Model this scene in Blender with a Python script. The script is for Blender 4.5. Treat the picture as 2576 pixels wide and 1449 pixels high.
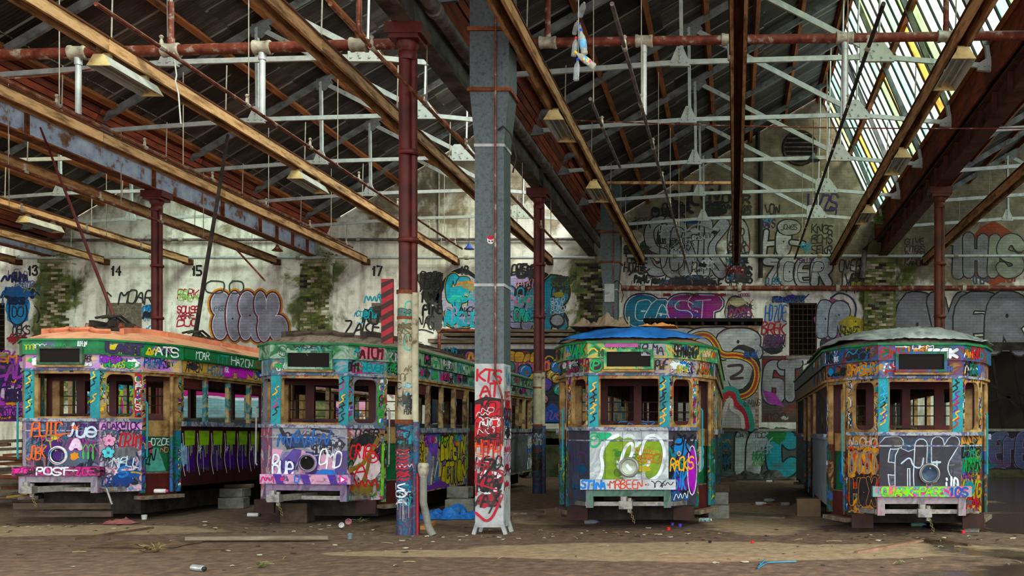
import bpy, bmesh, math, random
from math import sin, cos, pi, radians
from mathutils import Vector, Matrix, noise
for o in list(bpy.data.objects): bpy.data.objects.remove(o)
rnd = random.Random(7)
SC = bpy.context.scene
COL = SC.collection
# ---------------------------------------------------------------- camera (level, shifted lens), sky, exposure
FPX, PX, PY, CH = 2450.0, 1848.0, 1085.0, 1.42
cd = bpy.data.cameras.new('camera'); cam = bpy.data.objects.new('camera', cd); COL.objects.link(cam)
cam.location = (0, 0, CH); cam.rotation_euler = (pi/2, 0, 0)
cd.sensor_fit = 'HORIZONTAL'; cd.sensor_width = 36; cd.lens = 36*FPX/2576
cd.shift_x = -(PX-1288)/2576; cd.shift_y = (PY-724.5)/2576; cd.clip_end = 300
SC.camera = cam
SC.view_settings.view_transform = 'Standard'; SC.view_settings.look = 'None'
SC.view_settings.gamma = 1; SC.view_settings.use_curve_mapping = False
SC.view_settings.exposure = 1.5
wd = bpy.data.worlds.new('overcast'); SC.world = wd; wd.use_nodes = True
nt = wd.node_tree; bg = nt.nodes['Background']
bg.inputs[0].default_value = (0.93, 0.97, 1.0, 1); bg.inputs[1].default_value = 1.5
sd = bpy.data.lights.new('sun', 'SUN'); sun = bpy.data.objects.new('sun', sd); COL.objects.link(sun)
sd.energy = 6.0; sd.angle = radians(20); sd.color = (1, .96, .88)
sun.rotation_euler = Vector((-.55, .6, -.62)).to_track_quat('-Z', 'Y').to_euler()

# ---------------------------------------------------------------- helpers
def lin(h):
    if not isinstance(h, int): return tuple(h)
    r = []
    for s in (16, 8, 0):
        c = ((h >> s) & 255)/255
        r.append(c/12.92 if c <= .04045 else ((c+.055)/1.055)**2.4)
    return tuple(r)
MATS = {}
def mat(name, cols, scale=4, rough=.75, metal=0., bump=.15, stretch=(1,1,1), dist=0., detail=6, bscale=None, const=False, rnd_amt=0., spec=.22):
    """procedural material: a noise through a colour ramp, fine bump, optional change per object"""
    if name in MATS: return MATS[name]
    m = bpy.data.materials.new(name); m.use_nodes = True; MATS[name] = m
    t = m.node_tree; N = t.nodes; L = t.links; b = N['Principled BSDF']
    tc = N.new('ShaderNodeTexCoord'); mp = N.new('ShaderNodeMapping'); mp.inputs['Scale'].default_value = stretch
    L.new(tc.outputs['Object'], mp.inputs[0])
    nz = N.new('ShaderNodeTexNoise'); nz.inputs['Scale'].default_value = scale; nz.inputs['Detail'].default_value = detail
    nz.inputs['Distortion'].default_value = dist; nz.inputs['Roughness'].default_value = .62
    L.new(mp.outputs[0], nz.inputs['Vector'])
    if rnd_amt:
        oi = N.new('ShaderNodeObjectInfo'); va = N.new('ShaderNodeVectorMath'); va.operation = 'SCALE'
        va.inputs[0].default_value = (17, 31, 23); L.new(oi.outputs['Random'], va.inputs['Scale'])
        ad = N.new('ShaderNodeVectorMath'); L.new(mp.outputs[0], ad.inputs[0]); L.new(va.outputs[0], ad.inputs[1])
        L.new(ad.outputs[0], nz.inputs['Vector'])
    cr = N.new('ShaderNodeValToRGB'); el = cr.color_ramp.elements
    if const: cr.color_ramp.interpolation = 'CONSTANT'
    n = len(cols)
    cc = [(c if isinstance(c, tuple) and len(c) == 2 else (.3+.4*i/max(1, n-1), c)) for i, c in enumerate(cols)]
    while len(el) < n: el.new(.5)
    while len(el) > n: el.remove(el[-1])
    for e, (p, c) in zip(el, cc): e.position = p; e.color = (*lin(c), 1)
    L.new(nz.outputs[0], cr.inputs[0])
    out = cr.outputs[0]
    if rnd_amt:
        hs = N.new('ShaderNodeHueSaturation'); mr = N.new('ShaderNodeMapRange')
        mr.inputs['To Min'].default_value = 1-rnd_amt; mr.inputs['To Max'].default_value = 1+rnd_amt
        L.new(oi.outputs['Random'], mr.inputs[0]); L.new(mr.outputs[0], hs.inputs['Value']); L.new(out, hs.inputs['Color']); out = hs.outputs[0]
    L.new(out, b.inputs['Base Color'])
    b.inputs['Roughness'].default_value = rough; b.inputs['Metallic'].default_value = metal
    b.inputs['Specular IOR Level'].default_value = spec
    if bump:
        n2 = N.new('ShaderNodeTexNoise'); n2.inputs['Scale'].default_value = bscale or scale*6; n2.inputs['Detail'].default_value = 4
        L.new(mp.outputs[0], n2.inputs['Vector'])
        bp = N.new('ShaderNodeBump'); bp.inputs['Strength'].default_value = bump; bp.inputs['Distance'].default_value = .02
        L.new(n2.outputs[0], bp.inputs['Height']); L.new(bp.outputs[0], b.inputs['Normal'])
    return m

def link(o, parent=None):
    COL.objects.link(o)
    if parent is not None: o.parent = parent
    return o
def tag(o, label=None, cat=None, group=None, kind=None):
    if label: o['label'] = label
    if cat: o['category'] = cat
    if group: o['group'] = group
    if kind: o['kind'] = kind
    return o
def empty(name, loc=(0,0,0), rz=0, label=None, cat=None, group=None, kind=None):
    o = bpy.data.objects.new(name, None); o.location = loc; o.rotation_euler = (0, 0, rz); o.empty_display_size = .2
    link(o); return tag(o, label, cat, group, kind)

class MB:
    """collects shapes; build() links them as ONE mesh object"""
    def __init__(s): s.v = []; s.f = []
    def add(s, vs, fs):
        k = len(s.v); s.v += [tuple(v) for v in vs]; s.f += [tuple(k+i for i in f) for f in fs]; return s
    def hexa(s, p):   # 8 points: bottom 0-3, top 4-7
        return s.add(p, [(3,2,1,0),(4,5,6,7),(0,1,5,4),(1,2,6,5),(2,3,7,6),(3,0,4,7)])
    def box(s, x0, x1, y0, y1, z0, z1):
        return s.hexa([(x0,y0,z0),(x1,y0,z0),(x1,y1,z0),(x0,y1,z0),(x0,y0,z1),(x1,y0,z1),(x1,y1,z1),(x0,y1,z1)])
    def bar(s, a, b, w, h, up=(0,0,1)):
        """rectangular bar from a to b"""
        a = Vector(a); b = Vector(b); d = (b-a).normalized(); u = Vector(up)
        if abs(d.dot(u)) > .98: u = Vector((0,1,0))
        r = d.cross(u).normalized(); u = r.cross(d).normalized(); r *= w/2; u *= h/2
        return s.hexa([a-r-u, a+r-u, b+r-u, b-r-u, a-r+u, a+r+u, b+r+u, b-r+u])
    def tube(s, pts, rad, n=8, caps=True):
        pts = [Vector(p) for p in pts]; k = len(pts)
        rs = rad if isinstance(rad, (list, tuple)) else [rad]*k
        vs = []; fs = []; ref = None
        for i, p in enumerate(pts):
            d = (pts[min(i+1,k-1)]-pts[max(i-1,0)]).normalized()
            if ref is None or abs(d.dot(ref)) > .95: ref = Vector((0,0,1)) if abs(d.z) < .9 else Vector((1,0,0))
            a = d.cross(ref).normalized(); b = d.cross(a)
            for j in range(n): t = 2*pi*j/n; vs.append(p+(a*cos(t)+b*sin(t))*rs[i])
        for i in range(k-1):
            for j in range(n): fs.append((i*n+j, i*n+(j+1)%n, (i+1)*n+(j+1)%n, (i+1)*n+j))
        if caps: fs += [tuple(range(n))[::-1], tuple(range((k-1)*n, k*n))]
        return s.add(vs, fs)
    def lathe(s, prof, c=(0,0,0), n=16, axis='z'):
        """profile (r, h) turned about an axis through c"""
        vs = []; fs = []; k = len(prof)
        for r, h in prof:
            for j in range(n):
                t = 2*pi*j/n; a, b = r*cos(t), r*sin(t)
                vs.append((c[0]+a, c[1]+b, c[2]+h) if axis == 'z' else (c[0]+a, c[1]+h, c[2]+b) if axis == 'y' else (c[0]+h, c[1]+a, c[2]+b))
        for i in range(k-1):
            for j in range(n): fs.append((i*n+j, i*n+(j+1)%n, (i+1)*n+(j+1)%n, (i+1)*n+j))
        fs += [tuple(range(n))[::-1], tuple(range((k-1)*n, k*n))]
        return s.add(vs, fs)
    def prism(s, poly, a0, a1, axis='y'):
        """polygon in the other two axes, extruded from a0 to a1"""
        def P(q, a): return (q[0], a, q[1]) if axis == 'y' else (a, q[0], q[1]) if axis == 'x' else (q[0], q[1], a)
        n = len(poly); vs = [P(q, a0) for q in poly]+[P(q, a1) for q in poly]
        return s.add(vs, [tuple(range(n))[::-1], tuple(range(n, 2*n))]+[(i, (i+1)%n, n+(i+1)%n, n+i) for i in range(n)])
    def torus(s, c, R, r, nR=16, nr=6, m=None):
        vs = []; fs = []
        for i in range(nR):
            t = 2*pi*i/nR
            for j in range(nr):
                q = 2*pi*j/nr; v = Vector(((R+r*cos(q))*cos(t), (R+r*cos(q))*sin(t), r*sin(q)))
                if m: v = m @ v
                vs.append(Vector(c)+v)
        for i in range(nR):
            for j in range(nr): fs.append((i*nr+j, ((i+1)%nR)*nr+j, ((i+1)%nR)*nr+(j+1)%nr, i*nr+(j+1)%nr))
        return s.add(vs, fs)
    def mesh(s, name):
        m = bpy.data.meshes.new(name); m.from_pydata(s.v, [], s.f)
        bm = bmesh.new(); bm.from_mesh(m); bmesh.ops.recalc_face_normals(bm, faces=bm.faces); bm.to_mesh(m); bm.free()
        return m
    def build(s, name, material, parent=None, loc=(0,0,0), rot=(0,0,0), smooth=False, label=None, cat=None, group=None, kind=None):
        m = s.mesh(name); m.materials.append(material)
        o = bpy.data.objects.new(name, m); o.location = loc; o.rotation_euler = rot
        if smooth:
            m.polygons.foreach_set('use_smooth', [True]*len(m.polygons))
            try: m.set_sharp_from_angle(angle=radians(40))
            except Exception: pass
        link(o, parent); return tag(o, label, cat, group, kind)
def copy(o, parent=None, loc=None, rot=None, mat_=None):
    c = o.copy(); COL.objects.link(c); c.parent = parent
    if loc is not None: c.location = loc
    if rot is not None: c.rotation_euler = rot
    return c
def ground(px, py):          # a point of the dirt floor seen at a photo pixel
    P = (py-PY)/CH; return ((px-PX)/P, FPX/P)
def at(px, py, Y):           # a point at depth Y
    return Vector(((px-PX)*Y/FPX, Y, CH+(PY-py)*Y/FPX))

# ---------------------------------------------------------------- spray paint: strokes laid as thin ribbons on a surface
FONT = {'A':'00 26 40|12 32','B':'00 06 36 45 34 03|03 33 42 41 30 00','C':'45 36 16 05 01 10 30 41','D':'00 06 26 45 41 20 00','E':'46 06 00 40|03 33',
'F':'46 06 00|03 33','G':'45 36 16 05 01 10 30 41 43 23','H':'06 00|46 40|03 43','I':'26 20','J':'46 41 30 10 01','K':'06 00|46 03 40','L':'06 00 40',
'M':'00 06 23 46 40','N':'00 06 40 46','O':'16 05 01 10 30 41 45 36 16','P':'00 06 36 45 44 33 03','Q':'16 05 01 10 30 41 45 36 16|22 40',
'R':'00 06 36 45 44 33 03|23 40','S':'45 36 16 05 04 13 33 42 41 30 10 01','T':'06 46|26 20','U':'06 01 10 30 41 46','V':'06 20 46','W':'06 10 24 30 46',
'X':'06 40|46 00','Y':'06 23 46|23 20','Z':'06 46 00 40','0':'16 05 01 10 30 41 45 36 16','1':'14 26 20','2':'05 16 36 45 43 00 40','3':'05 16 36 45 34 23|23 34 42 41 30 10 01',
'4':'30 36 02 42','5':'46 06 03 33 42 41 30 00','7':'06 46 10','8':'16 05 13 33 45 36 16|13 01 10 30 41 33','9':'41 45 36 16 05 04 13 43','-':'03 43','.':'20 21','!':'26 22|20 21',
'e':'02 42 43 34 14 03 01 10 30 41','i':'24 20|26 25','u':'04 01 10 30 41|44 40','j':'34 31 20 10|36 35','>':'03 43|34 43 32','*':'25 21|04 42|44 02',' ':''}
def glyph(ch):
    g = FONT.get(ch) or FONT.get(ch.upper(), '')
    return [[(int(p[0])/4, int(p[1])/6) for p in st.split()] for st in g.split('|') if st]
def chaikin(p, n=2):
    for _ in range(n):
        q = [p[0]]
        for a, b in zip(p, p[1:]):
            q += [(a[0]*.75+b[0]*.25, a[1]*.75+b[1]*.25), (a[0]*.25+b[0]*.75, a[1]*.25+b[1]*.75)]
        p = q+[p[-1]]
    return p
PAINT = {}
def paint_mat(brick=False):
    if brick in PAINT: return PAINT[brick]
    m = bpy.data.materials.new('spray_paint_on_brick' if brick else 'spray_paint'); m.use_nodes = True; t = m.node_tree; N = t.nodes; L = t.links; b = N['Principled BSDF']
    a = N.new('ShaderNodeAttribute'); a.attribute_name = 'Col'
    nz = N.new('ShaderNodeTexNoise'); nz.inputs['Scale'].default_value = 9; nz.inputs['Detail'].default_value = 6
    mr = N.new('ShaderNodeMapRange'); mr.inputs[1].default_value = .3; mr.inputs[2].default_value = .7; mr.inputs['To Min'].default_value = .72; mr.inputs['To Max'].default_value = 1.08
    L.new(nz.outputs[0], mr.inputs[0])
    h = N.new('ShaderNodeHueSaturation'); h.inputs['Saturation'].default_value = 1.18; L.new(a.outputs['Color'], h.inputs['Color']); L.new(mr.outputs[0], h.inputs['Value'])
    n2 = N.new('ShaderNodeTexNoise'); n2.inputs['Scale'].default_value = 3.5; n2.inputs['Detail'].default_value = 9; n2.inputs['Roughness'].default_value = .7
    r2 = N.new('ShaderNodeValToRGB'); r2.color_ramp.elements[0].position = .5; r2.color_ramp.elements[1].position = .75; L.new(n2.outputs[0], r2.inputs[0])
    mx = N.new('ShaderNodeMix'); mx.data_type = 'RGBA'; L.new(r2.outputs[0], mx.inputs[0]); L.new(h.outputs[0], mx.inputs[6]); mx.inputs[7].default_value = (*lin(0x4c443c), 1)
    L.new(mx.outputs[2], b.inputs['Base Color']); b.inputs['Roughness'].default_value = .55; b.inputs['Specular IOR Level'].default_value = .25
    if brick:       # the courses below show through the paint
        tc = N.new('ShaderNodeTexCoord'); sp = N.new('ShaderNodeSeparateXYZ'); cb = N.new('ShaderNodeCombineXYZ'); L.new(tc.outputs['Object'], sp.inputs[0]); L.new(sp.outputs[0], cb.inputs[0]); L.new(sp.outputs[2], cb.inputs[1])
        br = N.new('ShaderNodeTexBrick'); br.inputs['Scale'].default_value = 1; br.inputs['Brick Width'].default_value = .23; br.inputs['Row Height'].default_value = .086; br.inputs['Mortar Size'].default_value = .006; br.inputs['Mortar Smooth'].default_value = .3
        br.inputs['Color1'].default_value = (1, 1, 1, 1); br.inputs['Color2'].default_value = (.8, .8, .8, 1); br.inputs['Mortar'].default_value = (.5, .5, .5, 1); L.new(cb.outputs[0], br.inputs['Vector'])
        mu = N.new('ShaderNodeMix'); mu.data_type = 'RGBA'; mu.blend_type = 'MULTIPLY'; mu.inputs[0].default_value = .75; L.new(mx.outputs[2], mu.inputs[6]); L.new(br.outputs[0], mu.inputs[7]); L.new(mu.outputs[2], b.inputs['Base Color'])
        bp = N.new('ShaderNodeBump'); bp.inputs['Strength'].default_value = .5; bp.inputs['Distance'].default_value = .01; bp.invert = True; L.new(br.outputs['Fac'], bp.inputs['Height']); L.new(bp.outputs[0], b.inputs['Normal'])
    PAINT[brick] = m; return m
class Canvas:
    BRICK = False; DL = 4e-6          # every ribbon climbs a hair above the one before, so that no two faces coincide
    def __init__(s, fmap, W, H, clamp=True, x0=0, y0=0):
        s.m = fmap; s.W = W; s.H = H; s.x0 = x0; s.y0 = y0; s.c = clamp; s.v = []; s.f = []; s.k = []; s.lay = .0025; s.r = random.Random(rnd.random())
    def P(s, u, v):
        if s.c: u = min(max(u, s.x0), s.x0+s.W); v = min(max(v, s.y0), s.y0+s.H)
        return s.m(u, v, s.lay)
    def up(s): s.lay += 2e-5
    def poly(s, pts, col):
        s.lay += s.DL; k = len(s.v); s.v += [s.P(*p) for p in pts]; s.f.append(tuple(range(k, k+len(pts)))); s.k.append(lin(col))
    def disc(s, x, y, rx, ry=None, col=0, n=14, a0=0, a1=2*pi):
        ry = rx if ry is None else ry
        s.poly([(x+rx*cos(a0+(a1-a0)*i/n), y+ry*sin(a0+(a1-a0)*i/n)) for i in range(n)], col)
    def stroke(s, p, w, col, caps=True, taper=False):
        n = len(p); L = []; c = lin(col)
        for i in range(n):
            a = p[max(i-1,0)]; b = p[min(i+1,n-1)]; dx, dy = b[0]-a[0], b[1]-a[1]; d = math.hypot(dx, dy) or 1
            L.append((-dy/d, dx/d))
        def cap(i, sg):
            x, y = p[i]; nx, ny = L[i]; k = len(s.v); m = 5
            s.v += [s.P(x+w/2*(nx*cos(pi*q/m)+sg*ny*sin(pi*q/m)), y+w/2*(ny*cos(pi*q/m)-sg*nx*sin(pi*q/m))) for q in range(m+1)]
            s.f.append(tuple(range(k, k+m+1))); s.k.append(c)
        if caps: cap(0, -1)
        k = len(s.v)
        for i in range(n):
            s.v += [s.P(p[i][0]+L[i][0]*w/2, p[i][1]+L[i][1]*w/2), s.P(p[i][0]-L[i][0]*w/2, p[i][1]-L[i][1]*w/2)]; s.lay += s.DL
        for i in range(n-1): s.f.append((k+2*i, k+2*i+1, k+2*i+3, k+2*i+2)); s.k.append(c)
        if caps: cap(n-1, 1)
    def letters(s, txt, x0, y0, x1, y1, slant=.15, jit=.06, sm=2):
        n = max(1, len(txt)); cw = (x1-x0)/n; out = []
        for i, ch in enumerate(txt):
            ox = x0+i*cw+s.r.uniform(-.08, .08)*cw; sc = .86+s.r.uniform(-.14, .22)*min(1, jit*12); dy = s.r.uniform(-jit, jit)*(y1-y0); sl = slant+s.r.uniform(-.08, .08); h = y1-y0
            out.append([chaikin([(ox+(gx*sc+s.r.uniform(-jit, jit)*.7)*cw+sl*(gy-.5)*h*.5, y0+dy+(gy+s.r.uniform(-jit, jit)*.7)*h) for gx, gy in st], sm) for st in glyph(ch)])
        return out
    def text(s, txt, x0, y0, x1, y1, col, w=None, slant=.15, jit=.09, sm=2, drip=0):
        s.up(); h = y1-y0; w = w or h*.13
        for L in s.letters(txt, x0, y0, x1, y1, slant, jit, sm):
            for st in L:
                s.stroke(st, w, col)
                if drip and s.r.random() < drip: q = min(st, key=lambda p: p[1]); s.stroke([q, (q[0], q[1]-s.r.uniform(.3, 1.)*h)], w*.35, col)
    def vtext(s, txt, x0, y0, x1, y1, col, w=None):      # letters one under the other
        s.up(); n = len(txt); h = (y1-y0)/n
        for i, ch in enumerate(txt):
            for L in s.letters(ch, x0, y1-(i+1)*h+h*.12, x1, y1-i*h-h*.05, .05): 
                for st in L: s.stroke(st, w or h*.16, col)
    def bubble(s, txt, x0, y0, x1, y1, fill, line=0x101014, ow=.12, hl=None, halo=None, fat=.42, fill2=None, slant=.05, jit=.05):
        """fat outlined letters; ow = outline as a share of the letter height"""
        h = y1-y0; cw = (x1-x0)/max(1, len(txt)); w = min(cw, h*.75)*fat; o = ow*min(h, 1.6*cw); m = w/2
        LL = s.letters(txt, x0+m*.6, y0+m, x1-m*.2, y1-m, slant, jit, 2)
        if halo is not None:
            s.up(); hh = halo if isinstance(halo, tuple) else (halo, 2.2)
            for L in LL:
                for st in L: s.stroke(st, w+2*o*hh[1], hh[0])
        for i, L in enumerate(LL):
            s.up()
            for st in L: s.stroke(st, w+2*o, line)
            s.up()
            if hl is not None:
                for st in L: s.stroke(st, w, hl)
                s.up()
            fc = fill if (fill2 is None or i < len(LL)/2) else fill2
            bowl = txt[i].upper() in 'OPRBDQA08'
            if bowl: s.poly(L[0], fc)
            for st in L: s.stroke(st, w*(.86 if hl is not None else 1), fc)
            if bowl:
                s.up(); q = [p[0] for p in L[0]]; z = [p[1] for p in L[0]]; cx = (min(q)+max(q))/2; cy = min(z)+(max(z)-min(z))*(.5 if txt[i] in 'O0DQ' else .66 if txt[i] in 'PR' else .4)
                s.disc(cx, cy, max(o*.5, w*.09), max(o*.6, w*.12), line, 10)
    def scribble(s, x0, y0, x1, y1, col, w, n=7):
        s.up(); p = [(x0+(x1-x0)*(i+s.r.uniform(-.3, .3))/(n-1), y0+(y1-y0)*(i % 2*.8+s.r.uniform(0, .2))) for i in range(n)]
        s.stroke(chaikin(p, 2), w, col)
    def loops(s, x0, y0, x1, y1, col, w, n=4):
        s.up(); p = []
        for i in range(n*10+1):
            t = i/10; p.append((x0+(x1-x0)*(t/n)+.12*(x1-x0)*sin(2*pi*t), (y0+y1)/2+(y1-y0)*.46*cos(2*pi*t)*(1-.2*s.r.random())))
        s.stroke(p, w, col)
    def blob(s, x, y, rx, ry, col, n=16, rag=.25):
        s.up(); s.poly([(x+rx*cos(2*pi*i/n)*(1+s.r.uniform(-rag, rag)), y+ry*sin(2*pi*i/n)*(1+s.r.uniform(-rag, rag))) for i in range(n)], col)
    def arc(s, x, y, rx, ry, a0, a1, w, col, n=16):
        s.up(); s.stroke([(x+rx*cos(a0+(a1-a0)*i/n), y+ry*sin(a0+(a1-a0)*i/n)) for i in range(n+1)], w, col)
    def drips(s, x0, x1, y, l, col, w, n):
        s.up()
        for i in range(n): x = x0+(x1-x0)*s.r.random(); s.stroke([(x, y), (x, y-l*s.r.uniform(.3, 1))], w, col, False)
    def fill_random(s, n, words, pal, x0, y0, x1, y1, hmin, hmax):
        """layers of older tags: the words seen around the shed and plain scribbles"""
        for _ in range(n):
            h = s.r.uniform(hmin, hmax); w = h*s.r.uniform(1.5, 3.2); w = min(w, x1-x0)
            h = min(h, (y1-y0)*.95)
            x = s.r.uniform(x0, max(x0, x1-w)); y = s.r.uniform(y0, max(y0, y1-h)); c = s.r.choice(pal); t = s.r.random()
            if t < .42: s.text(s.r.choice(words), x, y, x+w, y+h, c, h*s.r.uniform(.07, .2), s.r.uniform(-.1, .4), .09)
            elif t < .62: s.scribble(x, y, x+w, y+h, c, h*s.r.uniform(.08, .25), s.r.randint(4, 10))
            elif t < .74: s.loops(x, y, x+w, y+h, c, h*.09, s.r.randint(2, 4))
            elif t < .9: s.blob(x+w/2, y+h/2, w*.4, h*.45, c)
            else: s.bubble(s.r.choice(words), x, y, x+w, y+h, c, 0x141416, .06)
    def build(s, name, parent, label=None):
        if not s.f: return None
        m = bpy.data.meshes.new(name); m.from_pydata(s.v, [], s.f)
        at_ = m.color_attributes.new('Col', 'FLOAT_COLOR', 'CORNER'); buf = []
        for f, c in zip(s.f, s.k): buf += [c[0], c[1], c[2], 1.0]*len(f)
        at_.data.foreach_set('color', buf); m.materials.append(paint_mat(s.BRICK))
        o = bpy.data.objects.new(name, m); link(o, parent)
        if label: o['label'] = label
        return o
def plane_map(A, B, z0=None):
    """canvas on the upright plane over plan line A-B: u along it, v = height; the outside lies on the right of A->B"""
    d = (Vector(B)-Vector(A)).normalized(); n = Vector((d.y, -d.x))
    return lambda u, v, o: (A[0]+d.x*u+n.x*o, A[1]+d.y*u+n.y*o, v)
WORDS = ['MOAR','PORK','OVER','DFM','HOZOE','KNGS','BREK','NACHO','OMEN','RAWK','PANIC','VANK','RUMA','SLYG','CRASH','JOKES','DEKS','HEAD','FINE','SAN','POST','CRIMS','LAST','DRUGS','BUE','SOAR','DOPEIN','ACTION']
BRIGHT = [0x1e78c8, 0xe8e8ee, 0x111114, 0xc81e28, 0xf0b428, 0x28a05a, 0x8c46b4, 0xe05aa0, 0x1496a0, 0xf07828, 0xd8dcE4, 0x0a0a0c, 0x7cc81e, 0x202830]
# ---------------------------------------------------------------- materials of the shed
m_sheet = None
m_purlin = mat('orange_purlin_timber', [0x3a2012, 0x7d4420, 0x9a5526], 3, .85, stretch=(3, .5, 3))
m_trough = mat('trough_timber', [0x4c3020, 0x8a6440, 0xb58c62, 0x9c7450], 2.5, .8, stretch=(4, .7, 4), rnd_amt=.12)
m_troughin = mat('trough_dark_timber', [0x2c160b, 0x4a2713, 0x5d3419], 3, .85, stretch=(4, .7, 4))
m_red = mat('red_oxide_boards', [0x38140b, 0x6a2c18, 0x823a22], 2.5, .85, stretch=(3, .6, 3), rnd_amt=.35)
m_silver = mat('silver_truss_paint', [(.25, 0x5a4a44), (.35, 0x9a9e9e), (.6, 0xb6bab8), (.75, 0xa6aaa8)], 6, .5, .25, .1)
m_rafter = mat('grey_rafter_paint', [0x3a3636, 0x6a6a6c, 0x7c7c7e], 4, .6, .2, .1)
m_plate = mat('pale_gusset_plate', [(.3, 0x6e3a2c), (.38, 0xa4a8a6), (.7, 0xb8bcba)], 5, .5, .2, .1)
m_girder = mat('blue_grey_girder', [(.28, 0x4a2414), (.4, 0x6c4a3c), (.46, 0x8088a0), (.7, 0xa4aab8)], 2.2, .6, .1, .15, rnd_amt=.0)
m_girder_rust = mat('rusty_flange', [0x3a1c10, 0x66341c, 0x8c5230], 5, .85)
m_girder_dark = mat('dark_weathered_girder', [0x201816, 0x4a403c, 0x6a625e], 2.5, .7)
m_girder_red = mat('brown_red_girder', [0x2a1612, 0x54302a, 0x644038], 2.5, .7)
m_col = mat('maroon_column_paint', [0x2a0c0b, 0x481512, 0x581e1a], 3, .45, bump=.08)
m_colred = mat('rust_red_column_paint', [0x2c1209, 0x4a1f0e, 0x562814], 3, .55)
m_colwhite = mat('flaking_white_paint', [(.3, 0x5c4430), (.4, 0x948a74), (.7, 0xaca48e)], 5, .6)
m_colbase = mat('paint_splashed_base', [(.2, 0x141a24), (.36, 0x185478), (.46, 0x1c3c58), (.5, 0x6c1c2a), (.53, 0x1c4460), (.58, 0x485c70), (.64, 0x202c28), (.75, 0x4c3824)], 6, .5, dist=1.2)
m_galv = mat('galvanised_duct', [0x33393b, 0x474f51, 0x525a5c, 0x3c4446], 16, .5, .4, .05, detail=8)
m_galvlow = mat('dirty_white_duct', [0x5c5e62, 0x8c8c8e, 0xa2a2a2, 0x6c7076], 3, .5)
m_rustpipe = mat('rust_red_pipe', [(.3, 0x3c1a12), (.45, 0x60281c), (.56, 0x6c3828), (.64, 0x8c8074), (.75, 0x9c9488)], 6, .55, .1, .1)
m_brownpipe = mat('brown_sprinkler_pipe', [0x4a2a1c, 0x7c4a34, 0xa08468], 6, .6, .1)
m_greypipe = mat('grey_pipe', [0x3c3434, 0x5c5050, 0x7c7674], 5, .6, .2)
m_fit = mat('grey_fitting', [0x6a5c4c, 0x9c9484, 0xb4ac9c], 8, .5, .2)
m_cream = mat('cream_enamel', [0x8c7448, 0xc0ac74, 0xccba88], 4, .5)
m_white = mat('white_enamel', [0x84847e, 0xb0b0aa], 4, .4)
m_rod = mat('grey_rod', [0x6e685e, 0x9c968a], 6, .6)
m_cable = mat('dark_cable', [0x181416, 0x2c2426], 6, .7)
m_conc = mat('concrete_block', [0x54524a, 0x7c7a70, 0x8e8c82], 6, .9, bump=.3)
m_dark = mat('dark_void', [0x0c0a09, 0x1a1613], 3, .95)
m_brick = mat('exposed_brick', [0x50463a, 0x8a7a64, 0xa49a86, 0x6a5a40], 3, .9, rnd_amt=.4)
m_mossbrick = mat('mossy_brick', [0x20220f, 0x3c4418, 0x5c5c34, 0x8c8468], 3, .95, rnd_amt=.4)
m_darkbrick = mat('sooty_brick', [0x14100e, 0x2c2420, 0x4c4036], 4, .9, rnd_amt=.4)
m_hutbrick = mat('pinkish_brick', [0x7c5a44, 0xa8805f, 0xb69674], 3, .9, rnd_amt=.25)
m_mortar = mat('grey_mortar', [0x6a645a, 0x8c867a], 8, .95)

def node_mat(name):
    m = bpy.data.materials.new(name); m.use_nodes = True
    t = m.node_tree; return m, t.nodes, t.links, t.nodes['Principled BSDF']
def ramp(N, L, src, stops, const=False):
    c = N.new('ShaderNodeValToRGB'); el = c.color_ramp.elements
    while len(el) < len(stops): el.new(.5)
    for e, (p, k) in zip(el, stops): e.position = p; e.color = (*lin(k), 1) if not isinstance(k, float) else (k, k, k, 1)
    L.new(src, c.inputs[0]); return c.outputs[0]
def noise_n(N, L, vec, scale, detail=6, dist=0):
    n = N.new('ShaderNodeTexNoise'); n.inputs['Scale'].default_value = scale; n.inputs['Detail'].default_value = detail; n.inputs['Distortion'].default_value = dist
    n.inputs['Roughness'].default_value = .62; L.new(vec, n.inputs['Vector']); return n.outputs[0]
def mixc(N, L, f, a, b):
    x = N.new('ShaderNodeMix'); x.data_type = 'RGBA'
    if hasattr(f, 'is_linked'): L.new(f, x.inputs[0])
    else: x.inputs[0].default_value = f
    for i, q in ((6, a), (7, b)):
        if hasattr(q, 'is_linked'): L.new(q, x.inputs[i])
        else: x.inputs[i].default_value = (*lin(q), 1)
    return x.outputs[2]
def math_n(N, L, op, a, b=None, clamp=False):
    x = N.new('ShaderNodeMath'); x.operation = op; x.use_clamp = clamp
    for i, q in enumerate((a, b)):
        if q is None: continue
        if hasattr(q, 'is_linked'): L.new(q, x.inputs[i])
        else: x.inputs[i].default_value = q
    return x.outputs[0]

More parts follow.
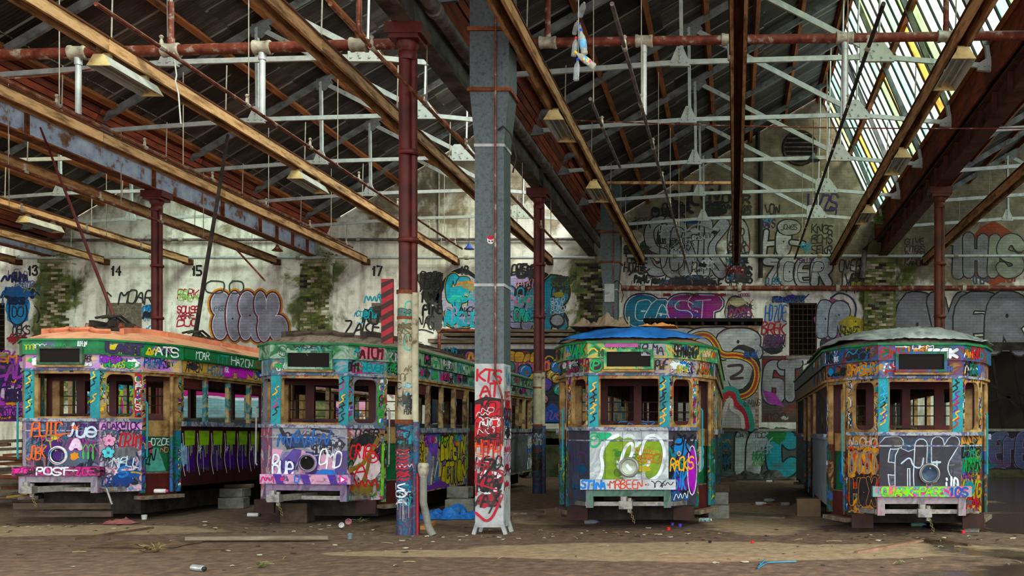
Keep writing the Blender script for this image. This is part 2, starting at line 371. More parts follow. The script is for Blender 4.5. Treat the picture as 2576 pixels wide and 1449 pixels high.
# dirt floor: brown earth, sandy trodden patches, some damp and glossy
def floor_mat():
    m, N, L, b = node_mat('dirt_floor')
    tc = N.new('ShaderNodeTexCoord'); v = tc.outputs['Object']
    mp = N.new('ShaderNodeMapping'); mp.inputs['Scale'].default_value = (.6, .95, 1); mp.inputs['Location'].default_value = (2.2, 1.4, 0); L.new(v, mp.inputs[0])
    big = noise_n(N, L, mp.outputs[0], .5, 6, .25); fine = noise_n(N, L, v, 7, 9); grit = noise_n(N, L, v, 55, 4)
    base = ramp(N, L, fine, [(.3, 0x423026), (.5, 0x644b3b), (.7, 0x826650)])
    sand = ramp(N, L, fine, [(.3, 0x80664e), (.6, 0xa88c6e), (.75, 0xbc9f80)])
    sx = N.new('ShaderNodeSeparateXYZ'); L.new(v, sx.inputs[0]); pat = None
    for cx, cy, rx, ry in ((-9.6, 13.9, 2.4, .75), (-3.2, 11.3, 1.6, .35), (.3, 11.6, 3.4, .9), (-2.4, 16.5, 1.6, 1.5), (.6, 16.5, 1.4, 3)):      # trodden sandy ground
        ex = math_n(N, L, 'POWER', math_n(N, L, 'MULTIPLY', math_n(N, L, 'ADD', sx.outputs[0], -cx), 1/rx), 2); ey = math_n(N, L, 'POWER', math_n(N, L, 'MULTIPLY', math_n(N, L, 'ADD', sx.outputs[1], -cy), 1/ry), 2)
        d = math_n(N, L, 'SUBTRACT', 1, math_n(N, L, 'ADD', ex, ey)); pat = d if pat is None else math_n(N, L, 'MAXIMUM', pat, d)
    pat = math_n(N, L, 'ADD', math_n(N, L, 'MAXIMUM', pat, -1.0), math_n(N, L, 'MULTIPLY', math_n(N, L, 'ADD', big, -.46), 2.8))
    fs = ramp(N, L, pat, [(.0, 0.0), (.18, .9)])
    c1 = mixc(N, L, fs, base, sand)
    wetn = noise_n(N, L, mp.outputs[0], .33, 7, .8)
    # the damp corner lies by the right-hand track
    wx = math_n(N, L, 'MULTIPLY', math_n(N, L, 'ADD', sx.outputs[0], -.6), .062)
    wet = ramp(N, L, math_n(N, L, 'ADD', wetn, wx), [(.6, 0.0), (.66, 1.0)])
    c2 = mixc(N, L, wet, c1, mixc(N, L, .65, c1, 0x1c1714))
    sp = ramp(N, L, grit, [(.66, 0.0), (.72, 1.0)])
    c3 = mixc(N, L, math_n(N, L, 'MULTIPLY', sp, .35), c2, 0xb0a48e)
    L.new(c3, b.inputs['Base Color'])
    L.new(ramp(N, L, wet, [(0, .92), (1, .18)]), b.inputs['Roughness']); b.inputs['Specular IOR Level'].default_value = .4
    bp = N.new('ShaderNodeBump'); bp.inputs['Distance'].default_value = .03
    L.new(ramp(N, L, wet, [(0, .55), (1, .06)]), bp.inputs['Strength'])
    L.new(math_n(N, L, 'ADD', fine, math_n(N, L, 'MULTIPLY', grit, .5)), bp.inputs['Height']); L.new(bp.outputs[0], b.inputs['Normal'])
    return m
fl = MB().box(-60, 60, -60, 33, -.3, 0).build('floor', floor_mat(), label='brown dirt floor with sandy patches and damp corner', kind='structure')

# back wall: flaking white limewash over brick, bare brown gables, moss by the piers
COLX = [-30.4, -21.7, -13.35, -4.48, 4.67, 13.8]
YW, PW = 31.0, FPX/31.0
wx = lambda px: (px-PX)/PW
wz = lambda py: CH+(PY-py)/PW
def zroof(k, x): return 7.87+.59*(x-COLX[k]-.2)
def wall_mat():
    m, N, L, b = node_mat('limewashed_brick_wall')
    tc = N.new('ShaderNodeTexCoord'); v = tc.outputs['Object']
    sx = N.new('ShaderNodeSeparateXYZ'); L.new(v, sx.inputs[0]); X, Z = sx.outputs[0], sx.outputs[2]
    cb = N.new('ShaderNodeCombineXYZ'); L.new(X, cb.inputs[0]); L.new(Z, cb.inputs[1])
    br = N.new('ShaderNodeTexBrick'); br.inputs['Scale'].default_value = 1; br.inputs['Brick Width'].default_value = .23; br.inputs['Row Height'].default_value = .086
    br.inputs['Mortar Size'].default_value = .007; br.inputs['Mortar Smooth'].default_value = .2
    br.inputs['Color1'].default_value = (*lin(0x8c8270), 1); br.inputs['Color2'].default_value = (*lin(0x5c5040), 1); br.inputs['Mortar'].default_value = (*lin(0xa09684), 1)
    L.new(cb.outputs[0], br.inputs['Vector'])
    n1 = noise_n(N, L, v, .9, 9, .5); n2 = noise_n(N, L, v, 3.2, 9, .3); n3 = noise_n(N, L, v, .45, 6)
    mp = N.new('ShaderNodeMapping'); mp.inputs['Scale'].default_value = (2.2, 1, .25); L.new(v, mp.inputs[0]); streak = noise_n(N, L, mp.outputs[0], 1.6, 8)
    white = ramp(N, L, n2, [(.3, 0xa19d92), (.48, 0xcac6bc), (.7, 0xdcd9d1)])
    white = mixc(N, L, ramp(N, L, streak, [(.48, 0.0), (.68, .7)]), white, 0x766c5c)
    bare = ramp(N, L, n2, [(.3, 0x4e4230), (.5, 0x74634a), (.7, 0x9a8a6e)])
    bare = mixc(N, L, .22, bare, br.outputs[0])
    bare = mixc(N, L, ramp(N, L, n3, [(.42, 0.0), (.6, .6)]), bare, 0x3c342a)
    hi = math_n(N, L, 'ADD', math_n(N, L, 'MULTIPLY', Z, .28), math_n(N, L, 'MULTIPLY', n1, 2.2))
    east = N.new('ShaderNodeMapRange'); east.inputs[1].default_value = -6; east.inputs[2].default_value = 2; east.inputs['To Max'].default_value = .7; L.new(X, east.inputs[0])   # dirtier limewash of the right bays, with their dimmer light painted in
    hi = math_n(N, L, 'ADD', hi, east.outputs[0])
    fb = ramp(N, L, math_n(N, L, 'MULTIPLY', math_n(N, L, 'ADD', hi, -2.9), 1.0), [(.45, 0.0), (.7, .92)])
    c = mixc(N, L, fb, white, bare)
    c = mixc(N, L, ramp(N, L, n2, [(.62, 0.0), (.7, .6)]), c, br.outputs[0])
    # moss spreads about each pier
    md = None
    for px in COLX[1:5]:
        d = math_n(N, L, 'ABSOLUTE', math_n(N, L, 'ADD', X, -px))
        md = d if md is None else math_n(N, L, 'MINIMUM', md, d)
    mf = math_n(N, L, 'ADD', math_n(N, L, 'MULTIPLY', md, -.55), math_n(N, L, 'MULTIPLY', n1, 2.4))
    zf = ramp(N, L, math_n(N, L, 'MULTIPLY', Z, .1), [(.3, 1.0), (.66, 1.0), (.78, 0.0)])
    moss = ramp(N, L, n2, [(.3, 0x22280f), (.5, 0x46511c), (.66, 0x6f6f3a)])
    mk = math_n(N, L, 'MULTIPLY', ramp(N, L, mf, [(.68, 0.0), (.9, .95)]), zf)
    c = mixc(N, L, mk, c, moss)
    L.new(c, b.inputs['Base Color']); b.inputs['Roughness'].default_value = .9; b.inputs['Specular IOR Level'].default_value = .2
    bp = N.new('ShaderNodeBump'); bp.inputs['Strength'].default_value = .5; bp.inputs['Distance'].default_value = .015
    L.new(math_n(N, L, 'ADD', math_n(N, L, 'MULTIPLY', br.outputs['Fac'], -.8), n2), bp.inputs['Height']); L.new(bp.outputs[0], b.inputs['Normal'])
    return m
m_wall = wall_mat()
def wall_back():
    top = []
    for k in range(5):
        xl, xr = COLX[k], COLX[k+1]; xd = xr-1.89
        top += [(xl+.2, zroof(k, xl+.2)+.3), (xd-.1, zroof(k, xd)+.32), (xd+.25, zroof(k, xd)+.1), (xr-.1, 8.6)]
    outer = [(COLX[0], 0), (COLX[5], 0), (COLX[5], 8)]+top[::-1]+[(COLX[0], 8.1)]
    holes = [[(wx(1985), wz(895)), (wx(2055), wz(895)), (wx(2055), wz(762)), (wx(1985), wz(762))],
             [(-24.4, wz(890)), (wx(12), wz(890)), (wx(12), wz(762)), (-24.4, wz(762))],
             [(7.4, 1.5), (12.6, 1.5), (12.6, 4.0), (7.4, 4.0)]]
    bm = bmesh.new()
    for y in (YW,):
        es = []
        for lp in [outer]+holes:
            vs = [bm.verts.new((x, y, z)) for x, z in lp]
            es += [bm.edges.new((vs[i], vs[(i+1) % len(vs)])) for i in range(len(vs))]
        bmesh.ops.triangle_fill(bm, use_beauty=True, edges=es)
    r = bmesh.ops.extrude_face_region(bm, geom=bm.faces[:])
    bmesh.ops.translate(bm, vec=(0, .35, 0), verts=[g for g in r['geom'] if isinstance(g, bmesh.types.BMVert)])
    bmesh.ops.recalc_face_normals(bm, faces=bm.faces)
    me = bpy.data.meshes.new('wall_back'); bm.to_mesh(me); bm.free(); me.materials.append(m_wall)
    o = bpy.data.objects.new('wall_back', me); link(o)
    return tag(o, 'flaking limewashed brick back wall with sawtooth gables, covered in graffiti', None, None, 'structure'), holes
WALL, HOLES = wall_back()
m_side = mat('side_wall_brick', [0x8c8676, 0xb4ae9c, 0xc4c0b0], 1.5, .9)
MB().box(COLX[0]-.3, COLX[0], 9, YW, 0, 8).build('wall_left', m_side, label='pale brick wall at the far left end of the shed', kind='structure')
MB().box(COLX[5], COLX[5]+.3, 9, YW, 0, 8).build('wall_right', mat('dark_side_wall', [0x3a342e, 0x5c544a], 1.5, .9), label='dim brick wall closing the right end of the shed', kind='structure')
MB().box(COLX[0], COLX[5], YW+2.6, YW+2.7, 0, 7).build('wall_backing', mat('backing_dark_brown', [0x120e0a, 0x261e14, 0x20260f], 1.2, .9), label='dark mossy wall seen through the barred window', kind='structure')  # added to block the sky; unlit darkness is painted into its colour
MB().box(COLX[0], COLX[5], YW+.35, YW+2.7, 6.9, 7).build('ceiling_backing', m_dark, label='dark slab roofing the passage behind the barred window', kind='structure')  # added lid, closes the backed space against the sky

# piers with exposed bricks, parts of the back wall
brick_mesh = MB().box(-.11, .11, -.02, .02, -.038, .038).mesh('brick')
def bricks(parent, x0, x1, z0, z1, y, mats, p, cap, r):
    n = 0; row = 0; z = z0+.043
    spots = []
    while z < z1:
        x = x0+.115+(0 if row % 2 else .115)
        while x < x1-.1: spots.append((x, z)); x += .23
        z += .086; row += 1
    keep = [s_ for s_ in spots if r.random() < p(s_)]
    r.shuffle(keep)
    metas = []
    for x, z in keep[:cap]:
        o = bpy.data.objects.new('brick', BR[r.choice(mats)]); o.location = (x, y-r.uniform(.002, .012), z); link(o, parent); n += 1
    rest = MB()
    for x, z in keep[cap:]: rest.box(x-.11, x+.11, y-.024, y+.01, z-.038, z+.038)
    if rest.v: rest.build('brickwork', MATS[mats[0]], parent, kind='stuff')
BR = {}
for k in ('exposed_brick', 'mossy_brick', 'sooty_brick', 'pinkish_brick'):
    BR[k] = brick_mesh.copy(); BR[k].materials.append(MATS[k])
pr = random.Random(3)
for k, (px, mats) in enumerate([(150, ['mossy_brick', 'exposed_brick']), (800, ['mossy_brick', 'sooty_brick', 'mossy_brick', 'exposed_brick']), (1492, ['sooty_brick', 'sooty_brick', 'exposed_brick']), (2212, ['exposed_brick', 'mossy_brick', 'sooty_brick'])]):
    x = wx(px); w = .5
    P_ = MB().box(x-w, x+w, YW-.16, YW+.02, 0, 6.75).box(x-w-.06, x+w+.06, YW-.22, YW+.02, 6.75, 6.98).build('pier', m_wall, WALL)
    bricks(P_, x-w, x+w, 2.6, 6.7, YW-.16, mats, lambda s_: .75 if abs(s_[0]-x) < .32 else .35, 75, pr)

# barred windows and dark opening
def window(n, hole, label, nx, nz):
    (x0, z0), (x1, _), (_, z1), _ = hole
    w = empty('window_%d' % n, (0, 0, 0), label=label, kind='structure')
    f = MB(); t = .05
    for q in ((x0, x1, z0, z0+t), (x0, x1, z1-t, z1), (x0, x0+t, z0, z1), (x1-t, x1, z0, z1)): f.box(q[0], q[1], YW+.05, YW+.13, q[2], q[3])
    f.build('window_frame', mat('dark_window_timber', [0x2a1c14, 0x4a3426], 4, .9), w)
    MB().box(x0-.1, x1+.1, YW-.08, YW+.1, z0-.1, z0).build('window_sill', m_conc, w)
    mb = mat('rusty_bar', [0x3a2a20, 0x5c4430], 6, .8)
    for i in range(1, nx): q = x0+(x1-x0)*i/nx; MB().tube([(q, YW+.02, z0), (q, YW+.02, z1)], .009, 6).build('bar', mb, w)
    for i in range(1, nz): q = z0+(z1-z0)*i/nz; MB().box(x0, x1, YW+.005, YW+.03, q-.008, q+.008).build('crossbar', mb, w)
window(1, HOLES[0], 'tall barred window without glass in the back wall', 6, 9)
window(2, HOLES[1], 'barred window cut by the left edge of the picture', 3, 9)
d1 = empty('door_1', label='dark opening low in the back wall at the right edge', kind='structure')
MB().box(7.2, 12.8, YW-.06, YW+.1, 4.0, 4.25).build('lintel', m_darkbrick, d1)
for i, (a, b_) in enumerate([((8.6, 1.5), (8.2, 4.0)), ((9.35, 1.5), (8.9, 4.0)), ((7.5, 2.3), (9.9, 2.7)), ((7.6, 3.4), (9.4, 2.0))]):
    MB().bar((a[0], YW+.15, a[1]), (b_[0], YW+.15, b_[1]), .1, .08).build('timber_prop', mat('black_timber', [0x0e0c0b, 0x26201c], 5, .9), d1)

# arched louvre in the gable, wall pipes, low platform wall, brick hut
av = empty('wall_vent', at(2012, 372, YW), label='round bricked-up louvre vent high in the right gable', cat='vent')
a = MB(); a.torus((0, 0, 0), .52, .06, 24, 6, Matrix.Rotation(pi/2, 3, 'X')); a.build('vent_ring', m_darkbrick, av)
MB().lathe([(.5, 0), (.5, .05)], (0, -.03, 0), 24, 'y').build('vent_disc', m_dark, av)
for i in range(7): q = -.42+.14*i; h = math.sqrt(.25-q*q) if abs(q) < .5 else .1; MB().bar((-h, -.05, q), (h, -.05, q), .05, .02, (0, .6, 1)).build('louvre_slat', m_greypipe, av)
def wallpipe(name, pts, r, m, label, cat='pipe', clips=()):
    o = empty(name, pts[0], label=label, cat=cat); p0 = Vector(pts[0])
    MB().tube([Vector(p)-p0 for p in pts], r, 10).build('pipe_run', m, o, smooth=True)
    for c in clips: MB().lathe([(r*1.5, -.06), (r*1.5, .06)], Vector(c)-p0, 10, 'x').build('pipe_collar', m_fit, o, smooth=True)
    return o
zz = wz(652)
wallpipe('conduit_rail', [(wx(-60), YW-.28, zz), (wx(1500), YW-.28, zz)], .05, m_silver, 'long pale grey pipe above the stencilled bay numbers', clips=[(wx(q), YW-.28, zz) for q in (60, 395, 760, 1180)])
wallpipe('conduit_rail', [(wx(1580), YW-.28, wz(648)), (wx(2650), YW-.28, wz(648))], .05, m_silver, 'long pale grey pipe crossing the silver graffiti in the right bay', clips=[(wx(q), YW-.28, wz(648)) for q in (1700, 2060, 2400)])
wallpipe('water_pipe', [(wx(-60), YW-.1, wz(606)), (wx(1500), YW-.1, wz(603))], .045, m_greypipe, 'brown water pipe high across the white left gables', clips=[(wx(q), YW-.1, wz(604)) for q in (430, 460, 905, 1130)])
wallpipe('heavy_pipe', [(wx(1565), YW-.25, wz(728)), (wx(2700), YW-.25, wz(728))], .085, m_rustpipe, 'thick rust-stained pipe halfway up the right back wall', clips=[(wx(q), YW-.25, wz(728)) for q in (1620, 1860, 2105, 2420)])
wallpipe('downpipe', [(wx(1913), YW-.12, wz(700)), (wx(1913), YW-.12, wz(400)), (wx(1906), YW-.12, wz(380)), (wx(1906), YW-.12, wz(250))], .075, m_cable, 'black downpipe running up the right gable')
wallpipe('downpipe', [(wx(1105), YW-.05, wz(640)), (wx(1105), YW-.05, wz(430))], .035, m_rod, 'thin grey conduit up the middle gable')
wallpipe('drain_elbow', [at(2196, 595, 30.7), at(2175, 630, 30.7), at(2170, 700, 30.7)], .09, m_greypipe, 'bent grey drain pipe at the right valley gutter')
for px in (300, 540, 905, 1440): pass
PLAT = empty('platform_wall', (0, 30.2, 0), label='low painted brick wall along the foot of the back wall', cat='low wall')
MB().box(-11, 13.6, 0, .3, 0, 1.42).box(-11, 13.6, 0, .8, 1.0, 1.2).build('wall_face', mat('dark_green_wall', [0x1e2014, 0x3c4028, 0x585640, 0x2c2c1c], 1.5, .9), PLAT)
MB().box(-11, 13.6, -.05, .8, 1.42, 1.5).build('coping', m_conc, PLAT)
HUT = empty('brick_hut', (wx(1771), 30.0, 1.5), label='small flat-roofed brick hut with rainbow graffiti against the back wall', cat='hut')
hw = 1.72; hh = 3.18
hb = MB().box(-hw, hw, .02, .95, 0, hh).build('hut_body', m_mortar, HUT)
MB().box(-hw-.1, hw+.12, -.22, .98, hh+.1, hh+.2).build('roof_slab', m_dark, HUT)
for i in range(9): x = -hw+.1+i*(2*hw-.2)/8; MB().box(x-.04, x+.04, -.2, .9, hh, hh+.1).build('rafter_end', mat('black_timber', []), HUT)
bricks(hb, -hw, hw, 0, hh, .02, ['pinkish_brick'], lambda s_: 1, 300, pr)
LEDGE = empty('wall_shelf', (0, 30.6, 3.9), label='broken brown timber shelf over the colourful mural in the middle', cat='shelf')
for i, (x0, x1, z, h, d) in enumerate([(1090, 1460, 866, .12, .5), (1110, 1450, 838, .08, .35), (1130, 1440, 850, .07, .6)]):
    MB().box(wx(x0), wx(x1), -d+.35, .35, wz(z)-3.9, wz(z)-3.9+h).build('shelf_plank', mat('grey_brown_board', [0x3c3026, 0x6a5a48, 0x8c7e68], 3, .9, stretch=(.4, 3, 3)), LEDGE)
wallpipe('bent_pipe', [at(1105, 890, 30.2), at(1105, 838, 30.2), at(1112, 830, 30.2), at(1195, 832, 30.2), at(1198, 845, 30.2), at(1198, 845, 30.95)], .05, m_rustpipe, 'bent brown pipe beside the mural shelf')

# ---------------------------------------------------------------- roof: corrugated slopes, purlins, skylight panes, red gutter boards
Y0, Y1 = -2.6, 31.0
def sheet_mat():
    m, N, L, b = node_mat('corrugated_iron')
    tc = N.new('ShaderNodeTexCoord'); v = tc.outputs['Object']; oi = N.new('ShaderNodeObjectInfo')
    ad = N.new('ShaderNodeVectorMath'); sc = N.new('ShaderNodeVectorMath'); sc.operation = 'SCALE'; sc.inputs[0].default_value = (17, 31, 23); L.new(oi.outputs['Random'], sc.inputs['Scale'])
    mp = N.new('ShaderNodeMapping'); mp.inputs['Scale'].default_value = (.35, 2.5, 1); L.new(v, mp.inputs[0]); L.new(mp.outputs[0], ad.inputs[0]); L.new(sc.outputs[0], ad.inputs[1])
    n1 = noise_n(N, L, ad.outputs[0], 1.6, 8); base = ramp(N, L, n1, [(.3, 0x2c2625), (.5, 0x4a4342), (.68, 0x645b59)])
    tone = ramp(N, L, oi.outputs['Random'], [(0, 0x8c8684), (.5, 0xc8c4c4), (1, 0xfff8f2)])
    mu = N.new('ShaderNodeMix'); mu.data_type = 'RGBA'; mu.blend_type = 'MULTIPLY'; mu.inputs[0].default_value = 1; L.new(base, mu.inputs[6]); L.new(tone, mu.inputs[7])
    sx = N.new('ShaderNodeSeparateXYZ'); L.new(v, sx.inputs[0])                      # glint of the lapped edge, painted in as a paler strip
    ed = ramp(N, L, math_n(N, L, 'ABSOLUTE', sx.outputs[1]), [(.385, 0.0), (.395, .7)])
    en = ramp(N, L, sx.outputs[0], [(.0, .9), (.35, 0.0)])                           # paler patches at the weathered lower end
    f = math_n(N, L, 'MAXIMUM', ed, math_n(N, L, 'MULTIPLY', en, ramp(N, L, n1, [(.45, 0.0), (.55, .6)])))
    L.new(mixc(N, L, f, mu.outputs[2], 0x8c8886), b.inputs['Base Color']); b.inputs['Metallic'].default_value = .3; b.inputs['Roughness'].default_value = .5
    return m
m_sheet = sheet_mat()
def sheet_mesh():
    L_ = 2.98; W_ = .84; n = 40; mb = MB(); vs = []; fs = []
    for j in range(n+1):
        y = -W_/2+W_*j/n; z = .016*cos(2*pi*j/n*10)
        vs += [(0, y, z), (L_, y, z)]
    for j in range(n): fs.append((2*j, 2*j+1, 2*j+3, 2*j+2))
    mb.add(vs, fs); m = mb.mesh('roof_sheet'); m.materials.append(m_sheet); m.polygons.foreach_set('use_smooth', [True]*len(m.polygons)); return m
SHEET = sheet_mesh(); ang = math.atan(.59)
def glass_mat(name, tints):
    m, N, L, b = node_mat(name)
    oi = N.new('ShaderNodeObjectInfo')
    tint = ramp(N, L, oi.outputs['Random'], list(zip((0, .22, .42, .58, .74, .86, .95, 1), tints)))
    tc = N.new('ShaderNodeTexCoord'); mp = N.new('ShaderNodeMapping'); mp.inputs['Scale'].default_value = (.6, 3, .6); L.new(tc.outputs['Object'], mp.inputs[0])
    ad = N.new('ShaderNodeVectorMath'); L.new(mp.outputs[0], ad.inputs[0]); vs = N.new('ShaderNodeVectorMath'); vs.operation = 'SCALE'; vs.inputs[0].default_value = (13, 29, 7)
    L.new(oi.outputs['Random'], vs.inputs['Scale']); L.new(vs.outputs[0], ad.inputs[1])
    dirt = noise_n(N, L, ad.outputs[0], 2.5, 7)
    col = mixc(N, L, ramp(N, L, dirt, [(.56, 0.0), (.72, .85)]), tint, 0x8a7a3c)
    tr = N.new('ShaderNodeBsdfTransparent'); L.new(col, tr.inputs[0])
    tl = N.new('ShaderNodeBsdfTranslucent'); L.new(col, tl.inputs[0])
    gl = N.new('ShaderNodeBsdfGlossy'); gl.inputs['Roughness'].default_value = .15
    mx = N.new('ShaderNodeMixShader'); mx.inputs[0].default_value = .35; L.new(tr.outputs[0], mx.inputs[1]); L.new(tl.outputs[0], mx.inputs[2])
    m2 = N.new('ShaderNodeMixShader'); m2.inputs[0].default_value = .05; L.new(mx.outputs[0], m2.inputs[1]); L.new(gl.outputs[0], m2.inputs[2])
    L.new(m2.outputs[0], [n for n in N if n.type == 'OUTPUT_MATERIAL'][0].inputs[0]); N.remove(b)
    return m
m_glass = glass_mat('clean_skylight_glass', (0xf4f8f6, 0xe4f1ec, 0xdcece6, 0xeef2ee, 0xe0ecd8, 0xdcecea, 0xf0e4c8, 0xf8f8f4))
m_glass2 = glass_mat('algae_stained_glass', (0xe8ecea, 0xc8d6d0, 0xa8c4ba, 0xdee2e0, 0xb0c09a, 0xb0c8c6, 0xc8b478, 0xe8ecea))
m_bar = mat('dark_glazing_bar', [0x1c1a1a, 0x3c3836], 4, .7)
def pane_mesh(w, L_, g=None):
    m = MB().box(-w/2, w/2, -.003, .003, 0, L_).mesh('skylight_pane'); m.materials.append(g or m_glass); return m
def roof(k, label, fine):
    xl, xr = COLX[k], COLX[k+1]; xd = xr-1.89; zd = zroof(k, xd)
    R = empty('ceiling', label=label, kind='structure'); r = random.Random(50+k)
    xs = xl+.5; zs = zroof(k, xs); slope = (xd-xs)/cos(ang)
    step = (slope-2.98)/2
    ny = int((Y1-Y0)/.76)
    for c in range(3):
        for j in range(ny+1):
            s = c*step+r.uniform(-.05, .05) - (.03 if c == 1 and r.random() < .2 else 0)
            o = bpy.data.objects.new('roof_sheet', SHEET); y = Y0+.4+j*(Y1-.45-Y0-.4)/ny
            o.location = (xs+s*cos(ang), y, zs+s*sin(ang)+.03*(c-1)+(j % 2)*.014+.06); o.rotation_euler = (r.uniform(-.012, .012), -ang+r.uniform(-.004, .004), r.uniform(-.006, .006)); link(o, R)
    for i in range(7):
        s = .15+i*(slope-.3)/6; x = xs+s*cos(ang); z = zs+s*sin(ang)-.03
        MB().bar((x, Y0, z), (x, Y1, z), .11, .13, (-sin(ang), 0, cos(ang))).build('purlin', m_purlin, R)
    # ridge board
    MB().bar((xd+.05, Y0, zd-.05), (xd+.05, Y1, zd-.05), .08, .3).build('ridge_board', m_purlin, R)
    # glazed steep slope from the ridge to the top of the gutter boards
    gx, gz = xr-.12, 8.22; dx, dz = gx-xd, zd-gz; Lg = math.hypot(dx, dz); tilt = math.atan2(dx, dz)
    def G(t, off=0): return (gx-dx*t+off*cos(tilt), gz+dz*t+off*sin(tilt))
    for t in (.0, .5, 1.0):
        p = G(t, -.08); MB().bar((p[0], Y0, p[1]), (p[0], Y1, p[1]), .1, .16, (cos(tilt), 0, sin(tilt))).build('glazing_purlin', m_purlin, R)
    if fine:
        w = .54; n = int((Y1-Y0)/w); w = (Y1-Y0)/n; pm = pane_mesh(w-.03, Lg/2-.02, m_glass2)
        for j in range(n):
            for h in (0, 1):
                if r.random() < .035: continue          # a few panes are gone
                p = G(.5*h+.005); o = bpy.data.objects.new('skylight_pane', pm)
                o.location = (p[0], Y0+(j+.5)*w, p[1]); o.rotation_euler = (0, -tilt, pi/2); o.rotation_mode = 'XYZ'
                o.matrix_basis = Matrix.Translation((p[0], Y0+(j+.5)*w, p[1])) @ Matrix.Rotation(-tilt, 4, 'Y') @ Matrix.Rotation(pi/2, 4, 'Z'); link(o, R)
        bmh = None
        for j in range(n+1):
            y = Y0+j*w; a_ = G(0, -.01); b_ = G(1, -.01)
            MB().bar((a_[0], y, a_[1]), (b_[0], y, b_[1]), .045, .06, (cos(tilt), 0, sin(tilt))).build('glazing_bar', m_bar, R)
    else:
        w = 3.1; pm = pane_mesh(w-.05, Lg-.02)
        for j in range(int((Y1-Y0)/w)+1):
            p = G(.005); o = bpy.data.objects.new('skylight_pane', pm)
            o.matrix_basis = Matrix.Translation((p[0], Y0+(j+.5)*w, p[1])) @ Matrix.Rotation(-tilt, 4, 'Y') @ Matrix.Rotation(pi/2, 4, 'Z'); link(o, R)
    # red boards lining the gutter: five planks on the slope side, square panels under the glass
    n = 9; w = (Y1-Y0)/n
    for j in range(n):
        for i in range(5):
            t0 = i/5; x = xl+.26+.28*(t0+.1); z = 7.5+.62*(t0+.1)
            MB().bar((x+r.uniform(-.02, .02), Y0+j*w+.01, z), (x+r.uniform(-.02, .02), Y0+(j+1)*w-.01, z), .025, .118, (.41, 0, .91)).build('gutter_board', m_red, R)
    n = 32; w = (Y1-Y0)/n; pm = MB().box(-.02, .02, .01, w-.01, 7.5, 8.2).mesh('gutter_panel'); pm.materials.append(m_red)
    for j in range(n):
        o = bpy.data.objects.new('gutter_panel', pm); o.location = (xr-.2+r.uniform(-.008, .008), Y0+j*w, 0); link(o, R)
    MB().box(xr-.22, xr+.8, Y0, Y1, 8.24, 8.27).build('gutter_floor', m_greypipe, R)
BAYN = ['unseen bay', 'far left bay', 'bay over the left trams', 'skylit bay', 'dark far right bay']
roof(0, 'corrugated iron roof bay past the left edge of the picture', False)
roof(1, 'low corrugated iron slope of the far left roof bay', False)
roof(2, 'dark corrugated iron slope over the two left trams', False)
roof(3, 'corrugated iron slope with bright glass skylight over the right trams', True)
roof(4, 'dim roof bay past the rust red column on the right', False)
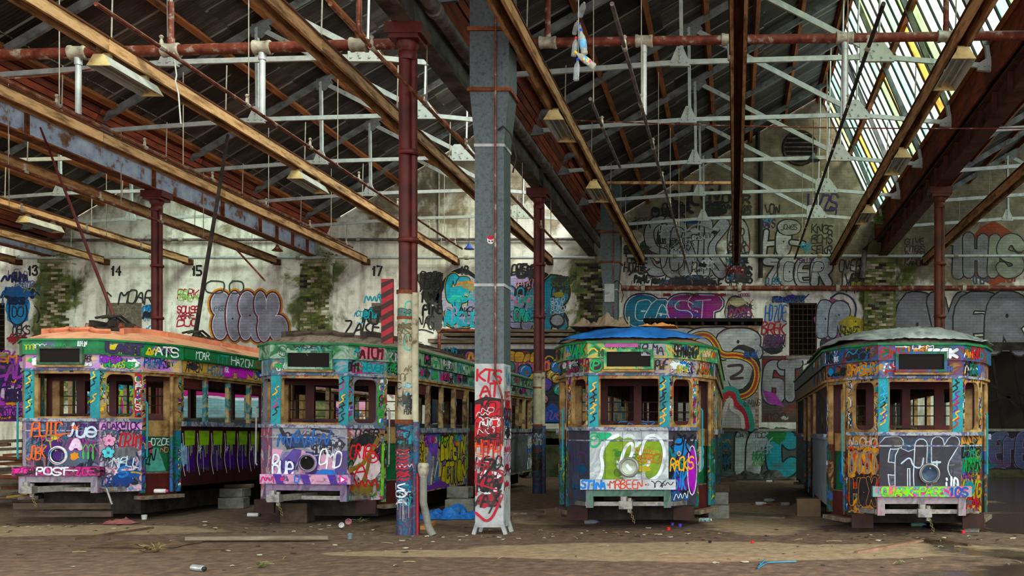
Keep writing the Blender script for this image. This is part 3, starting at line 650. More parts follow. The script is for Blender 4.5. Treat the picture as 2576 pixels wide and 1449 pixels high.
# ---------------------------------------------------------------- steel trusses
ORD = ['nearest the back wall', 'second from the back wall', 'third from the back wall', 'fourth from the back wall', 'fifth from the back wall', 'sixth from the back wall', 'farthest from the back wall']
TY = [29.3, 26.2, 23.1, 20.0, 16.9, 13.8, 10.7]
def plate(mb, poly, th, rivets):
    mb.prism(poly, -th/2, th/2, 'y')
    for x, z in rivets: mb.lathe([(.022, -th/2-.018), (.024, -th/2), (.024, th/2), (.022, th/2+.018)], (x, 0, z), 6, 'y')
def truss(k, i, first={}):
    xl, xr = COLX[k], COLX[k+1]; xd = xr-1.89; Y = TY[i]
    T = empty('roof_truss', (xl, Y, 7.5), label='silver riveted roof truss in the %s, %s' % (BAYN[k], ORD[i]), cat='truss', group='roof trusses in the %s' % BAYN[k])
    B = xr-xl
    if k in first:
        for ch in first[k]: copy(ch, T)
        return T
    zr = lambda x: zroof(k, x+xl)-7.5-.13
    A, C, D, E = (.3, .08), (3.53, .32), (6.95, .42), (B-.2, .25)
    parts = []
    def bar(name, a, b, w, h, m): parts.append(MB().bar((a[0], 0, a[1]), (b[0], 0, b[1]), w, h).build(name, m, T))
    bar('bottom_chord', A, C, .05, .085, m_silver); bar('bottom_chord', C, D, .05, .085, m_silver); bar('bottom_chord', D, E, .05, .085, m_silver)
    top = (xd-xl, zr(xd-xl))
    bar('rafter', (.3, zr(.3)), top, .08, .13, m_rafter)
    bar('steep_rafter', top, (B-.3, .6), .07, .11, m_rafter)
    bar('steep_rafter_heel', (B-.3, .6), (B-.25, .25), .07, .1, m_silver)
    U = (3.57, zr(3.57)-.02)
    bar('vertical_strut', (C[0]+.03, C[1]), (U[0]-.03, U[1]), .06, .085, m_silver)
    bar('diagonal_strut', U, (D[0]-.12, D[1]+.12), .05, .1, m_silver)
    parts.append(MB().tube([(D[0]+.03, .0, D[1]+.1), (D[0]+.12, 0, zr(top[0])-.02)], .022, 8).build('tie_rod', m_silver, T, smooth=True))
    p = MB(); plate(p, [(C[0]-.17, C[1]-.07), (C[0]+.17, C[1]-.07), (C[0]+.17, C[1]-.01), (C[0]+.05, C[1]+.27), (C[0]-.05, C[1]+.27), (C[0]-.17, C[1]-.01)], .07, [(C[0]+dx, C[1]+dz) for dx, dz in ((-.13, 0), (0, 0), (.13, 0), (0, .12), (0, .23))]); parts.append(p.build('gusset_plate', m_plate, T))
    p = MB(); plate(p, [(D[0]-.3, D[1]-.09), (D[0]+.3, D[1]-.09), (D[0]+.3, D[1]+.0), (D[0]+.08, D[1]+.3), (D[0]-.24, D[1]+.3), (D[0]-.3, D[1]+.24)], .07, [(D[0]-.24+.16*q, D[1]-.02) for q in range(4)]+[(D[0]-.2, D[1]+.12), (D[0]-.1, D[1]+.02), (D[0]+.02, D[1]+.21), (D[0]-.05, D[1]+.1)]); parts.append(p.build('gusset_plate', m_plate, T))
    p = MB(); plate(p, [(U[0]-.13, U[1]-.2), (U[0]+.05, U[1]-.2), (U[0]+.25, U[1]-.02), (U[0]+.15, U[1]+.12), (U[0]-.13, U[1]+.06)], .07, [(U[0]-.06, U[1]-.12), (U[0]-.06, U[1]), (U[0]+.05, U[1]-.05), (U[0]+.14, U[1]), (U[0]+.06, U[1]+.05)]); parts.append(p.build('gusset_plate', m_rafter, T))
    for s_ in (A, E):
        sg = 1 if s_ is A else -1
        p = MB(); plate(p, [(s_[0]-.05*sg, s_[1]-.1), (s_[0]+.26*sg, s_[1]-.07), (s_[0]+.26*sg, s_[1]+.04), (s_[0]+.06*sg, s_[1]+.16), (s_[0]-.05*sg, s_[1]+.16)], .07, [(s_[0]+(.04+.1*q)*sg, s_[1]) for q in range(3)]); parts.append(p.build('heel_plate', m_rafter if sg > 0 else m_plate, T))
    first[k] = parts
    return T
for k in (1, 2, 3, 4):
    for i in range(7 if k == 3 else 6):
        if k == 4 and i > 4: continue
        truss(k, i)

# ---------------------------------------------------------------- valley girders and cast iron columns
def girder(x, web, flange, label, stiff=()):
    g = empty('valley_girder', (x, 9.3, 6.95), label=label, cat='girder')
    L_ = 21.7
    MB().box(-.012, .012, 0, L_, .03, .49).build('web', web, g)
    MB().box(-.14, .14, 0, L_, 0, .03).build('bottom_flange', flange, g)
    MB().box(-.14, .14, 0, L_, .49, .52).build('top_flange', flange, g)
    for y in stiff: MB().box(-.1, .1, y-.015, y+.015, .03, .49).build('stiffener', flange, g)
    return g
girder(COLX[1], m_girder, m_girder_rust, 'pale valley girder at the far left behind the timber troughs', (6, 13, 18))
girder(COLX[2], m_girder, m_girder_rust, 'blue-grey riveted girder with rusty flanges over the left column', (2, 5, 9, 13, 16, 18, 19, 20, 21))
girder(COLX[3], m_girder_dark, m_girder_dark, 'dark weathered girder carried by the maroon columns', (4, 13))
girder(COLX[4], m_girder_red, m_girder_red, 'brown girder under the skylight on the rust red column', tuple(range(1, 21)))
def column(x, y, m, label, white=None, zlow=2.6):
    c = empty('iron_column', (x, y, 0), label=label, cat='column')
    z1 = zlow if white else .25
    s = MB().tube([(-.035, 0, z1), (-.035, 0, 6.62)], .085, 14).tube([(.075, .02, z1), (.075, .02, 6.62)], .05, 10); s.build('shaft', m, c, smooth=True)
    MB().lathe([(.11, 6.5), (.13, 6.56), (.11, 6.62), (.15, 6.7), (.15, 6.74)], (0, 0, 0), 14).box(-.2, .2, -.2, .2, 6.74, 6.8).box(-.25, .25, -.22, .22, 6.8, 6.95).build('capital', m, c, smooth=True)
    for z in (5.2, 4.0): MB().lathe([(.13, z), (.145, z+.02), (.145, z+.05), (.13, z+.07)], (.01, 0, 0), 12).build('collar', m, c, smooth=True)
    if white:
        MB().tube([(-.035, 0, 1.55), (-.035, 0, zlow+.02)], .1, 16).tube([(.085, .02, 1.55), (.085, .02, zlow+.02)], .055, 10).build('white_sleeve', m_colwhite, c, smooth=True)
        MB().lathe([(.125, 1.52), (.125, 1.58)], (-.03, 0, 0), 14).lathe([(.115, zlow), (.115, zlow+.05)], (-.035, 0, 0), 14).lathe([(.11, zlow-.35), (.11, zlow-.31)], (-.035, 0, 0), 14).build('rust_band', m_girder_rust, c)
        MB().tube([(-.035, 0, .0), (-.035, 0, 1.56)], .115, 16).tube([(.095, .02, .0), (.095, .02, 1.55)], .06, 10).build('painted_base', m_colbase, c, smooth=True)
    else:
        MB().lathe([(.2, 0), (.2, .12), (.14, .25), (.12, .3)], (0, 0, 0), 14).build('base', m, c, smooth=True)
    return c
c_near = column(COLX[3], 13.35, m_col, 'near maroon cast iron column with white painted lower shaft', True, 3.3)
c_mid = column(COLX[3], 22.3, m_col, 'second maroon column behind the galvanised duct', True, 2.75)
c_left = column(COLX[2], 22.5, m_col, 'plain maroon column rising behind the orange-roofed tram')
c_right = column(COLX[4], 22.2, m_colred, 'rust red column behind the silver tarpaulin tram')
# ---------------------------------------------------------------- overhead timber troughs, one above each track
TR = {13: (50, 'far left edge'), 14: (270, 'wall right of the first mossy pier'), 15: (480, 'wall just left of the PORK lettering'), 16: (700, 'blank limewash left of the mossy pier'), 17: (925, 'wall under the half-lost number 17'), 18: (1150, 'left of the teal graffiti'),
      19: (1385, 'dark sooty pier'), 20: (1615, 'pink and silver graffiti'), 21: (1852, 'middle of the right gable'), 22: (2095, 'spot beside the ZOER graffiti'), 23: (2325, 'wall behind the rust red column')}
tm = {}
def trough(n):
    px, what = TR[n]; x = wx(px); za = 6.72
    lab = 'overhead timber trough ending at the ' + what
    T = empty('timber_trough', (x, 9.3, za), label=lab, cat='trough', group='timber troughs above the tracks')
    if not tm:
        segs = 5; L_ = (YW-.35-9.3)/segs; r = random.Random(5); tm['p'] = []
        for i in range(segs):
            y0, y1 = i*L_+.008, (i+1)*L_-.008
            for s_ in (-1, 1):
                j = r.uniform(-.006, .006)
                tm['p'].append(MB().box(.09*s_-.024+j, .09*s_+.024+j, y0, y1, 0, .17).build('side_board', m_trough, T))
            tm['p'].append(MB().box(-.13, .13, y0, y1, .17, .2).build('top_board', m_troughin, T))
        for Y in TY[:6]: tm['p'].append(MB().tube([(0, Y-9.3, .2), (.02, Y-9.3, 1.05)], .011, 6).build('hanger_rod', m_rod, T))
        tm['p'].append(MB().box(-.09, .09, YW-.35-9.3, YW-9.25, -.02, .16).build('wall_bracket', m_troughin, T))
    else:
        for p in tm['p']: copy(p, T)
for n in TR: trough(n)
fx = []
def fixture(n, Y, what):
    x = wx(TR[n][0]); T = empty('strip_light', (x, Y, 6.5), label='cream enamel fluorescent fitting ' + what, cat='light fitting', group='fluorescent fittings under the troughs')
    if fx:
        for p in fx: copy(p, T)
        return
    L_ = .62; prof = [(-.17, 0), (-.15, .0), (-.06, .13), (.06, .13), (.15, 0), (.17, 0), (.07, .16), (-.07, .16)]
    fx.append(MB().prism(prof, -L_, L_, 'y').build('reflector', m_white, T))
    for s_ in (-1, 1):
        fx.append(MB().prism([(-.17, 0), (.17, 0), (.07, .16), (-.07, .16)], L_*s_-.012, L_*s_+.012, 'y').build('end_plate', m_cream, T))
        fx.append(MB().box(-.05, .05, L_*s_*.7-.03, L_*s_*.7+.03, .16, .24).build('mounting_bracket', m_cream, T))
        fx.append(MB().tube([(.06*s_, -L_+.03, .05), (.06*s_, L_-.03, .05)], .016, 8).build('tube', m_white, T, smooth=True))
for n, Y, what in ((18, 14.15, 'nearest on the left, before the red pipe'), (18, 20.2, 'farther along the same left trough, yellowed'), (15, 24.3, 'at far left near the stencilled numbers'), (20, 16.5, 'just right of the big duct'), (20, 21.0, 'beside the far duct'),
                   (22, 13.9, 'under the trough that crosses the bright skylight'), (22, 18.7, 'second along the skylight trough'), (22, 23.3, 'at the foot of the skylight trough, yellow-ended')): fixture(n, Y, what)

# ---------------------------------------------------------------- pipes under the roof
def main_pipe(x0, z0, x1, z1, Y, r, label, fits, name='main_pipe'):
    o = empty(name, (x0, Y, z0), label=label, cat='pipe')
    f = lambda x: (x-x0, 0, (z1-z0)*(x-x0)/(x1-x0))
    MB().tube([f(x0), f(x1)], r, 14).build('pipe_run', m_rustpipe, o, smooth=True)
    for x, up, L_ in fits:
        c = f(x); MB().lathe([(r*1.12, -.13), (r*1.35, -.12), (r*1.35, -.09), (r*1.2, -.07), (r*1.2, .07), (r*1.35, .09), (r*1.35, .12), (r*1.12, .13)], c, 14, 'x').build('tee_fitting', m_fit, o, smooth=True)
        s_ = 1 if up else -1
        MB().tube([(c[0], 0, c[2]+s_*r), (c[0], 0, c[2]+s_*(r+.1)), (c[0], 0, c[2]+s_*(r+.1)), (c[0], 0, c[2]+s_*L_)], [r*.7, r*.7, .042, .042], 10).build('branch_pipe', m_rustpipe if up else m_silver, o, smooth=True)
Yp = 14.2; f_ = lambda px: (px-PX)*Yp/FPX
main_pipe(f_(-40), 6.9, f_(1003), 7.07, Yp, .078, 'rust red main pipe crossing the left bays near the column', [(f_(197), False, .9), (f_(430), True, .7), (f_(660), False, .985), (f_(903), True, .7)])
main_pipe(f_(1290), 7.08, f_(2640), 7.2, Yp, .068, 'rusty main pipe crossing the skylit bay behind the bottles', [(f_(1378), True, .7), (f_(1620), False, 1.08), (f_(1837), False, .3), (f_(2125), False, 1.12), (f_(2380), True, .7)])
m_spr = m_brownpipe
def sprinkler(x, ya, yb, label, m=None, tail=None, z=6.03):
    o = empty('sprinkler_pipe', (x, ya, z), label=label, cat='pipe', group='sprinkler pipes')
    L_ = yb-ya; pts = [(0, 0, 0), (0, L_*.5, -.01), (0, L_, 0)]
    if tail: pts.append((tail[0], L_+tail[1], tail[2]))
    MB().tube(pts, .026, 8).build('pipe_run', m or m_spr, o, smooth=True)
    for q in TY:
        if ya+.2 < q < yb-.2: MB().tube([(0, q-ya, .02), (0, q-ya, .91 if abs(x+4.36) < .01 else 1.62)], .008, 6).build('hanger_rod', m_rod, o)
    y = 1.2
    while y < L_-.3:
        MB().lathe([(.034, -.05), (.034, .05)], (0, y, 0), 8, 'y').lathe([(.02, 0), (.022, .07), (.012, .09), (.03, .12), (.012, .14)], (0, y, .01), 8).build('sprinkler_head', m_fit, o, smooth=True); y += 2.05
for x, ya, yb, lab, m, tail in ((-14.9, 13, 25, 'pale sprinkler pipe beside the far left strip light', None, None), (-12.6, 12, 24.6, 'maroon sprinkler pipe with a bent hanging end by the left column', m_rustpipe, (.55, .4, -.75)),
        (f_(197), 10.5, 24.4, 'grey-brown sprinkler pipe over the roof of the left tram', None, None), (f_(660), 10.5, 24.6, 'rust red sprinkler pipe above the second tram', m_rustpipe, None),
        (-4.36, 10.5, 24.6, 'brown sprinkler pipe passing the near maroon column', m_brownpipe, None), (-2.0, 13.5, 17.0, 'short brown sprinkler pipe right of the big duct', m_greypipe, None),
        (f_(1620), 10.5, 26.8, 'dark sprinkler pipe tied with wire over the blue tarpaulin tram', m_greypipe, (.15, .3, -.5)), (f_(2125), 10.5, 26.0, 'black sprinkler pipe running under the skylight', m_cable, None)): sprinkler(x, ya, yb, lab, m, tail)
vp = empty('valley_pipe', (-4.1, 9.3, 7.2), label='thick soot-dark drain pipe under the gutter beside the dark girder', cat='pipe')
MB().tube([(0, 0, 0), (0, 12, -.03), (0, 20.6, -.08)], .1, 12).build('pipe_run', m_greypipe, vp, smooth=True)
for y in (4, 8, 12, 16, 19): MB().lathe([(.125, -.05), (.125, .05)], (0, y, -.02), 12, 'y').build('pipe_collar', m_greypipe, vp)
cb = empty('crossbar', at(1528, 460, 22.7), label='orange timber crossbar between two troughs', cat='timber')
MB().box(0, 2.9, -.03, .03, -.03, .03).build('timber_bar', m_trough, cb)
def cable(pts, r, m, label, name='cable', cat='cable'):
    p0 = Vector(pts[0]); MB().tube([Vector(p)-p0 for p in pts], r, 6).build(name, m, loc=p0, smooth=True, label=label, cat=cat)
def sag(a, b, d, n=10): a = Vector(a); b = Vector(b); return [a.lerp(b, i/n)-Vector((0, 0, d*4*(i/n)*(1-i/n))) for i in range(n+1)]
cable(sag(at(1430, 302, 17.5), at(2620, 322, 17.5), .06), .012, m_rustpipe, 'thin red cable strung across the skylit bay')
cable([at(436, 118, 14.2), at(439, 150, 14.05), at(444, 190, 14), at(441, 205, 14), at(449, 235, 14), at(452, 275, 14), at(455, 312, 14)], .011, m_white, 'loose white wire dangling from the red pipe')
cable(sag(at(0, 198, 14.3), at(232, 173, 14.3), .03), .011, m_rustpipe, 'thin dark cable leading to the near strip light')
for (px, py, Y, m, w) in ((698, 626, 28.2, m_rustpipe, 'red-brown enamel pendant lamp shade by the mossy pier'), (2046, 398, 23.0, m_galv, 'silver pendant lamp shade hanging in the skylit bay'), (1180, 622, 29.3, mat('blue_enamel', [0x28388c, 0x3c50a8], 4, .4), 'blue pendant lamp shade half hidden behind the duct')):
    p = at(px, py, Y); o = empty('pendant_lamp', p, label=w, cat='lamp')
    MB().lathe([(.16, -.05), (.155, -.06), (.05, .06), (.035, .12), (.02, .12), (.03, .05), (.15, -.06)], (0, 0, 0), 16).build('lamp_shade', m, o, smooth=True)
    MB().tube([(0, 0, .1), (0, 0, .24 if px < 1000 else 7.88-p.z if p.z < 7.6 else .9)], .008, 6).build('cord', m_cable, o)
# ---------------------------------------------------------------- galvanised ducts
def duct(x, y, label, sc=1):
    D = empty('air_duct', (x, y, 0), label=label, cat='duct')
    def ring(z, w, d): return [(-w, 0, z), (w, 0, z), (w, 2*d, z), (-w, 2*d, z)]
    def sec(name, z0, w0, d0, z1, w1, d1, m):
        s_ = MB(); s_.hexa([*ring(z0, w0, d0), *ring(z1, w1, d1)]); return s_.build(name, m, D)
    sec('painted_section', .1, .195, .2, 2.35, .2, .2, m_galvlow)
    sec('lower_section', 2.35, .2, .2, 3.43, .2, .2, m_galv); sec('middle_section', 3.43, .2, .2, 5.35, .2, .2, m_galv)
    sec('tapered_section', 5.35, .2, .2, 6.12, .27, .24, m_galv); sec('upper_section', 6.12, .27, .24, 8.3, .27, .24, m_galv)
    for z, w, d in ((3.43, .21, .205), (5.35, .21, .205)): MB().box(-w, w, -.01, 2*d, z-.02, z+.02).build('seam_band', m_galvlow, D)
    for z in (6.12, 6.95): MB().box(-.3, .3, -.03, .51, z-.03, z+.02).build('angle_ring', m_girder_rust, D)
    for sx in (-1, 1):
        for yy in (0, .36): MB().bar((.17*sx, yy+.02, .16), (.22*sx, yy+.02, 0), .05, .05).build('foot', m_galvlow, D)
    MB().tube([(.17, -.02, 1.25), (.18, -.03, 1.9), (.09, -.03, 2.2), (.09, -.03, 7.4)], .014, 6).build('conduit', m_rustpipe, D)
    MB().tube([(.12, -.03, 5.55), (.2, -.04, 5.6), (.3, -.02, 5.5), (.36, .05, 5.2), (.3, .1, 5.0)], .012, 6).build('cable_loop', m_cable, D)
    return D
d_near = duct(-3.37, 13.38, 'tall galvanised duct with red and black graffiti near the middle')
d_far = duct(-3.45, 27.0, 'far galvanised duct with a coiled cable in front of the back wall')
MB().tube([(.24, -.02, 3.0), (.3, -.04, 2.3), (.42, -.05, 2.1), (.5, -.02, 2.6), (.52, 0, 4.6)], .022, 6).build('coiled_hose', m_cream, d_far)
MB().box(-.15, .12, -.06, .0, 5.0, 5.5).build('junction_box', m_galvlow, d_far)
# column fittings: hazard board, stand pipe
hz = empty('hazard_board', (-4.66, 13.3, 2.62), label='red and black striped hazard board on the near column', cat='sign')
MB().box(-.16, .0, -.02, .02, 0, .88).build('board', mat('signal_red', [0x7c1420, 0x9c1c2a], 5, .5), hz)
for i in range(6):
    z = .0+i*.15; MB().hexa([(-.16, -.024, z+.0), (0, -.024, z+.09), (0, -.02, z+.09), (-.16, -.02, z), (-.16, -.024, z+.07), (0, -.024, z+.16 if i < 5 else .88), (0, -.02, z+.16 if i < 5 else .88), (-.16, -.02, z+.07)]).build('stripe', mat('stripe_brown_black', [0x2a1410, 0x3c2018], 5, .5), hz)
sp_ = empty('stand_pipe', (-4.25, 13.3, 0), label='grey downpipe with a flared mouth standing by the near column', cat='pipe')
MB().tube([(.15, -.05, 0), (.08, -.03, .12), (.02, 0, .35), (0, 0, .45), (0, 0, .86)], .05, 12).build('pipe_run', mat('dull_grey_pipe', [0x4c4a46, 0x6e6a64, 0x7c7870], 4, .6), sp_, smooth=True)
MB().lathe([(.05, .8), (.062, .84), (.075, .88), (.075, .96), (.06, .99)], (0, 0, 0), 14).build('flared_mouth', m_fit, sp_, smooth=True)
MB().tube([(-.08, 0, 0), (-.08, 0, .85)], .02, 8).build('red_pipe', mat('signal_red', []), sp_)
# ---------------------------------------------------------------- plastic bottles hung on a string
def clear_mat(name, col, a=.2):
    m, N, L, b = node_mat(name)
    tr = N.new('ShaderNodeBsdfTransparent'); tr.inputs[0].default_value = (*col, 1); b.inputs['Base Color'].default_value = (*[.7*c for c in col], 1); b.inputs['Roughness'].default_value = .15
    nz = N.new('ShaderNodeTexNoise'); nz.inputs['Scale'].default_value = 9; mr = N.new('ShaderNodeMapRange'); mr.inputs['To Min'].default_value = a-.15; mr.inputs['To Max'].default_value = a+.25; L.new(nz.outputs[0], mr.inputs[0])
    mx = N.new('ShaderNodeMixShader'); L.new(mr.outputs[0], mx.inputs[0]); L.new(tr.outputs[0], mx.inputs[1]); L.new(b.outputs[0], mx.inputs[2])
    L.new(mx.outputs[0], [n for n in N if n.type == 'OUTPUT_MATERIAL'][0].inputs[0]); return m
m_pet = clear_mat('clear_plastic', (.86, .93, .95)); m_pet2 = clear_mat('cloudy_plastic', (.9, .92, .86), .4)
def bottle(px, py, tilt, s_, cap, lab, label, m, az=0):
    p = at(px, py, 10.68); o = empty('plastic_bottle', p, label=label, cat='bottle', group='bottles hung on a string'); o.rotation_euler = (az, tilt, .3); o.scale = (s_, s_, s_)
    prof = [(.02, 0), (.033, .008), (.034, .03), (.031, .045), (.034, .06), (.034, .15), (.03, .175), (.014, .205), (.0125, .222)]
    MB().lathe(prof, (0, 0, -.12), 14).build('bottle_body', m, o, smooth=True)
    if cap: MB().lathe([(.016, .1), (.016, .125)], (0, 0, 0), 10).build('cap', mat(*cap), o, smooth=True)
    if lab: MB().lathe([(.0355, -.06), (.0355, .02)], (0, 0, 0), 14).build('wrapper', mat(*lab), o, smooth=True)
blue = ('blue_plastic', [0x1c3cb4, 0x2850d0], 3, .35); redc = ('red_plastic', [0xb41c24, 0xd02c30], 3, .35); yel = ('yellow_plastic', [0xd8a814, 0xf0c428], 3, .35); lb = ('pale_blue_label', [0x3c8cc8, 0x8cc4e4], 20, .4); lb2 = ('bright_label', [(.35, 0x1c50b4), (.45, 0xe04080), (.52, 0xf0d840), (.6, 0x30a0d8)], 12, .4)
bottle(1465, 22, .3, 1.0, None, None, 'topmost clear bottle on the string, base facing us', m_pet, 1.3)
bottle(1449, 68, .2, .8, None, None, 'small clear bottle on the string with its round base showing', m_pet, 1.1)
bottle(1459, 75, 0, .6, blue, None, 'small clear bottle with blue cap behind the large hanging bottle', m_pet)
bottle(1466, 106, .15+pi*0-.3, 1.15, blue, lb, 'large cloudy hanging bottle with blue cap and pale blue label', m_pet2)
bottle(1446, 118, .12, .9, redc, None, 'clear hanging bottle with a red cap', m_pet)
bottle(1472, 150, -1.0, 1.1, yel, lb2, 'tilted hanging bottle with yellow cap and bright label', m_pet2)
bottle(1451, 176, .08, 1.0, blue, None, 'lowest ribbed clear bottle on the string', m_pet)
st = at(1455, 195, 10.7); MB().tube([st, at(1455, 100, 10.7), (st.x+.01, 10.7, 7.7)], .006, 6).build('string', m_white, label='white string hanging from a truss with bottles tied on', cat='string')
# ---------------------------------------------------------------- trams
PLAN = [(-.56,.05),(.56,.05),(.94,.5),(1.19,1.15),(1.19,4.25),(1.19,7.2),(1.19,10.25),(.94,10.9),(.56,11.35),(-.56,11.35),(-.94,10.9),(-1.19,10.25),(-1.19,7.2),(-1.19,4.25),(-1.19,1.15),(-.94,.5)]
KIND = ['front','corner','door','side','mid','side','door','corner','front','corner','door','side','mid','side','door','corner']
NP = len(PLAN); LEN = 11.4
_off = {}
def loop(o):
    o = round(o, 4)
    if o in _off: return _off[o]
    res = []
    for i in range(NP):
        a, b, c = Vector(PLAN[i-1]), Vector(PLAN[i]), Vector(PLAN[(i+1) % NP])
        d1 = (b-a).normalized(); d2 = (c-b).normalized(); n1 = Vector((d1.y, -d1.x)); n2 = Vector((d2.y, -d2.x)); n = (n1+n2).normalized()
        res.append(b+n*(o/max(.3, n.dot(n1))))
    _off[o] = res; return res
def slab(mb, i, z0, z1, oo, oi, t0=0, t1=1):
    O, I = loop(oo), loop(oi); j = (i+1) % NP
    a, b = O[i].lerp(O[j], t0), O[i].lerp(O[j], t1); c, d = I[i].lerp(I[j], t0), I[i].lerp(I[j], t1)
    return mb.hexa([(a.x,a.y,z0),(b.x,b.y,z0),(d.x,d.y,z0),(c.x,c.y,z0),(a.x,a.y,z1),(b.x,b.y,z1),(d.x,d.y,z1),(c.x,c.y,z1)])
def flen(i, o=0): L_ = loop(o); return (L_[(i+1) % NP]-L_[i]).length
def rrect(u0, u1, v0, v1, r, k=4):
    p = []
    for cx, cy, a in ((u1-r, v1-r, 0), (u0+r, v1-r, pi/2), (u0+r, v0+r, pi), (u1-r, v0+r, 1.5*pi)):
        p += [(cx+r*cos(a+pi/2*t/k), cy+r*sin(a+pi/2*t/k)) for t in range(k+1)]
    return p
def fframe(i, z0, z1, hole, r, oo, oi):
    """panel with a round-cornered window opening"""
    O, I = loop(oo), loop(oi); j = (i+1) % NP; L_ = (O[j]-O[i]).length; mb = MB()
    inner = rrect(*hole, r); cu, cv = (hole[0]+hole[1])/2, (hole[2]+hole[3])/2; outer = []
    k = len(inner)
    for q, (u, v) in enumerate(inner):
        s_ = q//5; outer.append([(L_, z1), (0, z1), (0, z0), (L_, z0)][s_])
    def P(u, v, A): p = A[i].lerp(A[j], u/L_); return (p.x, p.y, v)
    vs = [P(u, v, O) for u, v in inner]+[P(u, v, O) for u, v in outer]+[P(u, v, I) for u, v in inner]+[P(u, v, I) for u, v in outer]
    fs = []
    for q in range(k):
        w = (q+1) % k
        fs += [(q, w, 2*k+w, 2*k+q)]
        if outer[q] == outer[w]: fs += [(q, w, k+q), (2*k+w, 2*k+q, 3*k+q)]
        else: fs += [(q, w, k+w, k+q), (2*k+w, 2*k+q, 3*k+q, 3*k+w), (k+q, k+w, 3*k+w, 3*k+q)]
    return mb.add(vs, fs)
def halfw(y):
    L_ = loop(.07); y = min(max(y, L_[0].y), L_[8].y)
    for a, b in ((L_[1], L_[2]), (L_[2], L_[3]), (L_[3], L_[6]), (L_[6], L_[7]), (L_[7], L_[8])):
        if a.y <= y <= b.y+1e-6: return a.x+(b.x-a.x)*(y-a.y)/max(1e-6, b.y-a.y)
    return .6
def roof_z(x, y, h=.265):
    y0, y1 = loop(.07)[0].y, loop(.07)[8].y; w = halfw(y); u = min(1, abs(x)/w); d = min(y-y0, y1-y); e = 1 if d > 2.2 else math.sqrt(max(0, 1-(1-d/2.2)**2))
    return 2.69+h*(1-u**2.3)*(.25*min(1, d*2)+.75*e)
def roof_grid(ya, yb, ny, nx, f, s0=-1, s1=1):
    mb = MB(); vs = []; fs = []
    for a in range(ny+1):
        y = ya+(yb-ya)*a/ny; w = halfw(y)
        for b in range(nx+1): s_ = s0+(s1-s0)*b/nx; vs.append(f(s_*w, y))
    for a in range(ny):
        for b in range(nx): q = a*(nx+1)+b; fs.append((q, q+1, q+nx+2, q+nx+1))
    return mb.add(vs, fs)
m_maroon = mat('maroon_tram_paint', [0x2a0d0c, 0x441614, 0x521c18], 4, .5)
m_tcream = mat('cream_tram_paint', [0x3c2c20, 0x7c5c34, 0x9c7c4a, 0xab8b58], 5, .6, detail=9)
m_teal = mat('teal_post_paint', [0x0c5a64, 0x147c88, 0x1c8c94], 4, .5)
m_under = mat('greasy_undergear', [0x120f0d, 0x2a241f, 0x3c342c], 4, .9)
m_steel = mat('worn_steel', [0x54504c, 0x8c8884, 0x6c5c4c], 6, .45, .6)
m_plank = mat('weathered_plank', [0x3c3028, 0x6a5a4c, 0x857868], 3, .9, stretch=(.5, 3, 3))
m_seat = mat('dull_seat_leather', [0x1c2824, 0x38443c, 0x4c5450], 4, .6)
m_chain = mat('brassy_chain', [0x5c5030, 0x8c7c50], 8, .5, .5)
m_green = mat('green_fascia_paint', [0x0c4424, 0x14683a, 0x1c7840], 3, .5)
def spray(name, cols, scale=2.6, dist=1.4): return mat(name, cols, scale, .5, 0, .05, dist=dist, detail=3)
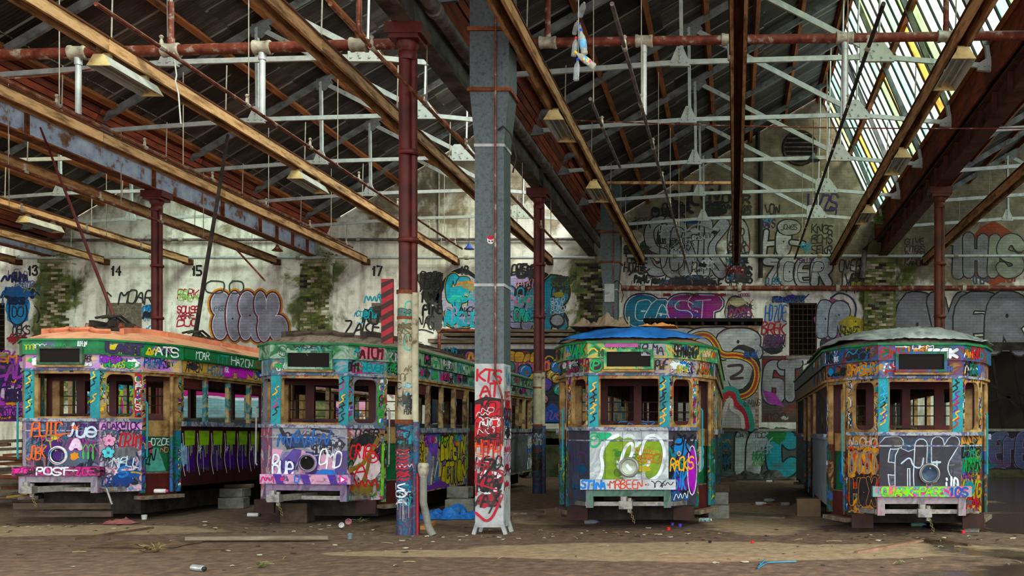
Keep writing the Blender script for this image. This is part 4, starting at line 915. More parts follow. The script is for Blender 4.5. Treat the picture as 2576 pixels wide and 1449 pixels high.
def tram(c):
    T = empty('tram', (c['x'], c['y'], c['dz']), radians(c.get('yaw', 0)), label=c['label'], cat='tram', group='derelict graffiti-covered trams')
    T.rotation_euler = (radians(c.get('pitch', 0)), radians(c.get('roll', 0)), radians(c.get('yaw', 0)))
    P = c['mats']; parts = {}
    vis = c['side']            # +1: right flank faces the camera
    def b(mb, name, m, parent=T, **k): return mb.build(name, m, parent, **k)
    bot = {'front': .5, 'corner': .34, 'side': .38}
    for i in range(NP):
        k = KIND[i]; L_ = flen(i); J = (i+1) % NP
        fr = i in (0, 1, 15)
        if k in ('front', 'corner'):
            parts[i] = b(slab(MB(), i, bot[k], 1.44, 0, -.04), 'front_panel' if k == 'front' else 'corner_panel', P['front'] if k == 'front' else P['corner'])
            mg = .13 if k == 'front' else .1
            wf = b(fframe(i, 1.47, 2.24, (mg, L_-mg, 1.51, 2.17), .03 if k == 'front' else .09, .005, -.05), 'window_frame', m_tcream if k == 'front' else P.get('cornerframe', m_tcream))
            if k == 'front':
                for t0, t1 in ((-.01, .115), (.885, 1.01)): b(slab(MB(), i, 1.47, 2.22, .016, -.03, t0, t1), 'corner_post', m_teal, wf)
            b(slab(MB(), i, 1.43, 1.48, .045, -.04), 'window_sill', P['sill'])
            b(slab(MB(), i, 1.28, 1.3, .012, 0), 'belt_moulding', P['sill'], parts[i])
            parts[(i, 'w')] = wf
        elif k == 'side':
            parts[i] = b(slab(MB(), i, bot[k], 1.37, 0, -.04), 'side_panel', P['side'])
            b(slab(MB(), i, 1.37, 1.45, .05, -.05), 'side_sill', P['sill'])
            b(slab(MB(), i, 2.17, 2.24, .0, -.05), 'window_header', m_tcream)
            for q in range(5): t = .012+.976*q/4; b(slab(MB(), i, 1.45, 2.17, 0, -.07, max(0, t-.012), min(1, t+.012)), 'window_post', P['post'] if q else m_tcream)
            for q in range(4):
                if (q+i) % 3 == 0: b(slab(MB(), i, 2.0, 2.17, -.03, -.045, .03+.244*q, .22+.244*q), 'raised_sash', m_maroon)
        elif k in ('door', 'mid'):
            b(slab(MB(), i, 2.17, 2.24, 0, -.05), 'door_header', m_tcream)
            for t in ((.0, .09) if k == 'door' else (0, .03), (.91, 1) if k == 'door' else (.97, 1), *(((.48, .52),) if k == 'mid' else ())): (b(slab(MB(), i, 1.3, 2.17, .005, -.07, *t), 'door_post', m_tcream), b(slab(MB(), i, .3, 1.3, .005, -.07, *t), 'lower_door_post', P['lowpost']))
            if k == 'door':
                parts[i] = b(slab(MB(), i, .62, 1.44, -.12, -.15, .02, .98), 'door_panel', P['door'])
                b(slab(MB(), i, 1.2, 1.46, -.1, -.12, .05, .95), 'door_rail', m_tcream, parts[i])
                b(slab(MB(), i, .25, .62, -.06, -.1, .0, 1), 'step_riser', m_maroon)
                b(slab(MB(), i, .2, .26, .06, -.2, -.02, 1.02), 'step_tread', m_plank)
                A = loop(-.02)[i].lerp(loop(-.02)[J], .78); b(MB().tube([(A.x, A.y, 1.2), (A.x, A.y, 2.2)], .03, 8), 'round_pole', m_tcream, smooth=True); b(MB().tube([(A.x, A.y, .3), (A.x, A.y, 1.2)], .03, 8), 'lower_round_pole', P['lowpost'], smooth=True)
                q = loop(.06)[i].lerp(loop(.06)[J], .05 if i in (2, 10) else .95); b(MB().tube([(q.x, q.y, .85), (q.x*1.02, q.y, .88), (q.x*1.02, q.y, 1.72), (q.x, q.y, 1.75)], .014, 6), 'grab_rail', P.get('rail', m_steel))
            else:
                for t0, t1 in ((.03, .25), (.52, .75)):
                    d = b(slab(MB(), i, .4, 1.4, -.05, -.08, t0, t1), 'sliding_door', m_maroon)
                    b(slab(MB(), i, 1.4, 2.17, -.05, -.08, t0, t0+.02), 'door_stile', m_maroon, d)
                b(slab(MB(), i, .28, .42, -.02, -.1), 'centre_step', m_maroon)
        # letterboard and fascia all round
        parts[(i, 'l')] = b(slab(MB(), i, 2.24, 2.47, .01, -.04), 'letterboard', P['letter'])
        b(slab(MB(), i, 2.215, 2.25, .035, -.04), 'cornice_moulding', m_tcream if not fr else P['sill'])
        parts[(i, 'f')] = b(slab(MB(), i, 2.46, 2.68, .05, -.02), 'fascia', P['fascia'])
        b(slab(MB(), i, 2.67, 2.7, .075, -.02), 'gutter_lip', m_green)
    # roof, inner ceiling, floor, underframe
    r = random.Random(c['x']); rr = P['roof']; Rf = b(roof_grid(loop(.07)[0].y, loop(.07)[8].y, 46, 20, lambda x, y: (x, y, roof_z(x, y)+.006*noise.noise(Vector((x*5, y*5, c['x']))))), 'roof', rr, smooth=True)
    pl = lambda z, o: [(p.x, p.y, z) for p in loop(o)]
    for nm, z, o, m in (('ceiling_panel', 2.6, -.05, m_tcream), ('floor_panel', .6, -.06, m_plank)):
        s_ = MB(); s_.add(pl(z, o)+pl(z+.03, o), [tuple(range(NP))[::-1], tuple(range(NP, 2*NP))]+[(q, (q+1) % NP, NP+(q+1) % NP, NP+q) for q in range(NP)]); b(s_, nm, m)
    b(MB().box(-.95, .95, .9, 10.5, .42, .6).box(-.4, .4, .3, 11.1, .42, .58).bar((-.5, 1.2, .36), (-.5, 10.2, .36), .1, .16).bar((.5, 1.2, .36), (.5, 10.2, .36), .1, .16), 'underframe', m_under)
    b(MB().box(-.78, .78, .75, 10.6, .1-c['dz'], .42), 'underbelly_shade', m_under)  # added dark box, keeps the open gap beneath the tram in shade
    for y in (2.7, 8.7):
        g = b(MB().box(-.72, .72, y-.75, y-.6, .22, .42).box(-.72, .72, y+.6, y+.75, .22, .42).box(-.78, -.66, y-.75, y+.75, .25, .42).box(.66, .78, y-.75, y+.75, .25, .42), 'bogie_frame', m_under)
        for dy in (-.45, .45):
            for sx in (-1, 1): b(MB().lathe([(.1, -.05), (.3, -.05), (.34, -.03), (.34, .0), (.31, .02), (.31, .05), (.1, .05)], (.62*sx, y+dy, .33-c['dz']*.0), 18, 'x'), 'wheel', m_under, g, smooth=True)
    # bulkheads with glazed doorways, seats, driver's stand
    for y in (1.28, 10.1):
        bk = b(MB().box(-1.1, 1.1, y-.025, y+.025, 2.12, 2.6).box(-1.1, -.98, y-.03, y+.03, .6, 2.12).box(.98, 1.1, y-.03, y+.03, .6, 2.12).box(-.06, .06, y-.03, y+.03, .6, 2.12).box(-.6, -.46, y-.03, y+.03, .6, 2.12).box(.42, .56, y-.03, y+.03, .6, 2.12)
            .box(-1.1, 1.1, y-.02, y+.02, .6, 1.58), 'bulkhead', m_maroon)
        for z in (1.72, 1.87): b(MB().tube([(-1.05, y, z), (1.05, y, z)], .009, 6), 'window_bar', m_under, bk)
        b(MB().box(-.98, -.86, y-.06, y+.04, .6, 2.12).box(.86, .98, y-.06, y+.04, .6, 2.12), 'cream_pilaster', m_tcream, bk)
    for y in (4.3, 7.15): b(MB().box(-1.1, -.4, y-.02, y+.02, .6, 1.5).box(.4, 1.1, y-.02, y+.02, .6, 1.5).box(-.45, -.39, y-.03, y+.03, .6, 2.6).box(.39, .45, y-.03, y+.03, .6, 2.6), 'partition', m_maroon)
    for y in [1.9+.76*q for q in range(3)]+[7.9+.76*q for q in range(3)]+[5.2, 6.2]:
        for sx in (-1, 1): b(MB().box(.35*sx, 1.05*sx, y-.2, y+.22, .95, 1.05).box(.35*sx, 1.05*sx, y+.2, y+.27, 1.05, 1.52).box(.4*sx, .46*sx, y-.15, y+.15, .62, .95), 'bench_seat', m_seat)
    b(MB().box(-.3, -.05, .35, .55, .63, 1.5).lathe([(.1, 1.5), (.1, 1.54)], (-.17, .45, 0), 10), 'controller', m_under)
    # destination box, headlight, bumper, coupler
    db = b(fframe(0, 2.29, 2.6, (flen(0, .07)/2-.31, flen(0, .07)/2+.31, 2.335, 2.545), .01, .09, .03) if False else MB().box(-.35, .35, -.03, .03, 2.3, 2.335).box(-.35, .35, -.03, .03, 2.545, 2.58).box(-.35, -.31, -.03, .03, 2.335, 2.545).box(.31, .35, -.03, .03, 2.335, 2.545), 'destination_box', P['fascia'] if P['fascia'] is not m_green else mat('old_green_frame', [0x1c3024, 0x2c4c38, 0x6c6c5c], 6, .6))
    b(MB().box(-.31, .31, -.006, .0, 2.34, 2.55), 'destination_blind', mat('blind_recess_shade', [0x080404, 0x140807], 4, .8), db)  # near-black colour stands in for the shaded inside of the box
    b(MB().box(-.37, .37, -.07, .0, 2.262, 2.29), 'box_ledge', m_tcream, db)
    hl = b(MB().torus((c.get('hx', 0), .02, .91), .125, .022, 26, 8, Matrix.Rotation(pi/2, 3, 'X')), 'headlight_ring', P['ring'], smooth=True)
    b(MB().lathe([(.02, .045), (.07, .035), (.11, .015), (.122, -.01), (.122, .04)], (c.get('hx', 0), 0, .91), 22, 'y'), 'headlight_bowl', P['bowl'], hl, smooth=True)
    b(MB().lathe([(.012, -.03), (.012, .0)], (c.get('hx', 0), .0, .985), 8, 'y'), 'bulb_clip', m_steel, hl)
    parts['bump'] = bp_ = b(MB().box(-.67, .67, -.1, .03, .6, .74), 'bumper', P['bump'])
    for x in (-.5, -.28, .28, .5): b(MB().lathe([(.014, -.115), (.018, -.1)], (x, 0, .67), 8, 'y'), 'bolt', m_steel, bp_)
    b(MB().box(-.56, .56, -.04, .02, .5, .6).box(-.6, -.5, -.05, .05, .34, .6).box(.5, .6, -.05, .05, .34, .6), 'apron', P['apron'])
    cx = c.get('cx', 0); cy = c.get('cdir', .25)
    cp = b(MB().bar((cx+cy, .55, .42), (cx, -.32, .4), .09, .09), 'coupler_bar', m_steel)
    b(MB().box(cx-.09, cx+.09, -.42, -.3, .35, .46).lathe([(.05, .46), (.05, .52)], (cx-.03, -.36, 0), 8).lathe([(.03, .3), (.03, .5)], (cx+.05, -.36, 0), 8), 'coupler_head', m_steel, cp)
    ch = MB()
    for q in range(7):
        ch.torus((cx+.06+.01*q, -.38, .33-.028*q), .017, .005, 8, 4, Matrix.Rotation(pi/2, 3, 'X') if q % 2 else Matrix.Rotation(pi/2, 3, 'Y') @ Matrix.Rotation(0, 3, 'Z'))
    b(ch, 'chain', m_chain, cp)
    b(MB().bar((-.62, .05, .39), (.62, .05, .39), .03, .06).bar((.62, .05, .39), (.8, .3, .39), .03, .06).bar((-.62, .05, .39), (-.8, .3, .39), .03, .06), 'draw_beam', m_steel)
    if c.get('lifeguard'):
        for z in (.3, .18): b(MB().box(-.72, .78, .0, .05, z-.07-c['dz'], z+.02-c['dz']), 'lifeguard_board', mat('brown_lifeguard', [0x241c16, 0x44382e, 0x54463a], 4, .9, stretch=(.5, 3, 3)))
        b(MB().tube([(.5, .02, .44), (.7, .02, .4), (.78, .02, .3-c['dz'])], .018, 6), 'lifeguard_arm', m_steel)
    else:
        for s_ in (-1, 1): b(MB().box(min(.62*s_, .92*s_), max(.62*s_, .92*s_), .25, .3, .14, .34), 'step_shield', mat('brown_shield', [0x1c1210, 0x38211a], 4, .8))
    # roof boards
    if c.get('boards'):
        m = c['boards']
        def strip(pts, w, h):
            return MB().add(*((lambda V: (V, [(4*q+a, 4*q+(a+1) % 4, 4*q+4+(a+1) % 4, 4*q+4+a) for q in range(len(pts)-1) for a in range(4)]+[(3, 2, 1, 0), tuple(4*(len(pts)-1)+a for a in range(4))]))([p for x, y in pts for p in ((x-w, y, roof_z(x, y)-.02), (x+w, y, roof_z(x, y)-.02), (x+w, y, roof_z(x, y)+h), (x-w, y, roof_z(x, y)+h))])))
        for s_ in (-1, 1):
            for q0, q1, xx in ((.5, 1.7, .62), (1.8, 3.6, .52), (3.8, 6.5, .5)):
                pts = [(s_*(xx-.12*sin(pi*t/8)) if q0 < 1 else s_*xx, q0+(q1-q0)*t/8) for t in range(9)]
                b(strip(pts, .035, .085), 'roof_rail', m, Rf)
        for q in range(3):
            x0 = -.45+.32*q; pts = [(x0+.3*t/6, .42-.1*sin(pi*t/6)) for t in range(7)]
            vs = [];
            mb = MB().tube([(x, y, roof_z(x, y)+.03) for x, y in pts], .04, 6); b(mb, 'front_roof_rail', m, Rf)
        for q in range(8): x = r.uniform(-.7, .9); y = r.uniform(1, 9); a_ = r.uniform(0, pi); d = Vector((cos(a_), sin(a_)))*r.uniform(.15, .5); b(MB().bar((x-d.x, y-d.y, roof_z(x, y)+.03), (x+d.x, y+d.y, roof_z(x+d.x, y+d.y)+.05), .05, .012), 'loose_batten', m_plank if q % 2 else m, Rf)
    return T, parts, Rf
def canvas(parts, i, kind=None, z0=None, z1=None, o=.0):
    """paint surface on facet i; v runs from z0 to z1"""
    L_ = loop(o); j = (i+1) % NP
    return Canvas(plane_map(L_[i], L_[j]), (L_[j]-L_[i]).length, z1-z0, True, 0, z0)
m_salmon = mat('salmon_roof_paint', [0x7c4430, 0xc08062, 0xcf9472, 0xb07456], 2.5, .7)
m_salmon2 = mat('salmon_board_paint', [0xa0523a, 0xc87c5c], 3, .7)
m_canvasroof = mat('peeling_canvas_roof', [0x3c3028, 0x6c5c50, 0x8a7a6c, 0x4c3c30], 4, .9, stretch=(3, .8, 1))
m_darkboard = mat('dark_roof_board', [0x2a2220, 0x54463c], 4, .85)
sil = spray('silver_splash', [0x3c4048, 0x74787e, 0x94989e, 0x4a3c68, 0x246c7c, 0x6c3050], 5)
P1 = dict(front=spray('tram_a_front', [(.25, 0x1c3c50), (.36, 0x283048), (.44, 0x4a4660), (.5, 0x30243c), (.56, 0x68708c), (.64, 0x48305c), (.72, 0x2c7884)]), corner=spray('tram_a_corner', [(.28, 0x1c50a0), (.38, 0x8a8ca0), (.46, 0xd8a8c0), (.52, 0x68687c), (.6, 0xb8b4c4), (.68, 0x2a3c6c)]),
    side=mat('tram_a_side', [0x240c10, 0x3c1418], 3, .5), sill=sil, post=spray('tram_a_posts', [0x8c6c3c, 0xc09c60, 0x1c7c84, 0x603828]), door=spray('tram_a_door', [(.3, 0x0c3420), (.45, 0x145c34), (.6, 0x1c4830)]),
    letter=spray('tram_a_letterboard', [(.3, 0xb8935a), (.44, 0xc7a66c), (.5, 0x9c8ca8), (.56, 0xb06cb8), (.7, 0xa8844c)]), fascia=m_green, roof=m_salmon, ring=spray('ring_a', [0x1c8cc8, 0xd8d0d8, 0x6c3c78]), bowl=m_dark, bump=spray('bumper_a', [(.4, 0x1c1018), (.5, 0x9c2c68), (.56, 0x2a1424), (.66, 0xc83c88)], 6), apron=spray('apron_a', [0x5c505c, 0x8c8490, 0x7a4468]), rail=m_teal)
P2 = dict(P1); P2.update(front=spray('tram_b_front', [(.3, 0x30303c), (.42, 0x8c8c94), (.5, 0x54508c), (.58, 0xc08ca8), (.68, 0x4a3c70)]), corner=spray('tram_b_corner', [(.3, 0x3c5c3c), (.4, 0xb8a8b4), (.48, 0x8c2c3c), (.55, 0x70587c), (.64, 0x3c4c54), (.7, 0x7a9c3c)]), side=spray('tram_b_side', [(.3, 0x1c3c78), (.4, 0x7050a0), (.48, 0xc0ac20), (.54, 0x181820), (.6, 0x8458b0), (.7, 0x1c8c84)], 2.2),
    letter=spray('tram_b_letterboard', [(.3, 0x6c6c74), (.45, 0x8c8c90), (.52, 0x1c8c98), (.6, 0x54545c), (.7, 0xa0946c)]), fascia=spray('tram_b_fascia', [(.32, 0x2c3c34), (.45, 0x1c6c3c), (.55, 0x8ca090), (.64, 0x307048)]), roof=m_canvasroof, bump=spray('bumper_b', [(.4, 0x54408c), (.5, 0xc890a8), (.6, 0x4c3878)], 3), apron=spray('apron_b', [0x4c3c58, 0x7c6480, 0x2c7070]), ring=spray('ring_b', [0x5c4c7c, 0xb8a0b4]), post=spray('tram_b_posts', [0x6c5434, 0xa88c5c, 0x705840, 0x2c2420]), cornerframe=mat('grey_corner_frame', [0x54565c, 0x74767c], 3, .5), rail=m_steel, door=P1['door'])
P3 = dict(P1); P3.update(front=spray('tram_c_front', [(.3, 0x9aa0a4), (.45, 0xb4babc), (.55, 0x8c9498), (.65, 0xa8b0a8)]), corner=spray('tram_c_corner', [(.3, 0x24282e), (.45, 0x34343c), (.55, 0x3c344c), (.65, 0x1c3c54)]), side=spray('tram_c_side', [(.3, 0x1c5c34), (.45, 0x2c7c84), (.55, 0x1c3c2c), (.65, 0x7a6c3c)]), fascia=spray('tram_c_fascia', [(.3, 0x1c3424), (.42, 0x1c6c3c), (.5, 0x3c9468), (.57, 0xb0943c), (.65, 0x1c6440)]), letter=spray('tram_c_letterboard', [(.3, 0x3c2434), (.42, 0x8c2c60), (.5, 0x8c8c90), (.58, 0xa88c4c), (.66, 0x3c2c28)]), roof=mat('brown_tram_roof', [0x5c4636, 0x846a54], 3, .85), ring=m_steel, bowl=spray('bowl_c', [0x7a8c50, 0xb0b8ac, 0x8c9c70]), bump=mat('silver_bumper', [0x8c9094, 0xb4b8bc], 6, .4, .3), apron=spray('apron_c', [0x2c4438, 0x4c6c5c, 0x6c3c68]), door=P1['door'])
P4 = dict(P1); P4.update(front=spray('tram_d_front', [(.3, 0x24222c), (.45, 0x383640), (.55, 0x4a4858), (.65, 0x2c3444)]), corner=spray('tram_d_corner', [(.28, 0x9c2028), (.4, 0x2c1c1c), (.48, 0xb07c2c), (.55, 0x201818), (.62, 0x2c5c64), (.7, 0xa83034)]), side=mat('grey_side_paint', [0x545c60, 0x7c8488, 0x6c7478], 2.5, .6), fascia=spray('tram_d_fascia', [(.3, 0x1c3420), (.42, 0x14582c), (.5, 0x24508c), (.57, 0x6c2024), (.66, 0x1c5c34)]), letter=spray('tram_d_letterboard', [(.3, 0x4c2c1c), (.42, 0x8c6c34), (.5, 0x6c2c28), (.58, 0x245088), (.66, 0x9c7c44)]), roof=m_canvasroof, bump=spray('bumper_d', [(.4, 0xb42c70), (.5, 0x3c9c8c), (.58, 0xc83c80), (.7, 0xd07c2c)], 4), apron=spray('apron_d', [0x5c5458, 0x8c8084, 0x8c4468]), ring=m_steel, post=m_cable, rail=m_teal, door=P1['door'], bowl=spray('bowl_d', [0x1c2838, 0x3c506c]))
P1['lowpost'] = spray('tram_a_lower_posts', [(.3, 0x0c3c24), (.42, 0x14603a), (.5, 0x1c5c9c), (.58, 0x3c1c20), (.66, 0x1c6888)], 3)
P2['lowpost'] = spray('tram_b_lower_posts', [(.3, 0x1c4c2c), (.42, 0x6c9c2c), (.5, 0x54586c), (.58, 0x3c1c20), (.66, 0x1c5870)], 3)
P3['lowpost'] = spray('tram_c_lower_posts', [(.3, 0x0c3c20), (.45, 0x145830), (.53, 0x1c6c84), (.6, 0x3c1418), (.68, 0x8cb42c)], 3)
P4['lowpost'] = spray('tram_d_lower_posts', [(.3, 0x3c2c1c), (.42, 0x2c4c84), (.5, 0x0c4424), (.58, 0x4c1818), (.66, 0x8c6c3c)], 3)
T1, A1, R1 = tram(dict(x=-10.32, y=14.9, dz=.14, pitch=-.3, side=1, mats=P1, hx=-.05, cx=-.22, cdir=.5, lifeguard=True, boards=m_salmon2, label='leftmost tram with salmon pink roof, trolley poles and green fascia'))
T2, A2, R2 = tram(dict(x=-6.36, y=14.5, dz=.04, side=1, mats=P2, roll=.6, hx=-.02, cx=-.32, cdir=.4, boards=m_darkboard, label='second tram from left with peeling brown roof and pink-purple front'))
T3, A3, R3 = tram(dict(x=-1.5, y=13.8, dz=0, side=1, mats=P3, cx=.0, cdir=.02, label='tram with lime green lettering on a silver front and blue tarpaulin on its roof'))
T4, A4, R4 = tram(dict(x=2.55, y=13.32, dz=-.07, side=-1, mats=P4, yaw=-.75, hx=.12, cx=-.02, cdir=.28, label='rightmost tram under a grey silver tarpaulin with a dark front'))
# ---- paint on the trams
W_, K_ = 0xd8dce2, 0x101013
def posts(T, A, cols, words=()):
    for u in (.065, 1.055):
        c = canvas(A, 0, z0=1.5, z1=2.2, o=.018)
        for q in range(7): y = 1.55+.09*q+c.r.uniform(-.03, .03); c.up(); c.stroke(chaikin([(u-.045, y), (u+.03, y+.05), (u-.02, y+.1), (u+.04, y+.13)], 1), .02, c.r.choice(cols))
        for wd_ in words: c.vtext(wd_, u-.04, 1.55, u+.04, 2.15, K_, .012)
        c.build('post_tags', A[(0, 'w')])
def bumper_canvas(): return Canvas(lambda u, v, o: (-.67+u, -.1-o, v), 1.34, .14, True, 0, .6)
def flower(c, x, y, r, col, mid):
    c.up()
    for q in range(5): a_ = pi/2+2*pi*q/5; c.disc(x+r*.62*cos(a_), y+r*.62*sin(a_), r*.5, None, K_, 12)
    c.up()
    for q in range(5): a_ = pi/2+2*pi*q/5; c.disc(x+r*.62*cos(a_), y+r*.62*sin(a_), r*.42, None, col, 12)
    c.up(); c.disc(x, y, r*.2, None, mid, 8)
def tram_filler(A, idx, pal, n=9, fasc=True):
    n = int(n*1.7)
    for i in idx:
        L_ = flen(i)
        for key, z0, z1, o, k in (((i, 'l'), 2.26, 2.46, .01, n), ((i, 'f'), 2.48, 2.67, .05, n//2)):
            c = canvas(A, i, z0=z0, z1=z1, o=o); c.fill_random(int(k*max(1, L_/1.1)), WORDS, pal, 0, z0, L_, z1, .05, .16); c.build('letter_tags' if key[1] == 'l' else 'fascia_tags', A[key])
def clutter(A, idx, pal, dense=1.0):
    for i in idx:
        k = KIND[i]; L_ = flen(i); c = Canvas(plane_map(loop(.008)[i], loop(.008)[(i+1) % NP]), L_, 1.9, True, 0, .35); r = c.r
        def bits(u0, u1, v0, v1, n):
            for _ in range(int(n*dense)):
                u, v = r.uniform(u0, u1), r.uniform(v0, v1); h = r.uniform(.03, .11); c.up(); q = r.random(); w = min(.05, u1-u0)
                cl = lambda a_: min(max(a_, u0), u1)
                if q < .6: c.stroke([(cl(u+r.uniform(-w, w)), v+h*j*.5) for j in range(4)], r.uniform(.008, .02), r.choice(pal))
                else: c.poly([(cl(u-w*.6), v), (cl(u+w*.6), v+.01), (cl(u+w*.5), v+h*.7), (cl(u-w*.4), v+h*.6)], r.choice(pal))
        if k in ('front', 'corner'):
            mg = .13 if k == 'front' else .1; bits(.0, L_, 2.18, 2.22, 14); bits(.01, mg-.02, 1.5, 2.15, 22); bits(L_-mg+.02, L_-.01, 1.5, 2.15, 22)
            c.build('frame_tags', A[(i, 'w')])
        elif k == 'door':
            bits(0, L_*.085, .35, 2.1, 34); bits(L_*.92, L_, .35, 2.1, 34); bits(0, L_, 2.18, 2.23, 10); c.build('post_tags', A[i])
        elif k == 'side':
            for q in range(5): t = L_*(.012+.976*q/4); bits(max(0, t-.035), min(L_, t+.035), 1.47, 2.15, 12)
            bits(0, L_, 2.18, 2.23, 26); c.build('post_tags', A[i])
# tram 1
c = canvas(A1, 0, z0=.52, z1=1.43); c.fill_random(60, WORDS, [0x1c2c44, 0x40205c, 0x5c6078, 0x185864, 0x16161f, 0x6c3c6c, 0x243448, 0x4c5c74, 0x141826, 0x8c4c84], 0, .53, 1.12, 1.4, .05, .26)
c.blob(.45, 1.0, .14, .16, 0x3c1c60); c.drips(.3, .6, .95, .2, 0x3c1c60, .018, 8); c.blob(.46, 1.19, .07, .04, 0xc8b43c)
c.text('PUTC', .1, 1.2, .6, 1.42, 0xe05c18, .03, .1, jit=.04, sm=1, drip=.3); c.stroke([(.14, 1.2), (.4, 1.22), (.7, 1.25)], .02, 0xe05c18); c.text('jue', .62, 1.2, 1.1, 1.4, 0xc8d4e4, .035); c.text('*', .72, 1.27, .84, 1.4, 0xe05c18, .016)
c.text('JOBK', .03, .86, .32, 1.06, 0xd85a18, .022, .1, drip=.3); c.arc(.38, 1.18, .06, .05, 0, 2*pi, .018, 0x8c9c54); c.stroke([(.38, 1.12), (.4, 1.02)], .018, 0x8c9c54)
c.bubble('A', .68, .98, .86, 1.22, 0xd8c0d8, 0x8c3c88, .05); c.loops(.86, .82, 1.08, 1.1, 0x58a860, .016, 3); c.blob(.76, .9, .07, .06, 0xc88c50); c.build('front_graffiti', A1[0])
c = bumper_canvas(); c.text('POST', .38, .615, .86, .73, 0xdce4ee, .026, .1); c.stroke([(.8, .69), (1.0, .685)], .016, 0xdce4ee); c.fill_random(10, ['OOO', 'ZOE'], [0xc83c88, 0x1c1018, 0xe060a0], 0, .61, .38, .735, .06, .1); c.text('ZOE', .98, .615, 1.28, .73, 0xd04890, .022); c.build('bumper_lettering', A1['bump'])
L1 = flen(1)
c = canvas(A1, 1, z0=.36, z1=1.43); c.fill_random(50, WORDS, [0x6c6c80, 0xa894a8, 0x34384c, 0x1c3c7c, 0xb87c98, 0x4c5468, 0x202434, 0xd8c8d4], 0, .38, L1, 1.4, .06, .26); c.poly([(0, 1.31), (L1, 1.31), (L1, 1.43), (0, 1.43)], 0xd0a0c8); c.text('ACAKWICK', .03, 1.315, L1-.03, 1.425, 0x4c1468, .02, 0)
c.blob(.42, 1.15, .15, .1, 0x74747c); c.text('CRIM', .28, 1.02, .58, 1.26, 0xb41c28, .028); c.blob(.36, .95, .17, .09, 0x5c5c62); c.text('OOA', .24, .86, .5, 1.02, 0x6c6c72, .03); flower(c, .13, 1.14, .09, 0xe8a8c8, 0xc06088); flower(c, .12, .95, .085, 0x78d0dc, 0x287c90)
c.text('MBLL', .18, .72, .56, .88, 0xc8dce8, .018, .4); c.blob(.42, .62, .2, .06, 0x1c4c98); c.text('S', .26, .58, .4, .74, 0x1c78c8, .03); c.arc(.45, .36, .3, .28, .2, 1.6, .025, 0xb89c40); c.build('corner_graffiti', A1[1])
c = canvas(A1, 2, z0=.63, z1=1.44, o=-.12); c.text('HOZOE', .15, 1.06, .6, 1.17, W_, .016); c.poly([(.1, .64), (.5, .64), (.36, 1.02), (.26, 1.02)], 0x5c9c90); c.scribble(.05, .95, .25, 1.15, 0xb85c68, .05, 5); c.text('LEN', .04, .74, .32, .98, K_, .024, .4); c.text('NO', .4, .95, .55, 1.03, 0xd88c84, .012); c.build('door_graffiti', A1[2])
L3 = flen(3)
for tr_, i in ((A1, 3), (A1, 5)):
    c = canvas(tr_, i, z0=.4, z1=1.36); n = 7; w = L3/n
    for q in range(n):
        x = q*w; c.up(); c.poly([(x+.1, 1.3), (x+w-.02, 1.3), (x+w-.04, 1.05), (x+.12, 1.02)], 0x7cac10); c.poly([(x+.05, 1.04), (x+w-.05, 1.06), (x+w-.02, .6), (x+.3*w, .66), (x+.2*w, .62)], 0x40206c); c.drips(x+.1, x+w-.05, 1.06, .25, 0x7cac10, .02, 5)
        c.up(); c.stroke(chaikin([(x+.05, 1.25), (x+.08, 1.0), (x+.03, .8), (x+.12, .55)], 2), .02, 0xd8dcec); c.stroke([(x+.5*w, .95), (x+.55*w, .6)], .014, 0xb8bcd8)
        if q % 2: 
            for a_ in range(3): c.stroke([(x+.3*w-.05*cos(a_), .98-.06*sin(a_+.5)), (x+.3*w+.05*cos(a_), .98+.06*sin(a_+.5))], .01, 0xe8ecf8)
    c.scribble(.0, .5, .18, 1.3, 0x9cc0e0, .03, 9); c.build('side_graffiti', tr_[i])
tram_filler(A1, (0, 1, 2, 3), [0x8c4cb0, 0x1c4c98, 0xe8e8ee, K_, 0xc8b43c, 0x3c9c5c, 0x30243c, 0xb06cb8, 0x6c7c8c], 8)
c = canvas(A1, 3, z0=2.48, z1=2.67, o=.05); c.lay = .012; c.poly([(0, 2.48), (L3, 2.48), (L3, 2.67), (0, 2.67)], 0x14683a); c.text('MOAR', .35, 2.52, .75, 2.65, 0xe8f0f0, .018); c.text('HAZON', 1.5, 2.49, 2.3, 2.64, 0xe8e0f0, .02); c.text('ICARD', 2.3, 2.5, 3.0, 2.62, 0xb4443c, .018); c.text('ITT', 1.0, 2.5, 1.4, 2.64, 0x2c9490, .02); c.build('fascia_lettering', A1[(3, 'f')])
c = canvas(A1, 3, z0=2.26, z1=2.46, o=.01); c.lay = .012; c.poly([(0, 2.26), (L3, 2.26), (L3, 2.46), (0, 2.46)], 0xb8935a); c.text('ANION', .1, 2.28, .6, 2.43, 0x282830, .025); c.text('HOZO', .8, 2.27, 1.3, 2.43, 0x1c5c98, .025); c.bubble('OMEN', 1.3, 2.27, 2.4, 2.5, 0xc83cc0, 0x5c2068, .05); c.text('CIND', 2.4, 2.28, 3.0, 2.42, 0x1c4c88, .025); c.build('letterboard_lettering', A1[(3, 'l')])
c = canvas(A1, 1, z0=2.48, z1=2.67, o=.05); c.lay = .012; c.bubble('LAST', .1, 2.48, .6, 2.67, 0x302848, 0x18141c, .03); c.build('fascia_lettering', A1[(1, 'f')])
c = canvas(A1, 2, z0=2.48, z1=2.67, o=.05); c.lay = .012; c.text('ATS', .2, 2.5, .6, 2.65, 0xe0e4ec, .025); c.scribble(.05, 2.5, .25, 2.64, 0xd8c040, .02, 6); c.build('fascia_lettering', A1[(2, 'f')])
posts(T1, A1, [K_, 0xe0a828, 0x18181c, 0x1c8c94, 0xd8c040])
